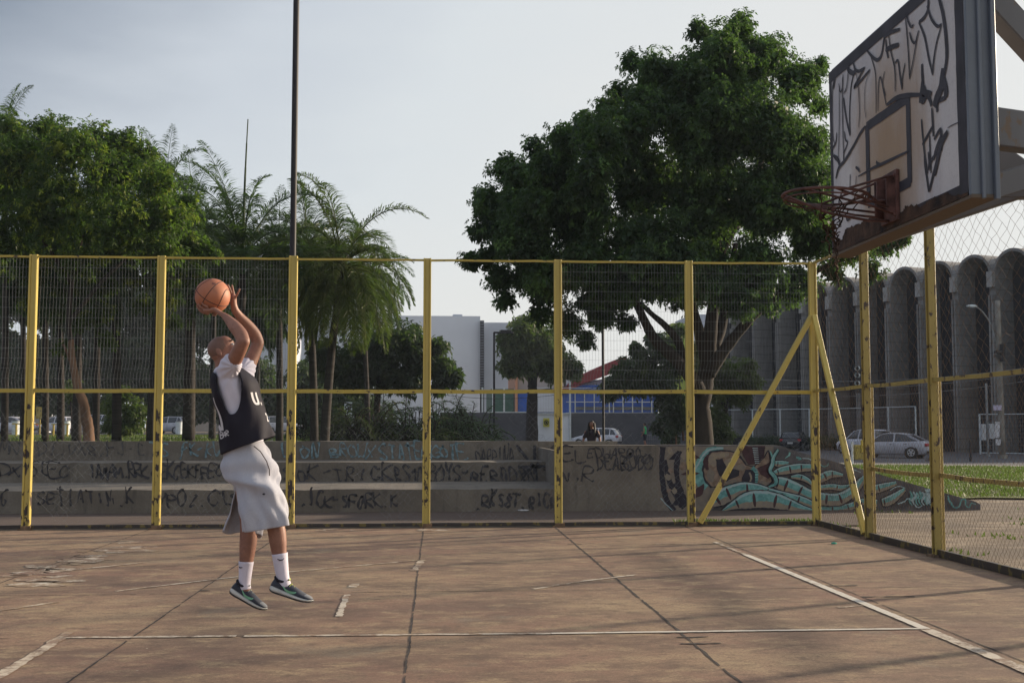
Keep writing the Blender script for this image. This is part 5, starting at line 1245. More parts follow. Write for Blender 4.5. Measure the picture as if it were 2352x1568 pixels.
# =================== PEOPLE FAR BEHIND ===================
M['hair'] = pm('dark_hair', (.015, .012, .014), .6, .3, 20); M['skin_far'] = M['skin']
def figure(label, x, y, z, rot, Ht, shirt, shorts, pose, hair='short', tank=False):
    root = thing('person', label, 'person'); s = Ht / 1.75
    V_ = lambda a: Vector(a) * s
    mb = MB()
    def L(pts, axis=(0, 1, 0)): limb(mb, [(V_(p), a * s, b * s) for p, a, b in pts], 3, 12, axis)
    L([((0, 0, .92), .16, .11), ((0, 0, 1.12), .135, .095), ((0, 0, 1.36), .18, .11), ((0, 0, 1.44), .12, .08)]); L([((0, 0, 1.42), .055, .055), ((.01, 0, 1.55), .052, .055)])
    mb.sphere(V_((.015, 0, 1.645)), (.095 * s, .078 * s, .115 * s), 16, 12); mb.sphere(V_((.09, 0, 1.62)), (.02 * s, .014 * s, .02 * s), 8, 6); mb.sphere(V_((.05, 0, 1.56)), (.045 * s, .04 * s, .035 * s), 10, 8)
    for sd in (-1, 1):
        mb.sphere(V_((.0, sd * .078, 1.63)), (.014 * s, .01 * s, .028 * s), 8, 6)
        A_ = pose['arms'][0 if sd < 0 else 1]
        L([((0, sd * .19, 1.40), .05, .05), (A_[0], .04, .042), (A_[1], .026, .03)]); h = Vector(A_[1]); d = (h - Vector(A_[0])).normalized()
        L([(tuple(h), .022, .03), (tuple(h + d * .09), .018, .038)])
        for k in range(4): L([(tuple(h + d * .08 + Vector((.018 * (k - 1.5), 0, 0))), .008, .008), (tuple(h + d * .155 + Vector((.02 * (k - 1.5), 0, 0))), .007, .007)])
        L([(tuple(h + d * .02 + Vector((.03, 0, 0))), .009, .009), (tuple(h + d * .07 + Vector((.055, 0, 0))), .008, .008)])
        F_ = pose['legs'][0 if sd < 0 else 1]
        L([((0, sd * .09, .92), .085, .09), (F_[0], .058, .06), (F_[1], .036, .04)]); f = Vector(F_[1]); L([((f.x, f.y, .05), .04, .045), ((f.x + .14, f.y, .03), .04, .03)], (0, 1, 0))
    b_ = mb.build('body', M['skin_far'], root, smooth=True, fix=False); remesh(b_, .012, 2)
    mb = MB(); L2 = lambda pts: limb(mb, [(V_(p), a * s, b * s) for p, a, b in pts], 3, 16)
    L2([((0, 0, .90), .175, .125), ((0, 0, 1.12), .15, .112), ((0, 0, 1.36), .196, .126), ((0, 0, 1.43), .135, .09)])
    if not tank:
        for sd in (-1, 1):
            A_ = pose['arms'][0 if sd < 0 else 1]; e = Vector((0, sd * .19, 1.40)).lerp(Vector(A_[0]), .6); L2([((0, sd * .14, 1.40), .075, .07), (tuple(e), .062, .06)])
    o = mb.build('shirt', shirt, root, smooth=True, fix=False); remesh(o, .014, 2)
    mb = MB(); L2([((0, 0, .98), .168, .118), ((0, 0, .88), .175, .13)])
    for sd in (-1, 1):
        F_ = pose['legs'][0 if sd < 0 else 1]; k = Vector((0, sd * .09, .9)).lerp(Vector(F_[0]), .8); L2([((0, sd * .09, .88), .098, .105), (tuple(k), .085, .088)])
    o = mb.build('shorts', shorts, root, smooth=True, fix=False); remesh(o, .014, 2)
    mb = MB(); mb.sphere(V_((-.005, 0, 1.668)), (.102 * s, .086 * s, .108 * s), 16, 12)
    if hair == 'long': mb.sphere(V_((-.05, 0, 1.58)), (.07 * s, .10 * s, .16 * s), 14, 10)
    if hair == 'long':
        for sd in (-1, 1): limb(mb, [(V_((.03, sd * .085, 1.68)), .03, .035), (V_((.05, sd * .10, 1.56)), .03, .04), (V_((.10, sd * .11, 1.40)), .025, .035), (V_((.13, sd * .10, 1.28)), .012, .02)], 3, 8)
    mb.v = mb.v if hair == 'long' else [v if v[0] < .055 * s or v[2] > 1.70 * s else (.055 * s, v[1] * .9, v[2]) for v in mb.v]
    mb.build('hair', M['hair'], root, smooth=True)
    for sd in (-1, 1):
        F_ = pose['legs'][0 if sd < 0 else 1]; f = Vector(F_[1]); mb = MB(); L2([((f.x - .05, f.y, .045), .045, .045), ((f.x + .08, f.y, .04), .047, .04), ((f.x + .17, f.y, .03), .04, .03)])
        mb.build('shoe', M['sock'], root, smooth=True, fix=False)
    root.location = (x, y, z); root.rotation_euler = (0, 0, rot); return root
p = at(1359, 975, 36); figure('woman with long dark hair in a dark shirt leaning forward behind the wall', p.x, 36, terrain(p.x, 36) + .10, R(-90 - 15), 1.68, cloth_mat('dark_plum_shirt', (.035, .022, .035)), M['jersey'],
    dict(arms=[((.05, -.27, 1.12), (.20, -.22, .92)), ((.10, .28, 1.14), (.22, .24, .93))], legs=[((.03, -.10, .5), (0, -.11, .1)), ((.05, .10, .5), (.02, .12, .1))]), 'long')
p = at(1481, 975, 84); figure('man in a bright green sleeveless top walking on the pavement behind the wall', p.x, 84, terrain(p.x, 84) + .08, R(150), 1.84, cloth_mat('green_tank_top', (.03, .36, .13)), M['jersey'],
    dict(arms=[((.06, -.24, 1.14), (.24, -.2, 1.10)), ((-.03, .25, 1.13), (.10, .25, .92))], legs=[((.08, -.1, .5), (.02, -.1, .1)), ((-.02, .1, .5), (-.16, .1, .12))]), 'short', True)

# =================== CONCRETE ARCADE BUILDING ===================
random.seed(9)
pR = onY(2245, 980, 80.0); pL = onY(1880, 980, 96.0)
fd = Vector((pL.x - pR.x, pL.y - pR.y, 0)); bay = fd.length / 5.0; fd.normalize(); inn = Vector((-fd.y, fd.x, 0))
if inn.x < 0: inn = -inn
arc = thing('concrete_building', 'tall raw concrete building with a row of deep narrow arches behind the side fence', 'building', (pL.x, pL.y, 0))
def cbl():
    m, n, l, b = nodes_of('board_marked_concrete'); vec = ocoord(n)
    c = mixc(n, l, rmp(n, l, noise(n, l, vec, .7, 7, .65, (1, 1, .35)), [(.35, 0.0), (.65, 1.0)]), (.165, .158, .155), (.25, .24, .235))
    w = n.new('ShaderNodeTexWave'); w.bands_direction = 'Z'; w.inputs['Scale'].default_value = .42; w.inputs['Distortion'].default_value = 1.0; w.inputs['Detail Scale'].default_value = 3; l.new(vec, w.inputs['Vector'])
    c = mixc(n, l, rmp(n, l, w.outputs['Fac'], [(.0, .45), (.06, 0.0)]), c, (.07, .07, .07))
    c = mixc(n, l, rmp(n, l, noise(n, l, vec, 3, 8, .8, (2, 2, .3)), [(.5, 0.0), (.75, .6)]), c, (.08, .075, .075))
    l.new(c, b.inputs['Base Color']); b.inputs['Roughness'].default_value = .95; bump(n, l, b, noise(n, l, vec, 6, 5, .7), .4, .05); return m
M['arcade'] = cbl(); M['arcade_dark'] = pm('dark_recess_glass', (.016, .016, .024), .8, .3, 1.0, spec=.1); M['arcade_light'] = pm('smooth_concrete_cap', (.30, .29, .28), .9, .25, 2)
HB = onY(2245, 585, 80.0).z; OW = bay * .84; DEP = bay * .50; c0 = Vector((pR.x, pR.y, 0)) - fd * bay * 4.5
def L3(s, d, z): q = c0 + fd * s + inn * d; return Vector((q.x, q.y, z))
NB = 0
while pix(L3(NB * bay, 0, 5))[0] > 1678: NB += 1
rise = OW / 2; zs_ = HB - rise - .20
body_mb = MB()
for i in range(NB):
    s0 = i * bay; a0, a1 = s0 + (bay - OW) / 2, s0 + (bay + OW) / 2; cx_ = (a0 + a1) / 2; n_ = 14
    arch = [(cx_ - rise * math.cos(math.pi * k / n_), zs_ + rise * math.sin(math.pi * k / n_)) for k in range(n_ + 1)]
    for d in (0.0,):
        body_mb.add([L3(s0, d, -.6), L3(a0, d, -.6), L3(a0, d, zs_), L3(s0, d, zs_)], [(0, 1, 2, 3)]); body_mb.add([L3(a1, d, -.6), L3(s0 + bay, d, -.6), L3(s0 + bay, d, zs_), L3(a1, d, zs_)], [(0, 1, 2, 3)])
        pass
    ro = rise + .20; zv = zs_ + rise * .50; th0 = math.asin((zv - zs_) / ro)
    outer = [(s0, zv)] + [(cx_ - ro * math.cos(th0 + (math.pi - 2 * th0) * k / 14), zs_ + ro * math.sin(th0 + (math.pi - 2 * th0) * k / 14)) for k in range(15)] + [(s0 + bay, zv)]
    inner = [(s0, zs_)] + arch + [(s0 + bay, zs_)]
    body_mb.grid([[L3(s, 0, z) for s, z in inner], [L3(s, 0, z) for s, z in outer]]); body_mb.grid([[L3(s, 0, z) for s, z in outer], [L3(s, 26, z) for s, z in outer]])
    prof = [(a0, -.6)] + arch + [(a1, -.6)]
    body_mb.grid([[L3(s, 0, z) for s, z in prof], [L3(s, DEP, z) for s, z in prof]])
    # narrow fins and the pale cap block between the arches
    for q in (-.13, .13): body_mb.box(L3(s0 + q, -.12, (zs_ - 1.7) / 2 - .3), (.14, .22, zs_ - .6), Matrix.Rotation(math.atan2(inn.y, inn.x) - math.pi / 2, 3, 'Z'))
HB2 = zs_ + rise * .50
body_mb.add([L3(NB * bay, 0, -.6), L3(NB * bay, 26, -.6), L3(NB * bay, 26, HB2), L3(NB * bay, 0, HB2)], [(0, 1, 2, 3)])
body_mb.add([L3(0, 0, -.6), L3(0, 26, -.6), L3(0, 26, HB2), L3(0, 0, HB2)], [(0, 1, 2, 3)]); body_mb.add([L3(0, 26, -.6), L3(NB * bay, 26, -.6), L3(NB * bay, 26, HB2), L3(0, 26, HB2)], [(0, 1, 2, 3)])
body_mb.build('wall', M['arcade'], arc)
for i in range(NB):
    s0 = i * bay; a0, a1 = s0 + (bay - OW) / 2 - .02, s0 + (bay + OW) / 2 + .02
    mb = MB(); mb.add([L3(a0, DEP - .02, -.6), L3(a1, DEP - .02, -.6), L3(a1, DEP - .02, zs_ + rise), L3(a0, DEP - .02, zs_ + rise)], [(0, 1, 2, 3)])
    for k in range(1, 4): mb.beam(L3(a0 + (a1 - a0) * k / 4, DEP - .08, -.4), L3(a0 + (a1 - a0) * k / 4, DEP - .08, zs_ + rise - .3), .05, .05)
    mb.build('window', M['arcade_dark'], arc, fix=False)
    mb = MB(); mb.box(L3(s0, -.14, zs_ - .35), (.50, .30, 1.1), Matrix.Rotation(math.atan2(inn.y, inn.x) - math.pi / 2, 3, 'Z')); mb.build('cap_block', M['arcade_light'], arc)

# =================== DISTANT BUILDINGS ===================
def cuboid(mb, u0, u1, vt, vb, Y_, depth, z0=None):
    a, b = onY(u0, vb, Y_), onY(u1, vt, Y_); zb = a.z if z0 is None else z0
    mb.box(((a.x + b.x) / 2, Y_ + depth / 2, (zb + b.z) / 2), (abs(b.x - a.x), depth, b.z - zb)); return mb
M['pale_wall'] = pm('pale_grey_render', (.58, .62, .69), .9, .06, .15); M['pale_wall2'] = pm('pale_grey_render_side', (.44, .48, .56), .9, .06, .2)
M['beige'] = pm('beige_wall', (.42, .37, .33), .9, .1, .5); M['green_panel'] = pm('green_panel', (.06, .13, .10), .7, .15, .8); M['blue_wall'] = pm('blue_wall', (.035, .11, .46), .7, .2, .6); M['dark_wall'] = pm('dark_grey_boundary_wall', (.085, .085, .10), .9, .15, .8, bmp=.2)
M['red_roof'] = pm('red_roof_sheet', (.22, .030, .036), .7, .15, .7); M['lime'] = pm('lime_panel', (.36, .44, .07), .7, .15, .7)
hall = thing('white_building', 'large pale windowless hall rising behind the trees in the middle', 'building', (onY(900, 980, 170).x, 170, 0))
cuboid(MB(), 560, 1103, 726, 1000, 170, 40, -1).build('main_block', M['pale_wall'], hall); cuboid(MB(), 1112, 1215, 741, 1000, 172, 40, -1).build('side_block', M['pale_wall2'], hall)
a = onY(1103.5, 735, 168.5); b = onY(1112, 893, 168.5); mb = MB(); mb.box(((a.x + b.x) / 2, 170.0, (a.z + b.z) / 2), (b.x - a.x, 1.8, a.z - b.z)); mb.build('louvre_backing', M['black_metal'], hall)
mb = MB()
for k in range(26):
    z_ = b.z + (a.z - b.z) * (k + .5) / 26; mb.box(((a.x + b.x) / 2, 169.0, z_), (b.x - a.x + .05, .25, .10))
mb.build('louvre', pm('grey_louvre', (.16, .18, .24), .6, .1, 3), hall)
cuboid(MB(), 1040, 1062, 722, 727, 171, 3).build('roof_vent', M['pale_wall2'], hall)
shop = thing('low_building', 'low beige, green and blue building with a red curved roof beyond the road', 'building', (onY(1280, 980, 125).x, 125, 0))
cuboid(MB(), 1128, 1180, 893, 952, 125, 12, -.5).build('green_wing', M['green_panel'], shop)
mb = MB()
for u in (1106, 1130, 1156, 1182): cuboid(mb, u, u + 4, 889, 955, 124.8, .15, 0)
mb.build('white_mullion', M['white_metal'], shop)
cuboid(MB(), 1183, 1189, 838, 955, 124.5, 12, 0).build('orange_edge', pm('orange_trim', (.55, .28, .18), .8, .1, 2), shop)
cuboid(MB(), 1190, 1300, 840, 895, 126, 14, -.5).build('beige_block', M['beige'], shop); cuboid(MB(), 1190, 1510, 897, 948, 125, 10, -.5).build('blue_wall', M['blue_wall'], shop)
cuboid(MB(), 1296, 1440, 872, 897, 126, 12).build('white_band', M['pale_wall'], shop); cuboid(MB(), 1300, 1520, 884, 898, 124.6, .5).build('blue_band', M['blue_wall'], shop)
mb = MB(); top = spline([(1285, 898), (1320, 872), (1360, 850), (1410, 828), (1440, 816)], 6); bot = spline([(1285, 906), (1320, 890), (1360, 874), (1410, 856), (1440, 846)], 6)
mb.grid([[onY(u, v, 124) for u, v in top], [onY(u, v, 124) for u, v in bot], [onY(u, v, 124) + Vector((0, 8, 0)) for u, v in bot], [onY(u, v, 124) + Vector((0, 8, 0)) for u, v in top], [onY(u, v, 124) for u, v in top]]); mb.build('roof', M['red_roof'], shop)
mb = MB()
for k in range(9):
    u = 1320 + k * 22; cuboid(mb, u, u + 2.0, 899, 948, 124.7, .08, 0) if k < 9 else None
for v in (898, 922, 947): cuboid(mb, 1300, 1510, v, v + 1.6, 124.72, .1)
mb.build('window_frame', M['white_metal'], shop)
cuboid(MB(), 1320, 1510, 934, 941, 124.85, .1).build('window', M['glass'], shop)
dome = MB(); q = onY(1365 - 0, 945, 123.5); cuboid(MB(), 1235, 1282, 897, 946, 124.6, .2).build('white_panel', M['pale_wall'], shop)
bw = thing('boundary_wall', 'dark grey boundary wall along the far side of the road', 'wall', (onY(1250, 1000, 112).x, 112, 0))
mb = MB(); cuboid(mb, 1010, 1211, 947, 1012, 112, .4, -.6); cuboid(mb, 1310, 1640, 948, 1012, 112, .4, -.6); mb.build('wall_body', M['dark_wall'], bw)
cuboid(MB(), 1120, 1213, 945, 947.5, 111.95, .5).build('coping', M['white_metal'], bw)
gate = thing('metal_gate', 'white metal sheet gate with a yellow warning plate set in the dark wall', 'gate', (onY(1260, 1000, 111.8).x, 111.8, 0))
cuboid(MB(), 1213, 1309, 949, 1012, 111.8, .15, -.3).build('gate_leaf', pm('white_gate_sheet', (.66, .70, .76), .6, .1, .6), gate)
mb = MB(); cuboid(mb, 1211, 1214.5, 940, 1012, 111.6, .3, -.3); cuboid(mb, 1308, 1311.5, 870, 1012, 111.6, .3, -.3); cuboid(mb, 1212, 1309, 948, 950.5, 111.6, .3); mb.build('gate_frame', M['white_metal'], gate)
cuboid(MB(), 1248, 1262, 960, 980, 111.4, .08).build('warning_plate', pm('yellow_plate', (.52, .50, .06), .6, .1, 3), gate)
mb = MB(); c_ = onY(1255, 970, 111.3)
for k in range(24): a = 6.283 * k / 24; mb.box(c_ + Vector((math.cos(a) * .19, 0, math.sin(a) * .22)), (.06, .05, .07))
mb.beam(c_ + Vector((-.13, 0, .15)), c_ + Vector((.13, 0, -.15)), .05, .05, (0, 1, 0)); mb.box(c_, (.14, .04, .2)); mb.build('warning_symbol', M['black_metal'], gate)
lime_b = thing('lime_tower', 'tall lime green panel beside a grey block seen through the big tree', 'building', (onY(1560, 980, 140).x, 140, 0))
cuboid(MB(), 1546, 1576, 742, 960, 140, 4, -1).build('lime_panel', M['lime'], lime_b); cuboid(MB(), 1592, 1640, 722, 960, 140, 10, -1).build('grey_block', M['pale_wall2'], lime_b); cuboid(MB(), 1583, 1590, 780, 880, 139, 1).build('white_strip', M['white_metal'], lime_b)
far_w = thing('warehouse', 'long low white building glimpsed between the palm trunks at the far left', 'building', (onY(50, 980, 135).x, 135, 0))
cuboid(MB(), -60, 103, 942, 1010, 135, 20, -1).build('wall_body', M['pale_wall'], far_w); cuboid(MB(), -60, 110, 918, 942, 134, 20).build('roof', pm('dull_red_roof', (.11, .06, .05), .9, .2, .8), far_w)
tall_b = thing('apartment_building', 'pale striped building seen between palm leaves left of the player', 'building', (onY(460, 980, 150).x, 150, 0))
cuboid(MB(), 448, 482, 836, 990, 150, 10, -1).build('wall_body', M['beige'], tall_b)
mb = MB()
for k in range(9): cuboid(mb, 449, 481, 842 + k * 9, 844.5 + k * 9, 149.9, .15)
mb.build('balcony_line', pm('darker_stripe', (.20, .17, .15), .9, .1, 2), tall_b)  # darker brown stripes across the beige front
tall_c = thing('apartment_building', 'blue grey block showing between the player and the thick yellow post', 'building', (onY(655, 980, 150).x, 150, 0))
cuboid(MB(), 628, 672, 735, 990, 150, 10, -1).build('wall_body', M['pale_wall2'], tall_c)

# =================== RAILINGS, POLES, STREET FURNITURE ===================
def railing(label, pts, h, post_every, name='white_railing', mat='white_metal', horiz=9, r=.05):
    root = thing(name, label, 'railing', tuple(pts[0]))
    A = []; B = []; pm_ = 0
    for a, b in zip(pts[:-1], pts[1:]):
        a, b = Vector(a), Vector(b); n_ = max(1, round((b - a).length / post_every))
        for k in range(n_ + 1):
            p = a.lerp(b, k / n_); MB().box((p.x, p.y, p.z + h / 2), (r * 1.7, r * 1.7, h)).build('post', M[mat], root)
        mb = MB(); mb.beam(a + Vector((0, 0, h)), b + Vector((0, 0, h)), r, r); mb.beam(a + Vector((0, 0, .12)), b + Vector((0, 0, .12)), r, r); mb.build('rail', M[mat], root)
        for j in range(1, horiz + 1): z_ = Vector((0, 0, .12 + (h - .12) * j / (horiz + 1))); A.append(a + z_); B.append(b + z_)
        m_ = int((b - a).length / .16)
        for k in range(m_): q = a.lerp(b, (k + .5) / m_); A.append(q + Vector((0, 0, .12))); B.append(q + Vector((0, 0, h)))
    wires('mesh_panel', A, B, .008, M['wire'], root); return root
gz = lambda u, Y_: (onY(u, 1000, Y_).x, Y_, terrain(onY(u, 1000, Y_).x, Y_))
railing('white mesh railing before the concrete arcade, behind the parked cars', [gz(1668, 100), gz(1930, 90), gz(2104, 80)], 3.3, 3.2)
railing('white mesh railing at the right edge of the picture beside the concrete utility pole', [gz(2251, 76), gz(2420, 72)], 2.7, 5)
railing('low grey railing behind the man in green', [gz(1480, 88), gz(1600, 88)], 1.0, 2.0, 'low_railing', 'wire', 2, .04)
railing('tall white framed fence of open bays in front of the low building', [gz(1232, 118), gz(1310, 118), gz(1400, 118)], 5.6, 4.2, 'tall_fence', 'white_metal', 4, .06)
# yellow barrier rails in the park at the left
for (u0, u1, Y_, vt, lab) in ((28, 110, 70, 973, 'low yellow pipe barrier among the palm trunks at the far left'), (118, 160, 72, 974, 'low yellow pipe barrier before the white cars'), (246, 286, 72, 972, 'short yellow pipe barrier left of the pale bush')):
    a = onY(u0, vt, Y_); b = onY(u1, vt, Y_); zt = terrain(a.x, Y_); root = thing('pipe_barrier', lab, 'barrier', (a.x, Y_, zt), 'yellow pipe barriers in the park')
    MB().beam((a.x, Y_, a.z), (b.x, Y_, b.z), .07, .07).build('rail', M['yellow_rail'], root)
    for t in (.12, .88): x_ = a.x + (b.x - a.x) * t; MB().box((x_, Y_, (a.z + zt) / 2), (.09, .09, a.z - zt)).build('post', M['yellow_rail'], root)
def pole(name, label, cat, u, Y_, vt, r, mat, extra=None, taper=1.0):
    a = onY(u, vt, Y_); z0 = terrain(a.x, Y_); root = thing(name, label, cat, (a.x, Y_, z0)); n_ = 6
    MB().tube([(a.x, Y_, z0 + (a.z - z0) * k / n_) for k in range(n_ + 1)], [r * (1 - (1 - taper) * k / n_) for k in range(n_ + 1)], 14).build('pole', M[mat], root, smooth=True)
    MB().tube([(a.x, Y_, z0), (a.x, Y_, z0 + .25)], r * 1.5, 12).build('base', M[mat], root)
    if extra: extra(root, a)
    return root
def flood(root, a):
    mb = MB(); mb.box((a.x, a.y, a.z + .1), (1.8, .12, .1)); [mb.box((a.x + d, a.y - .1, a.z + .35), (.45, .2, .35)) for d in (-.7, 0, .7)]; mb.build('floodlight', M['black_metal'], root)
pole('floodlight_mast', 'very tall black mast rising out of the picture behind the thick yellow post', 'light mast', 683, 21.0, -160, .058, 'black_metal', flood, .95)
def lamp_head(root, a):
    mb = MB(); mb.box((a.x + .75, a.y, a.z - .02), (1.6, .3, .14)); mb.build('lamp_head', M['black_metal'], root, bevel=.03); mb = MB(); mb.box((a.x + .95, a.y, a.z + .12), (.9, .26, .16)); mb.build('lamp_cover', M['black_metal'], root, bevel=.05)
pole('street_lamp', 'black street lamp with one flat horizontal head before the pale hall', 'street lamp', 1135, 92, 763, .085, 'black_metal', lamp_head)
pole('lamp_post', 'thin black post going up into the leaves of the big tree', 'post', 1384, 44, 640, .048, 'black_metal')
def arm_lamp(root, a):
    P = [onY(u, v, a.y) for u, v in spline([(2287, 785), (2276, 745), (2262, 722), (2248, 708), (2230, 701)], 5)]
    MB().tube(P, .035, 8).build('lamp_arm', M['wire'], root, smooth=True); q = onY(2232, 703, a.y); mb = MB(); mb.sphere(q, (.34, .14, .09), 12, 8); mb.build('lamp_head', M['white_metal'], root, smooth=True)
    mb = MB(); [mb.box(onY(2296, v, a.y - .25), (.55, .3, .16)) for v in (808, 818)]; mb.tube([onY(2303, 790, a.y - .3), onY(2303, 830, a.y - .3)], .16, 10); mb.build('bracket', M['black_metal'], root)
    mb = MB(); mb.box(onY(2291, 936, a.y - .22), (.50, .03, .30)); mb.build('street_sign', pm('lilac_sign', (.42, .38, .52), .6, .3, 18), root)
    mb = MB(); [mb.box(onY(2291 + random.uniform(-2, 2), v, a.y - .22 + .003 * k), (.3, .03, .35)) for k, v in enumerate((975, 986, 998, 1015))]; mb.build('torn_poster', pm('torn_white_paper', (.45, .45, .48), .8, .5, 9), root)
pole('utility_pole', 'grey concrete utility pole with torn posters and a curved lamp arm at the right', 'utility pole', 2291, 66, 690, .19, 'concrete', arm_lamp, .75)
def box_extra(root, a):
    mb = MB(); mb.box(onY(2258, 992, a.y - .05), (.30, .25, 1.0)); mb.box(onY(2276, 990, a.y - .05), (.34, .25, .95)); mb.build('meter_box', pm('pale_meter_box', (.38, .40, .43), .6, .15, 3), root, bevel=.02)
pole('steel_post', 'slim grey steel post carrying two meter boxes left of the concrete utility pole', 'post', 2265, 70, 880, .07, 'wire', box_extra)
pole('bollard', 'thin dark bollard on the pavement before the arcade', 'bollard', 2228, 60, 1005, .05, 'black_metal')
def traffic(root, a):
    mb = MB(); mb.box(onY(1971, 872, a.y - .2), (.34, .26, 1.75)); mb.build('signal_housing', M['black_metal'], root)
    for v in (846, 862, 880): q = onY(1971, v, a.y - .42); mb = MB(); mb.tube([q, q + Vector((-.18, -.22, .01))], .15, 12, False); mb.build('visor', M['white_metal'], root)
pole('traffic_light', 'dark traffic light with three pale visors beside the first side fence post', 'traffic light', 1978, 74, 838, .07, 'black_metal', traffic)
def sign_e(root, a):
    mb = MB(); q = onY(800, 939, a.y - .1); mb.box(q, (.55, .03, 1.0)); mb.build('sign_plate', M['white_metal'], root)
    mb = MB(); q2 = q - Vector((0, .03, -.15)); [mb.box(q2 + Vector((math.cos(k * .3927) * .19, 0, math.sin(k * .3927) * .19)), (.08, .02, .08)) for k in range(16)]; mb.beam(q2 + Vector((-.13, 0, .13)), q2 + Vector((.13, 0, -.13)), .03, .05, (0, 1, 0))
    mb.box(q2 + Vector((-.05, 0, 0)), (.035, .02, .22)); [mb.box(q2 + Vector((.0, 0, d)), (.12, .02, .035)) for d in (-.09, 0, .09)]; mb.build('sign_letter', M['black_metal'], root)
pole('road_sign', 'white parking sign marked with a crossed E above the palm shrubs', 'road sign', 800, 84, 930, .035, 'wire', sign_e)
# ticket pedestal, marker post, cone, bins
p = onY(1972, 1018, 58); zt = terrain(p.x, 58); rt = thing('yellow_pedestal', 'yellow boxy pedestal standing on the edge of the lawn near the silver car', 'pedestal', (p.x, 58, zt))
MB().box((p.x, 58, zt + .45), (.50, .35, .75)).build('cabinet', M['yellow_rail'], rt, bevel=.03); MB().box((p.x + .12, 57.8, zt + .75), (.16, .1, .65)).build('panel', pm('bright_yellow_panel', (.62, .45, .06), .6, .2, 4), rt, bevel=.02); MB().box((p.x, 58, zt + .04), (.6, .45, .08)).build('base', M['concrete'], rt)
p = onY(1957, 1030, 50); mb = MB(); mb.box((p.x, 50, terrain(p.x, 50) + .45), (.09, .06, 1.0)); mb.box((p.x, 50, terrain(p.x, 50) + .97), (.11, .08, .05)); tag(mb.build('marker_post', M['white_metal'], bevel=.01), 'short white marker post at the edge of the lawn', 'post')
p = onY(2143, 1030, 60); zt = terrain(p.x, 60); rt = thing('traffic_cone', 'dark red traffic cone with white bands on the kerb right of the silver car', 'traffic cone', (p.x, 60, zt))
MB().tube([(p.x, 60, zt + .04), (p.x, 60, zt + .95)], [.24, .07], 14).build('cone', pm('faded_red_plastic', (.22, .05, .035), .6, .2, 5), rt, smooth=True)
MB().tube([(p.x, 60, zt + .56), (p.x, 60, zt + .70)], [.155, .132], 14).build('band', M['sock'], rt); MB().tube([(p.x, 60, zt + .86), (p.x, 60, zt + 1.0)], [.10, .075], 14).build('band', M['sock'], rt); MB().box((p.x, 60, zt + .03), (.6, .6, .06)).build('base', M['tyre'], rt)
for u, Y_, lb in ((411, 96, 'white bin at the rear wheel of the silver hatchback'), (151, 88, 'white bin beside the leaning reddish trunk'), (36, 88, 'white bin by the yellow barrier at the far left')):
    p = onY(u, 990, Y_); zt = terrain(p.x, Y_); rt = thing('litter_bin', lb, 'bin', (p.x, Y_, zt), 'white bins in the park'); MB().tube([(p.x, Y_, zt), (p.x, Y_, zt + 1.0)], [.26, .30], 14).build('bin_body', M['white_metal'], rt); MB().tube([(p.x, Y_, zt + 1.0), (p.x, Y_, zt + 1.06)], [.32, .30], 14).build('lid', M['wire'], rt)
p = onY(92, 958, 76); zt = terrain(p.x, 76); rt = thing('notice_box', 'small yellow box on a post at the barrier, right of the first fence post', 'box', (p.x, 76, zt)); MB().box((p.x, 76, 2.5), (.42, .3, .75)).build('box', M['yellow_worn'], rt); MB().box((p.x, 76, (zt + 2.2) / 2), (.07, .07, 2.2 - zt)).build('post', M['yellow_worn'], rt)
p = onY(346, 985, 80); zt = terrain(p.x, 80); rt = thing('orange_bin', 'small orange and brown bin left of the silver hatchback', 'bin', (p.x, 80, zt)); MB().box((p.x, 80, zt + .55), (.55, .5, 1.1)).build('bin_body', pm('orange_brown_paint', (.33, .14, .04), .7, .3, 4), rt, bevel=.04); MB().box((p.x, 80, zt + 1.15), (.65, .6, .14)).build('lid', pm('pale_lid', (.5, .42, .33), .7, .2, 4), rt, bevel=.03)
def cable(label, a, b, sag, r=.018, mat='black_metal'):
    mb = MB(); a, b = Vector(a), Vector(b); mb.tube([a.lerp(b, k / 24) - Vector((0, 0, sag * (1 - (2 * k / 24 - 1) ** 2))) for k in range(25)], r, 5); tag(mb.build('power_cable', M[mat]), label, 'cable', 'overhead cables')
cable('dark overhead cable sloping up across the foot of the pale hall, uppermost of its pair', onY(960, 891, 105), onY(1420, 862, 100), .9, .035); cable('dark overhead cable across the foot of the pale hall, lower of its pair', onY(960, 896, 105), onY(1420, 876, 100), 1.1, .022)
for k, (v0, v1) in enumerate(((868, 838), (884, 852), (905, 868))):
    cable(('pale overhead wire crossing the arcade, highest of the three', 'pale overhead wire crossing the arcade, middle of the three', 'pale overhead wire crossing the arcade, lowest of the three')[k], onY(1720, v0, 70), onY(2400, v1, 64), .5, .012, 'wire')
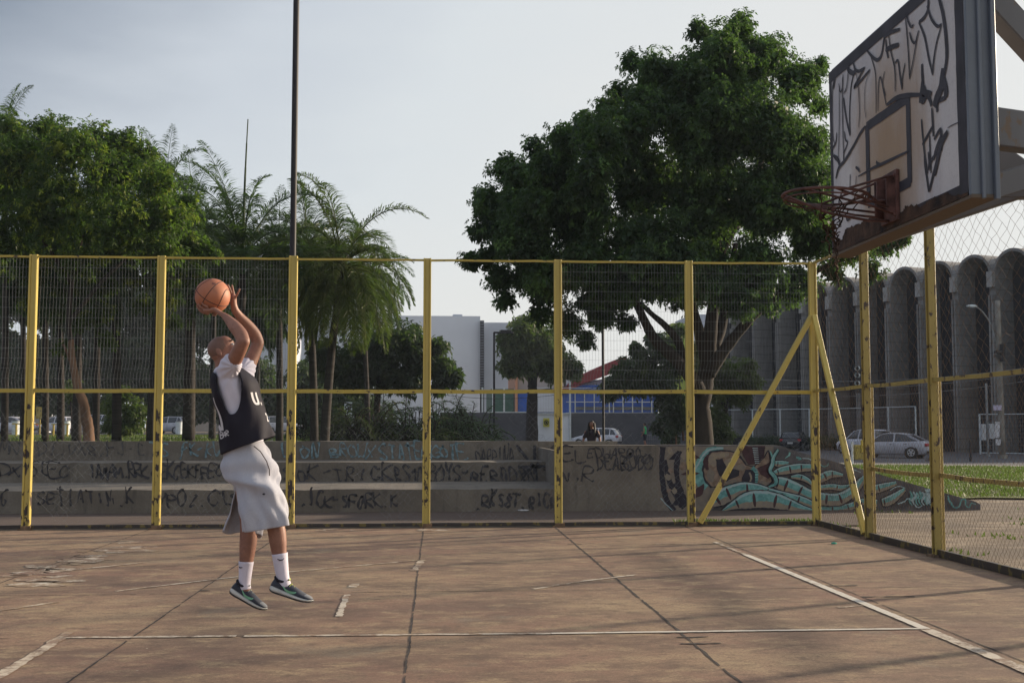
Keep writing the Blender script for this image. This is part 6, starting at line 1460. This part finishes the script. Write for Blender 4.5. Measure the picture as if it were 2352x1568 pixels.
# =================== VEGETATION ===================
random.seed(13)
rng = np.random.default_rng(5)
def unit(v): return v / (np.linalg.norm(v, axis=-1, keepdims=True) + 1e-9)
def leaf_quads(P, D, L, W, droop=.25):
    """kite-shaped leaves: P base, D direction"""
    n_ = len(P); up = np.tile([0., 0, 1.], (n_, 1)) + rng.normal(0, .45, (n_, 3)); S = unit(np.cross(D, up)); L = L[:, None]; W = W[:, None]
    V = np.zeros((n_, 4, 3)); V[:, 0] = P; V[:, 1] = P + D * L * .5 + S * W * .5; V[:, 2] = P + D * L + np.array([0, 0, -1.]) * L * droop; V[:, 3] = P + D * L * .5 - S * W * .5
    return V.reshape(-1, 3), np.arange(n_ * 4).reshape(-1, 4)
def crown(name, blobs, dens, leaf, mat, parent, k=8, shell=(.72, 1.05), inner=.25, flat=.8, width=.42, big=1.0, minz=None):
    """blobs: (centre xyz, radius). whorls of leaves on and inside each blob"""
    Ps = []; Ds = []; Ls = []; Ws = []
    for c, r in blobs:
        # sprays: small tufts over the surface of each bough, whorls of leaves within each tuft
        rs = max(.22, min(.62, r * .34)) if r > .5 else r * .5; ns = max(7, int(3.8 * (r / rs) ** 2)); d0 = unit(rng.normal(0, 1, (ns, 3))); d0 = unit(d0)
        S0 = np.array(c) + d0 * (r * (rng.uniform(shell[0], 1.02, ns) + .22 * (rng.random(ns) < .16)) - rs * .5)[:, None] * np.array([1, 1, flat])
        m = max(ns * 4, int(dens * 12.6 * r * r)); j = rng.integers(0, ns, m); q = rng.normal(0, 1, (m, 3)); q = unit(q) * (rs * rng.uniform(.15, 1.1, m) ** .6)[:, None] * np.array([1, 1, .62]); C = S0[j] + q; d = unit(C - np.array(c))
        out = unit(d * np.array([1, 1, .5]) + unit(q) * .5 + np.array([0, 0, .4])); ang = rng.uniform(0, 6.28, (m, 1)) + np.arange(k)[None] * 6.283 / k + rng.normal(0, .25, (m, k))
        e1 = unit(np.cross(out, np.array([0.3, .2, 1.0]) + rng.normal(0, .2, (m, 3)))); e2 = np.cross(out, e1); tilt = rng.uniform(-.1, .6, (m, k, 1))
        Dk = unit(e1[:, None] * np.cos(ang)[..., None] + e2[:, None] * np.sin(ang)[..., None] + out[:, None] * tilt)
        Ps.append(np.repeat(C[:, None], k, 1).reshape(-1, 3) + rng.normal(0, leaf * .15, (m * k, 3))); Ds.append(Dk.reshape(-1, 3)); L = leaf * rng.uniform(.55, 1.2, m * k); Ls.append(L); Ws.append(L * width)
        mi = int(m * k * inner)
        if mi:
            di = unit(rng.normal(0, 1, (mi, 3))); Ps.append(np.array(c) + di * (r * .58 * rng.uniform(.1, 1, mi) ** .45)[:, None] * np.array([1, 1, flat])); Ds.append(unit(rng.normal(0, 1, (mi, 3)))); L = leaf * 1.5 * rng.uniform(.7, 1.2, mi); Ls.append(L); Ws.append(L * .7)
    P = np.concatenate(Ps); D = np.concatenate(Ds); L = np.concatenate(Ls); W = np.concatenate(Ws)
    if minz is not None: ok = P[:, 2] > minz; P, D, L, W = P[ok], D[ok], L[ok], W[ok]
    V, Q = leaf_quads(P, D, L, W); return arr_mesh(name, V - np.array(origin_of(parent)) * 0, Q, mat, parent)
def trunk(parent, lines, mat, n=10, name='trunk'):
    mb = MB()
    for pts, r0, r1 in lines:
        S = spline([tuple(p) for p in pts], 5); m = len(S); mb.tube([Vector(p) for p in S], [(r0 + (r1 - r0) * i / (m - 1)) * random.uniform(.93, 1.07) for i in range(m)], n)
    return mb.build(name, mat, parent, smooth=True)

# --- the big tree ---
M['leaf_big'] = leafmat('dark_tree_leaf', (.036, .062, .040), (.055, .098, .048), (.16, .29, .09), .8, .36, .56)  # the lightest green paints sunlit clumps into the leaf colour
TY = 31.0
big = thing('big_tree', 'huge dark broad-crowned tree standing behind the wall left of the backboard', 'tree', (onY(1612, 1015, TY).x, TY, 0))
BL = [(1700, 62, 48), (1660, 120, 78), (1760, 130, 76), (1600, 70, 40), (1640, 95, 44), (1560, 260, 72), (1440, 330, 70), (1290, 390, 64), (1240, 470, 74), (1550, 170, 50), (1700, 200, 80), (1660, 260, 80), (1340, 440, 80), (1835, 190, 78), (1600, 190, 92), (1500, 160, 56), (1450, 140, 36), (1480, 250, 92), (1395, 250, 46), (1420, 210, 34), (1340, 280, 40), (1230, 340, 40), (1160, 380, 44), (1120, 460, 50), (1100, 530, 40), (1080, 600, 36), (1200, 500, 80), (1260, 620, 80), (1160, 690, 30), (1380, 720, 50), (1440, 740, 30), (1380, 330, 84), (1300, 320, 56), (1260, 390, 74), (1185, 400, 46), (1190, 460, 60), (1140, 520, 50), (1210, 560, 90), (1120, 590, 42), (1150, 640, 46), (1250, 660, 66),
      (1330, 500, 110), (1350, 600, 90), (1480, 420, 130), (1480, 560, 120), (1620, 320, 140), (1620, 480, 140), (1760, 300, 130), (1760, 460, 140), (1620, 610, 90), (1740, 610, 90), (1860, 330, 70), (1850, 420, 110), (1870, 540, 90), (1960, 560, 70), (2030, 560, 44), (2070, 545, 26), (1830, 650, 64), (1420, 680, 52), (1500, 660, 50), (1380, 650, 70), (1450, 640, 70), (1540, 650, 62), (1600, 660, 56), (1660, 660, 60), (1740, 680, 56), (1560, 600, 90), (1300, 740, 46), (1345, 780, 30), (1240, 720, 40), (1700, 690, 60), (1770, 700, 40), (1915, 625, 40), (2000, 620, 36), (1880, 240, 32), (1885, 150, 22), (1560, 690, 36)]
blobs = []
n0 = len(BL)
for i in range(n0):
    for j in range(i + 1, n0):
        dd = math.hypot(BL[i][0] - BL[j][0], BL[i][1] - BL[j][1])
        if 60 < dd < 125 and min(BL[i][2], BL[j][2]) > 44 and random.random() < .55: BL.append(((BL[i][0] + BL[j][0]) / 2 + random.uniform(-8, 8), (BL[i][1] + BL[j][1]) / 2 + random.uniform(-8, 8), min(BL[i][2], BL[j][2]) * .72))
for i, (u, v, r) in enumerate(BL):
    q = onY(u, v, TY); rr = r * TY / F; edge = min(1.0, math.hypot((u - 1600) / 480, (v - 400) / 380)); half = 4.3 * math.sqrt(max(0.03, 1 - edge ** 2))
    for s in ((-1, 1) if r > 45 else (0,)):
        y_ = TY + s * half * random.uniform(.5, 1.0) + random.uniform(-.5, .5); q2 = onY(u, v, y_) ; blobs.append(((q2.x, q2.y, q2.z), r * y_ / F))
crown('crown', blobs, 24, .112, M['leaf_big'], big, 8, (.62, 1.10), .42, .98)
T = lambda u, v, dy=0: onY(u, v, TY + dy)
tb = onY(1614, 1015, TY); tb.z = 0
trunk(big, [([tb, T(1612, 985), T(1608, 935), T(1618, 880), T(1627, 830), T(1632, 760), T(1640, 680), T(1645, 600), T(1650, 470)], .33, .10), ([T(1610, 905, -.1), T(1590, 870, -.3), T(1552, 825, -.5), T(1505, 780, -.6), T(1482, 740, -.7), T(1462, 695, -.8), T(1440, 640, -1)], .22, .07),
            ([T(1570, 845, -.3), T(1560, 790, -.3), T(1530, 750, -.4), T(1498, 722, -.5), T(1470, 695, -.6)], .13, .05), ([T(1626, 850, .2), T(1606, 760, .5), T(1590, 700, .6), T(1575, 600, .6)], .19, .09), ([T(1628, 860, -.2), T(1652, 820, -.3), T(1690, 770, -.5), T(1740, 715, -.7), T(1800, 670, -.8), T(1880, 620, -1), T(1950, 590, -1)], .19, .05),
            ([T(1640, 800, .1), T(1660, 740, .3), T(1668, 660, .5), T(1690, 560, .6)], .16, .07), ([T(1645, 600, 0), T(1600, 500, .6), T(1540, 400, .8)], .12, .05), ([T(1645, 600, 0), T(1720, 450, .6), T(1760, 300, .8), T(1720, 150, .5)], .13, .04), ([T(1440, 640, -1), T(1330, 560, -.5), T(1240, 520, 0)], .07, .03)], M['bark'], 10, 'trunk')

# --- broad tree at the left with sunlit branches ---
M['leaf_left'] = leafmat('yellow_green_leaf', (.036, .058, .026), (.075, .12, .028), (.32, .37, .05), 1.0, .46, .55)  # the yellow tone paints sun highlights into patches of the leaves
LT = 37.0
left = thing('broad_tree', 'broad leafy tree filling the left, its right side lit yellow green by the sun', 'tree', (onY(200, 1010, LT).x, LT, 1.0))
BL = [(-80, 420, 150), (60, 370, 110), (160, 340, 90), (230, 320, 60), (290, 330, 55), (330, 360, 60), (20, 300, 60), (110, 300, 50), (260, 400, 110), (360, 420, 70), (120, 480, 140), (270, 520, 120), (380, 500, 80), (430, 480, 50), (440, 560, 56), (370, 580, 70), (480, 585, 34), (-40, 560, 120), (180, 600, 70), (80, 620, 60), (235, 650, 52), (310, 640, 40), (400, 640, 46), (450, 625, 36), (230, 720, 44), (180, 740, 42), (330, 700, 36), (395, 690, 34), (150, 660, 44), (400, 740, 26), (245, 780, 34), (150, 800, 30), (60, 700, 36), (345, 645, 36)]
blobs = []
for u, v, r in BL:
    for s in ((-1, 1) if r > 60 else (0,)):
        y_ = LT + s * random.uniform(.8, 2.2) + random.uniform(-.4, .4) + (1.0 if v > 600 else 0); q = onY(u, v, y_); blobs.append(((q.x, q.y, q.z), r * y_ / F * (.92 if v < 600 else .8)))
crown('crown', [b for b in blobs], 15, .13, M['leaf_left'], left, 8, (.72, 1.08), .30, .9)
T = lambda u, v, dy=0: onY(u, v, LT + dy); tb = T(206, 1012); tb.z = .9
trunk(left, [([tb, T(203, 985), T(197, 955), T(192, 925), T(180, 895), T(172, 860), T(166, 820), T(163, 780)], .19, .09), ([T(168, 850), T(160, 825), T(150, 800), T(144, 790)], .06, .03)], M['bark_red'], 9, 'trunk')
trunk(left, [([T(163, 785), T(158, 740), T(165, 650), T(190, 540)], .085, .06), ([T(158, 740), T(240, 640, .5), T(330, 560, .8), T(400, 520, .8)], .08, .03), ([T(165, 650), T(90, 540), T(20, 460)], .08, .03)], M['bark'], 9, 'limb')

# --- palms ---
M['frond'] = leafmat('palm_leaflet', (.040, .066, .040), (.075, .11, .048), None, .6, .30); M['frond_gold'] = leafmat('golden_palm_leaflet', (.07, .085, .035), (.15, .16, .055), None, .6, .34)
def frond_curve(az, el, Lf, droop, twist=0.0, n=12):
    d = np.array([math.cos(az) * math.cos(el), math.sin(az) * math.cos(el), math.sin(el)]); p = np.zeros(3); P = [p.copy()]; D = [d.copy()]
    for i in range(n):
        d = unit(d + np.array([0, 0, -1.]) * droop / n * (1 + 1.4 * i / n) + twist * np.array([-d[1], d[0], 0]) / n); p = p + d * Lf / n; P.append(p.copy()); D.append(d.copy())
    return np.array(P), np.array(D)
def palm_geo(nf, Lf, seed, spear=0.0, el_lo=-35, el_hi=80, ll=.72, nl=80):
    r_ = np.random.default_rng(seed); A = []; B = []; RA = []; LV = []
    for i in range(nf):
        t = i / nf; el = R(el_hi + (el_lo - el_hi) * t ** .9 + r_.normal(0, 6)); az = i * 2.39996 + r_.normal(0, .2); P, D = frond_curve(az, el, Lf * r_.uniform(.82, 1.1) * (1 - .1 * t), r_.uniform(1.0, 2.0), r_.normal(0, .25))
        for j in range(len(P) - 1): A.append(P[j]); B.append(P[j + 1]); RA.append(.028 * (1 - j / len(P)) + .006)
        s = np.linspace(.16, 1.0, nl); k = s * (len(P) - 1); k0 = np.minimum(k.astype(int), len(P) - 2); fr = (k - k0)[:, None]; C = P[k0] * (1 - fr) + P[k0 + 1] * fr; Dd = unit(D[k0]); side = unit(np.cross(Dd, np.array([0, 0, 1.]) + 1e-3)); up = np.cross(side, Dd)
        Ln = ll * np.sin(np.pi * (s * .78 + .16)) * 1.05
        for sg in (-1, 1):
            ld = unit(side * sg * 1.0 + Dd * .70 + up * r_.choice([.1, .45], (nl, 1)) + r_.normal(0, .06, (nl, 3))); mid = C + ld * (Ln * .5)[:, None]; tip = mid + unit(ld + np.array([0, 0, -1.]) * r_.uniform(.4, .9, (nl, 1))) * (Ln * .55)[:, None]; w = .021
            wv = unit(np.cross(ld, np.array([0, 0, 1.]) + r_.normal(0, .4, (nl, 3)))) * w
            V = np.stack([C, mid + wv, tip, mid - wv], 1); LV.append(V)
    if spear:
        for j in range(6): A.append(np.array([0, 0, spear * j / 6]) + np.array([.03 * j * j / 10, 0, 0])); B.append(np.array([0, 0, spear * (j + 1) / 6]) + np.array([.03 * (j + 1) ** 2 / 10, 0, 0])); RA.append(.055 * (1 - j / 6) + .014)
    LV = np.concatenate(LV).reshape(-1, 3); return np.array(A), np.array(B), np.array(RA), LV
def palm_proto(nf, Lf, seed, mat, **kw):
    A, B, RA, LV = palm_geo(nf, Lf, seed, **kw)
    n = 4; d = unit(B - A); ref = np.where(np.abs(d[:, [2]]) < .9, [[0, 0, 1.]], [[1., 0, 0]]); a = unit(np.cross(d, ref)); b = np.cross(d, a); V = np.zeros((len(A), 2 * n, 3))
    for j in range(n):
        o = a * math.cos(6.283 * j / n) + b * math.sin(6.283 * j / n); V[:, j] = A + o * RA[:, None]; V[:, n + j] = B + o * RA[:, None] * .9
    q = (np.arange(len(A)) * 2 * n)[:, None, None] + np.array([[j, (j + 1) % n, n + (j + 1) % n, n + j] for j in range(n)])[None]
    Vt = V.reshape(-1, 3); Q = np.concatenate([q.reshape(-1, 4), len(Vt) + np.arange(len(LV)).reshape(-1, 4)]); return np.concatenate([Vt, LV]), Q, mat
protos = [palm_proto(28, 4.5, 1, M['frond'], spear=5.4, nl=96, el_lo=15, el_hi=86), palm_proto(46, 3.6, 2, M['frond'], el_lo=-55, nl=84), palm_proto(50, 4.0, 3, M['frond_gold'], el_lo=-60, el_hi=84, nl=90), palm_proto(32, 2.5, 4, M['frond'], el_lo=-55)]
pmesh = {}
def palm(label, ub, ut, vc, Y_, pr, r=.17, sc=1.0, rot=0.0, group='palms behind the steps', name='palm_tree'):
    top = onY(ut, vc, Y_); bx = onY(ub, 1000, Y_).x; zb = terrain(bx, Y_); root = thing(name, label, 'palm', (bx, Y_, zb), group)
    n_ = 12; pts = [Vector((bx + (top.x - bx) * (k / n_) ** 1.5, Y_, zb + (top.z - zb) * k / n_)) for k in range(n_ + 1)]
    MB().tube(pts, [r * (1.15 - .45 * k / n_) if k < n_ - 2 else r * (.95 - .3 * (k - n_ + 2)) for k in range(n_ + 1)], 12).build('trunk', M['bark_palm'], root, smooth=True)
    V, Q, mt = protos[pr]
    if pr not in pmesh: o = arr_mesh('crown', V, Q, mt); pmesh[pr] = o.data
    else: o = bpy.data.objects.new('crown', pmesh[pr]); col.objects.link(o)
    o.parent = root; o.location = top - Vector((bx, Y_, zb)); o.rotation_euler = (0, 0, rot); o.scale = (sc, sc, sc); return root
palm('tall palm with a bare upright spear leaf, just left of the black mast', 546, 557, 610, 42, 0, .19, 1.0, .4)
palm('bushy palm with long arching leaves standing right of the black mast', 745, 785, 612, 42, 2, .16, .98, 1.1)
palm('dense palm leaning against the black mast from its right side', 722, 706, 560, 46, 1, .15, .85, 2.0)
palm('palm whose thin trunk stands between the player and the thick yellow post', 642, 640, 590, 48, 1, .14, .85, .2)
palm('palm on a thick dark trunk right of the silver hatchback', 433, 440, 530, 47, 1, .23, .9, 3.1); palm('palm rising just left of the ball, trunk partly behind the player', 487, 492, 590, 52, 3, .14, 1.2, 1.7)
palm('palm on a straight dark trunk left of the silver hatchback', 346, 378, 470, 44, 1, .15, .8, 4.0); palm('palm on a dark trunk beside the pale bush', 268, 262, 520, 46, 3, .17, 1.1, 5.2)
palm('palm on the dark trunk immediately right of the leaning reddish trunk', 220, 224, 560, 45, 3, .13, 1.0, .9); palm('palm on the dark trunk immediately left of the leaning reddish trunk', 176, 180, 600, 44, 1, .16, .9, 2.6)
palm('palm on a dark trunk midway between the first fence post and the leaning trunk', 139, 135, 620, 48, 3, .14, 1.1, 1.3); palm('palm on a dark trunk right beside the first fence post', 104, 98, 540, 46, 1, .12, 1.0, 3.7)
palm('palm on a thin dark trunk left of the first fence post', 53, 50, 600, 47, 3, .12, 1.0, 4.4); palm('palm at the far left edge whose leaf tips show above the broad tree', 10, 8, 350, 44, 1, .12, .75, 5.8)
palm('low bushy palm filling the dark space behind the player', 590, 590, 690, 56, 3, .14, 1.25, .6); palm('palm half hidden behind the bushy palm by the mast', 845, 830, 640, 58, 1, .13, 1.0, 1.9)

# --- far trees and bushes ---
M['leaf_far'] = leafmat('far_dark_leaf', (.045, .058, .040), (.060, .080, .042), (.10, .13, .05), .35, .25); M['leaf_bush'] = leafmat('pale_bush_leaf', (.07, .095, .03), (.12, .15, .04), (.16, .18, .05), .6, .35)
M['leaf_olive'] = leafmat('olive_leaf', (.07, .085, .04), (.12, .13, .055), None, .6, .35)
def tree(name, label, cat, ub, Y_, BLs, mat, leaf, dens, tr=.2, lines=None, group=None, k=6, inner=.2, barkm='bark', layers=(0,), fl=.9):
    bx = onY(ub, 1000, Y_).x; zb = terrain(bx, Y_); root = thing(name, label, cat, (bx, Y_, zb), group); blobs = []
    for u, v, r in BLs:
        for s in layers:
            y_ = Y_ + s + random.uniform(-.3, .3); q = onY(u, v, y_); blobs.append(((q.x, q.y, q.z), r * y_ / F))
    crown('crown', blobs, dens, leaf, mat, root, k, (.6, 1.06), inner, fl, minz=zb)
    if lines is None:
        u, v, r = max(BLs, key=lambda b: b[2]); t = onY(u, v, Y_); lines = [([Vector((bx, Y_, zb - .1)), Vector((bx * .7 + t.x * .3, Y_, zb * .5 + t.z * .5)), t], tr, tr * .5)]
        for u2, v2, r2 in BLs[:5]: e = onY(u2, v2, Y_); lines.append(([Vector((bx * .6 + t.x * .4, Y_, zb * .5 + t.z * .5)), Vector((e.x * .5 + t.x * .5, Y_, (e.z + t.z) / 2 - .3)), e], tr * .5, tr * .15))
    else: lines = [([onY(u, v, Y_) for u, v in L], a, b) for L, a, b in lines]; lines[0][0][0].z = zb - .1
    trunk(root, lines, M[barkm], 8); return root
tree('almond_tree', 'round dark tree with big leaves standing before the pale hall, right of the bushy palm', 'tree', 862, 62, [(880, 790, 60), (940, 780, 48), (960, 830, 50), (1010, 845, 34), (1045, 865, 22), (820, 830, 60), (770, 850, 50), (880, 850, 60), (1000, 800, 30), (930, 875, 40), (740, 810, 40), (820, 880, 30), (1010, 890, 16)], M['leaf_far'], .34, 4.5, .22, k=5, layers=(-1, 1))
tree('street_tree', 'feathery tree with a forked grey trunk standing in front of the low building', 'tree', 1222, 96, [(1215, 770, 56), (1180, 800, 40), (1260, 790, 50), (1220, 830, 50), (1170, 840, 30), (1280, 830, 40), (1210, 750, 40), (1310, 850, 30), (1270, 850, 30), (1165, 780, 24)], M['leaf_olive'], .42, 3.2, .4,
     [([(1222, 1000), (1222, 940), (1223, 890), (1218, 860), (1195, 835)], .55, .25), ([(1222, 890), (1228, 860), (1246, 838), (1262, 815)], .40, .15), ([(1218, 860), (1225, 800)], .3, .15)], layers=(-2, 2), inner=.10)
tree('leafy_shrub_tree', 'loose leafy small tree on two pale thin stems, left of the big trunk', 'tree', 1545, 58, [(1440, 850, 36), (1480, 830, 40), (1420, 880, 34), (1470, 880, 50), (1520, 870, 56), (1530, 800, 36), (1560, 830, 40), (1540, 920, 40), (1560, 960, 30), (1500, 780, 22), (1460, 800, 14), (1400, 900, 24), (1560, 760, 22), (1525, 980, 30)], M['leaf_far'], .26, 5.5, .08,
     [([(1554, 1012), (1550, 960), (1538, 920), (1510, 860)], .06, .03), ([(1570, 1012), (1566, 960), (1562, 900), (1560, 820)], .06, .03), ([(1538, 920), (1490, 860), (1450, 830)], .04, .02)], k=5, barkm='bark_red', layers=(-.7, .7))
tree('leafy_shrub_tree', 'loose olive bush tree hanging right of the big trunk before the arcade', 'tree', 1668, 60, [(1620, 840, 40), (1660, 860, 44), (1700, 860, 40), (1730, 880, 26), (1650, 900, 40), (1700, 910, 30), (1610, 800, 26), (1630, 790, 18), (1720, 840, 20), (1640, 960, 34), (1660, 1000, 30)], M['leaf_olive'], .24, 5, .08, k=5, layers=(-.7, .7))
tree('dense_bush', 'dense dark bush against the boundary wall left of the big trunk', 'bush', 1535, 70, [(1535, 950, 34), (1560, 970, 34), (1540, 1000, 30), (1530, 915, 24)], M['leaf_far'], .24, 6, .1)
tree('pale_bush', 'pale green bush lit by the sun among the palm trunks', 'bush', 285, 66, [(262, 930, 34), (285, 905, 22), (300, 940, 34), (315, 970, 30), (275, 970, 34), (255, 975, 24), (290, 985, 24), (325, 945, 20)], M['leaf_bush'], .20, 9, .06)
tree('pale_bush', 'small pale green sapling behind the leaning reddish trunk', 'bush', 165, 70, [(168, 880, 18), (160, 900, 20), (172, 915, 16)], M['leaf_bush'], .2, 7, .05)
fb = [(-10, 121, [(-40, 880, 60), (-20, 700, 70), (50, 690, 60), (20, 860, 60), (70, 880, 50), (10, 930, 40), (-60, 800, 70), (60, 920, 36), (20, 790, 36)]), (95, 118, [(90, 850, 60), (110, 700, 70), (170, 740, 60), (140, 870, 60), (180, 900, 40), (110, 920, 44), (120, 810, 60), (60, 810, 40), (160, 940, 34)]), (240, 120, [(220, 860, 60), (250, 700, 70), (320, 720, 60), (270, 850, 60), (320, 880, 60), (240, 800, 70), (310, 800, 60), (200, 920, 40), (230, 940, 40), (240, 975, 24)]),
      (400, 117, [(380, 850, 60), (430, 690, 60), (480, 740, 60), (430, 870, 60), (400, 780, 70), (350, 800, 60), (470, 880, 36), (370, 920, 40), (440, 930, 46), (480, 940, 40), (350, 700, 60), (400, 950, 30)]), (560, 119, [(540, 850, 60), (600, 700, 50), (620, 760, 36), (590, 870, 60), (560, 780, 50), (610, 920, 44), (520, 930, 50), (580, 960, 44), (540, 720, 50), (500, 780, 36), (640, 930, 40), (620, 985, 26)]), (720, 106, [(700, 870, 46), (740, 890, 40), (680, 930, 44), (730, 940, 44), (780, 920, 40), (700, 980, 30), (760, 975, 34), (830, 930, 36)])]
labs = ['dark tree mass at the far left edge behind the palms', 'dark tree behind the first fence post and the white cars', 'dark tree behind the pale bush and the leaning trunk', 'dark tree behind the silver hatchback', 'dark tree behind the player', 'dark tree right of the thick yellow post behind the palm shrubs']
for (ub, Y_, bl), lb in zip(fb, labs): tree('dark_tree', lb, 'tree', ub, Y_, bl, M['leaf_far'], .5, 2.2, .25, group='dark trees beyond the palms', layers=(-2, 2), inner=.25)

# --- feathery palm shrubs in the middle bed, and the low hedge ---
def fern(label, u, Y_, h, seed, mat, n=26, group='feathery shrubs in the bed'):
    p = onY(u, 1000, Y_); zb = terrain(p.x, Y_); r_ = np.random.default_rng(seed); root = thing('feathery_shrub', label, 'shrub', (p.x, Y_, zb), group); LV = []; A = []; B = []
    for i in range(n):
        az = r_.uniform(0, 6.28); el = R(r_.uniform(30, 88)); P, D = frond_curve(az, el, h * r_.uniform(.5, .95), r_.uniform(1.0, 2.2), 0, 8); P = P + np.array([r_.normal(0, .18), r_.normal(0, .18), r_.uniform(0, h * .35)])
        for j in range(8): A.append(P[j]); B.append(P[j + 1])
        nl = 22; k = np.linspace(1.5, 7.99, nl); k0 = k.astype(int); fr = (k - k0)[:, None]; C = P[k0] * (1 - fr) + P[np.minimum(k0 + 1, 8)] * fr; Dd = D[k0]; side = unit(np.cross(Dd, np.array([0, 0, 1.]) + 1e-3))
        for sg in (-1, 1):
            ld = unit(side * sg + Dd * .8 + r_.normal(0, .25, (nl, 3))); L = .30 * h / 2.4; mid = C + ld * L * .5; tip = mid + unit(ld + np.array([0, 0, -.7])) * L * .6; wv = unit(np.cross(ld, np.array([0, 0, 1.]) + r_.normal(0, .4, (nl, 3)))) * .028; LV.append(np.stack([C, mid + wv, tip, mid - wv], 1).reshape(-1, 3))
    for j in range(4): A.append(np.array([r_.normal(0, .15), 0, -.1])); B.append(np.array([r_.normal(0, .2), 0, h * .7]))
    o3 = np.array([p.x, Y_, zb]); LV = np.concatenate(LV) + o3; arr_mesh('leaves', LV, np.arange(len(LV)).reshape(-1, 4), mat, root); wires('stem', np.array(A) + o3, np.array(B) + o3, .022, M['bark'], root, 4)
spots = [(755, 58, 2.3), (782, 62, 2.6), (812, 57, 2.2), (842, 60, 2.7), (872, 58, 2.3), (905, 63, 2.8), (932, 58, 2.4), (960, 62, 2.9), (990, 57, 2.3), (1020, 61, 3.0), (1048, 60, 2.8), (1078, 62, 3.0), (1105, 64, 2.6), (880, 70, 3.6), (1000, 70, 3.8), (1060, 70, 3.6), (700, 60, 2.0), (1125, 66, 1.9)]
descr = ['first from the left, right of the thin palm trunk', 'second from the left, dark', 'low and pale, left of the middle', 'tall, below the road sign', 'low, at the middle of the bed', 'tall and dark behind the low ones', 'just left of the yellow post in the middle of the picture', 'tall, just behind that yellow post', 'low and bright, right of the yellow post', 'tall, left of the street lamp', 'dark, nearer to the street lamp', 'beside the street lamp', 'right of the street lamp', 'tallest at the back, left', 'tallest at the back, above the bright low one', 'tallest at the back, by the lamp', 'small, left of the thin palm trunk', 'smallest, before the dark wall']
for i, ((u, Y_, h), ds) in enumerate(zip(spots, descr)): fern('feathery green shrub, ' + ds, u, Y_, h, 100 + i, M['frond_gold'] if i in (2, 4, 8, 0) else M['frond'])
hedge = thing('hedge', 'low clipped dark hedge at the foot of the white railing', 'hedge', (onY(1780, 1000, 98).x, 98, -.25))
bl = [((onY(u, 1015, 98 - (u - 1640) * .03).x, 98 - (u - 1640) * .03, .35), .75) for u in range(1640, 1960, 14)]; crown('foliage', bl, 5, .16, M['leaf_far'], hedge, 5, (.7, 1.05), .3, .8)
# grass and leaf litter
def tufts(name, label, n, xr, yr, h, mat, zoff=0.0, cond=None):
    x = rng.uniform(*xr, n * 3); y = rng.uniform(*yr, n * 3); z = np.array([terrain(a, b) for a, b in zip(x, y)]) + zoff; k = len(x); az = rng.uniform(0, 6.28, k); hh = h * rng.uniform(.4, 1.2, k); w = .012 + hh * .10
    if cond: ok = np.array([cond(a, b) for a, b in zip(x, y)]); x, y, z, az, hh, w = x[ok], y[ok], z[ok], az[ok], hh[ok], w[ok]; k = len(x)
    P = np.stack([x, y, z], 1); s = np.stack([np.cos(az), np.sin(az), 0 * az], 1) * w[:, None]; lean = np.stack([rng.normal(0, .35, k), rng.normal(0, .35, k), np.ones(k)], 1) * hh[:, None]
    V = np.stack([P - s, P + s, P + lean + s * .1, P + lean - s * .1], 1).reshape(-1, 3); o = arr_mesh(name, V, np.arange(k * 4).reshape(-1, 4), mat); return tag(o, label, None, None, 'stuff')
M['blade'] = leafmat('grass_blade', (.09, .12, .03), (.15, .18, .04), (.20, .21, .06), .3, .3)
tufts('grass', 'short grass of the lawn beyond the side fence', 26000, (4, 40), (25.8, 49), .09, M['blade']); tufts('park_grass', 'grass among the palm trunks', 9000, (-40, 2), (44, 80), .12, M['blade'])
nz = lambda a, b: math.sin(a * 1.7 + 3) * math.cos(b * 1.3) + .6 * math.sin(a * 4.1 + b * 3.3) > .95
tufts('weeds', 'sparse weeds on the bare ground right of the side fence', 5000, (6.5, 22), (9, 25), .06, M['blade'], -.03, nz)
tufts('fence_weeds', 'little weeds growing along the foot of the fence', 260, (3.9, 6.2), (18.62, 18.85), .10, M['blade'], 0)
# =================== HAZE ADDED TO LIFT THE DARK TONES ===================
hz = bpy.data.materials.new('tone_lift_haze'); hz.use_nodes = True; hn = hz.node_tree.nodes; hn.remove(hn['Principled BSDF'])
vp = hn.new('ShaderNodeVolumePrincipled'); vp.inputs['Color'].default_value = (.74, .86, 1.0, 1); vp.inputs['Density'].default_value = .0003; vp.inputs['Anisotropy'].default_value = .0
hz.node_tree.links.new(vp.outputs[0], hn['Material Output'].inputs['Volume'])
hb = MB(); hb.box((0, 735, 14.5), (1010, 1605, 35)); ho = hb.build('haze', hz); tag(ho, 'thin pale haze added over the whole scene to lift the dark tones', None, None, 'stuff')
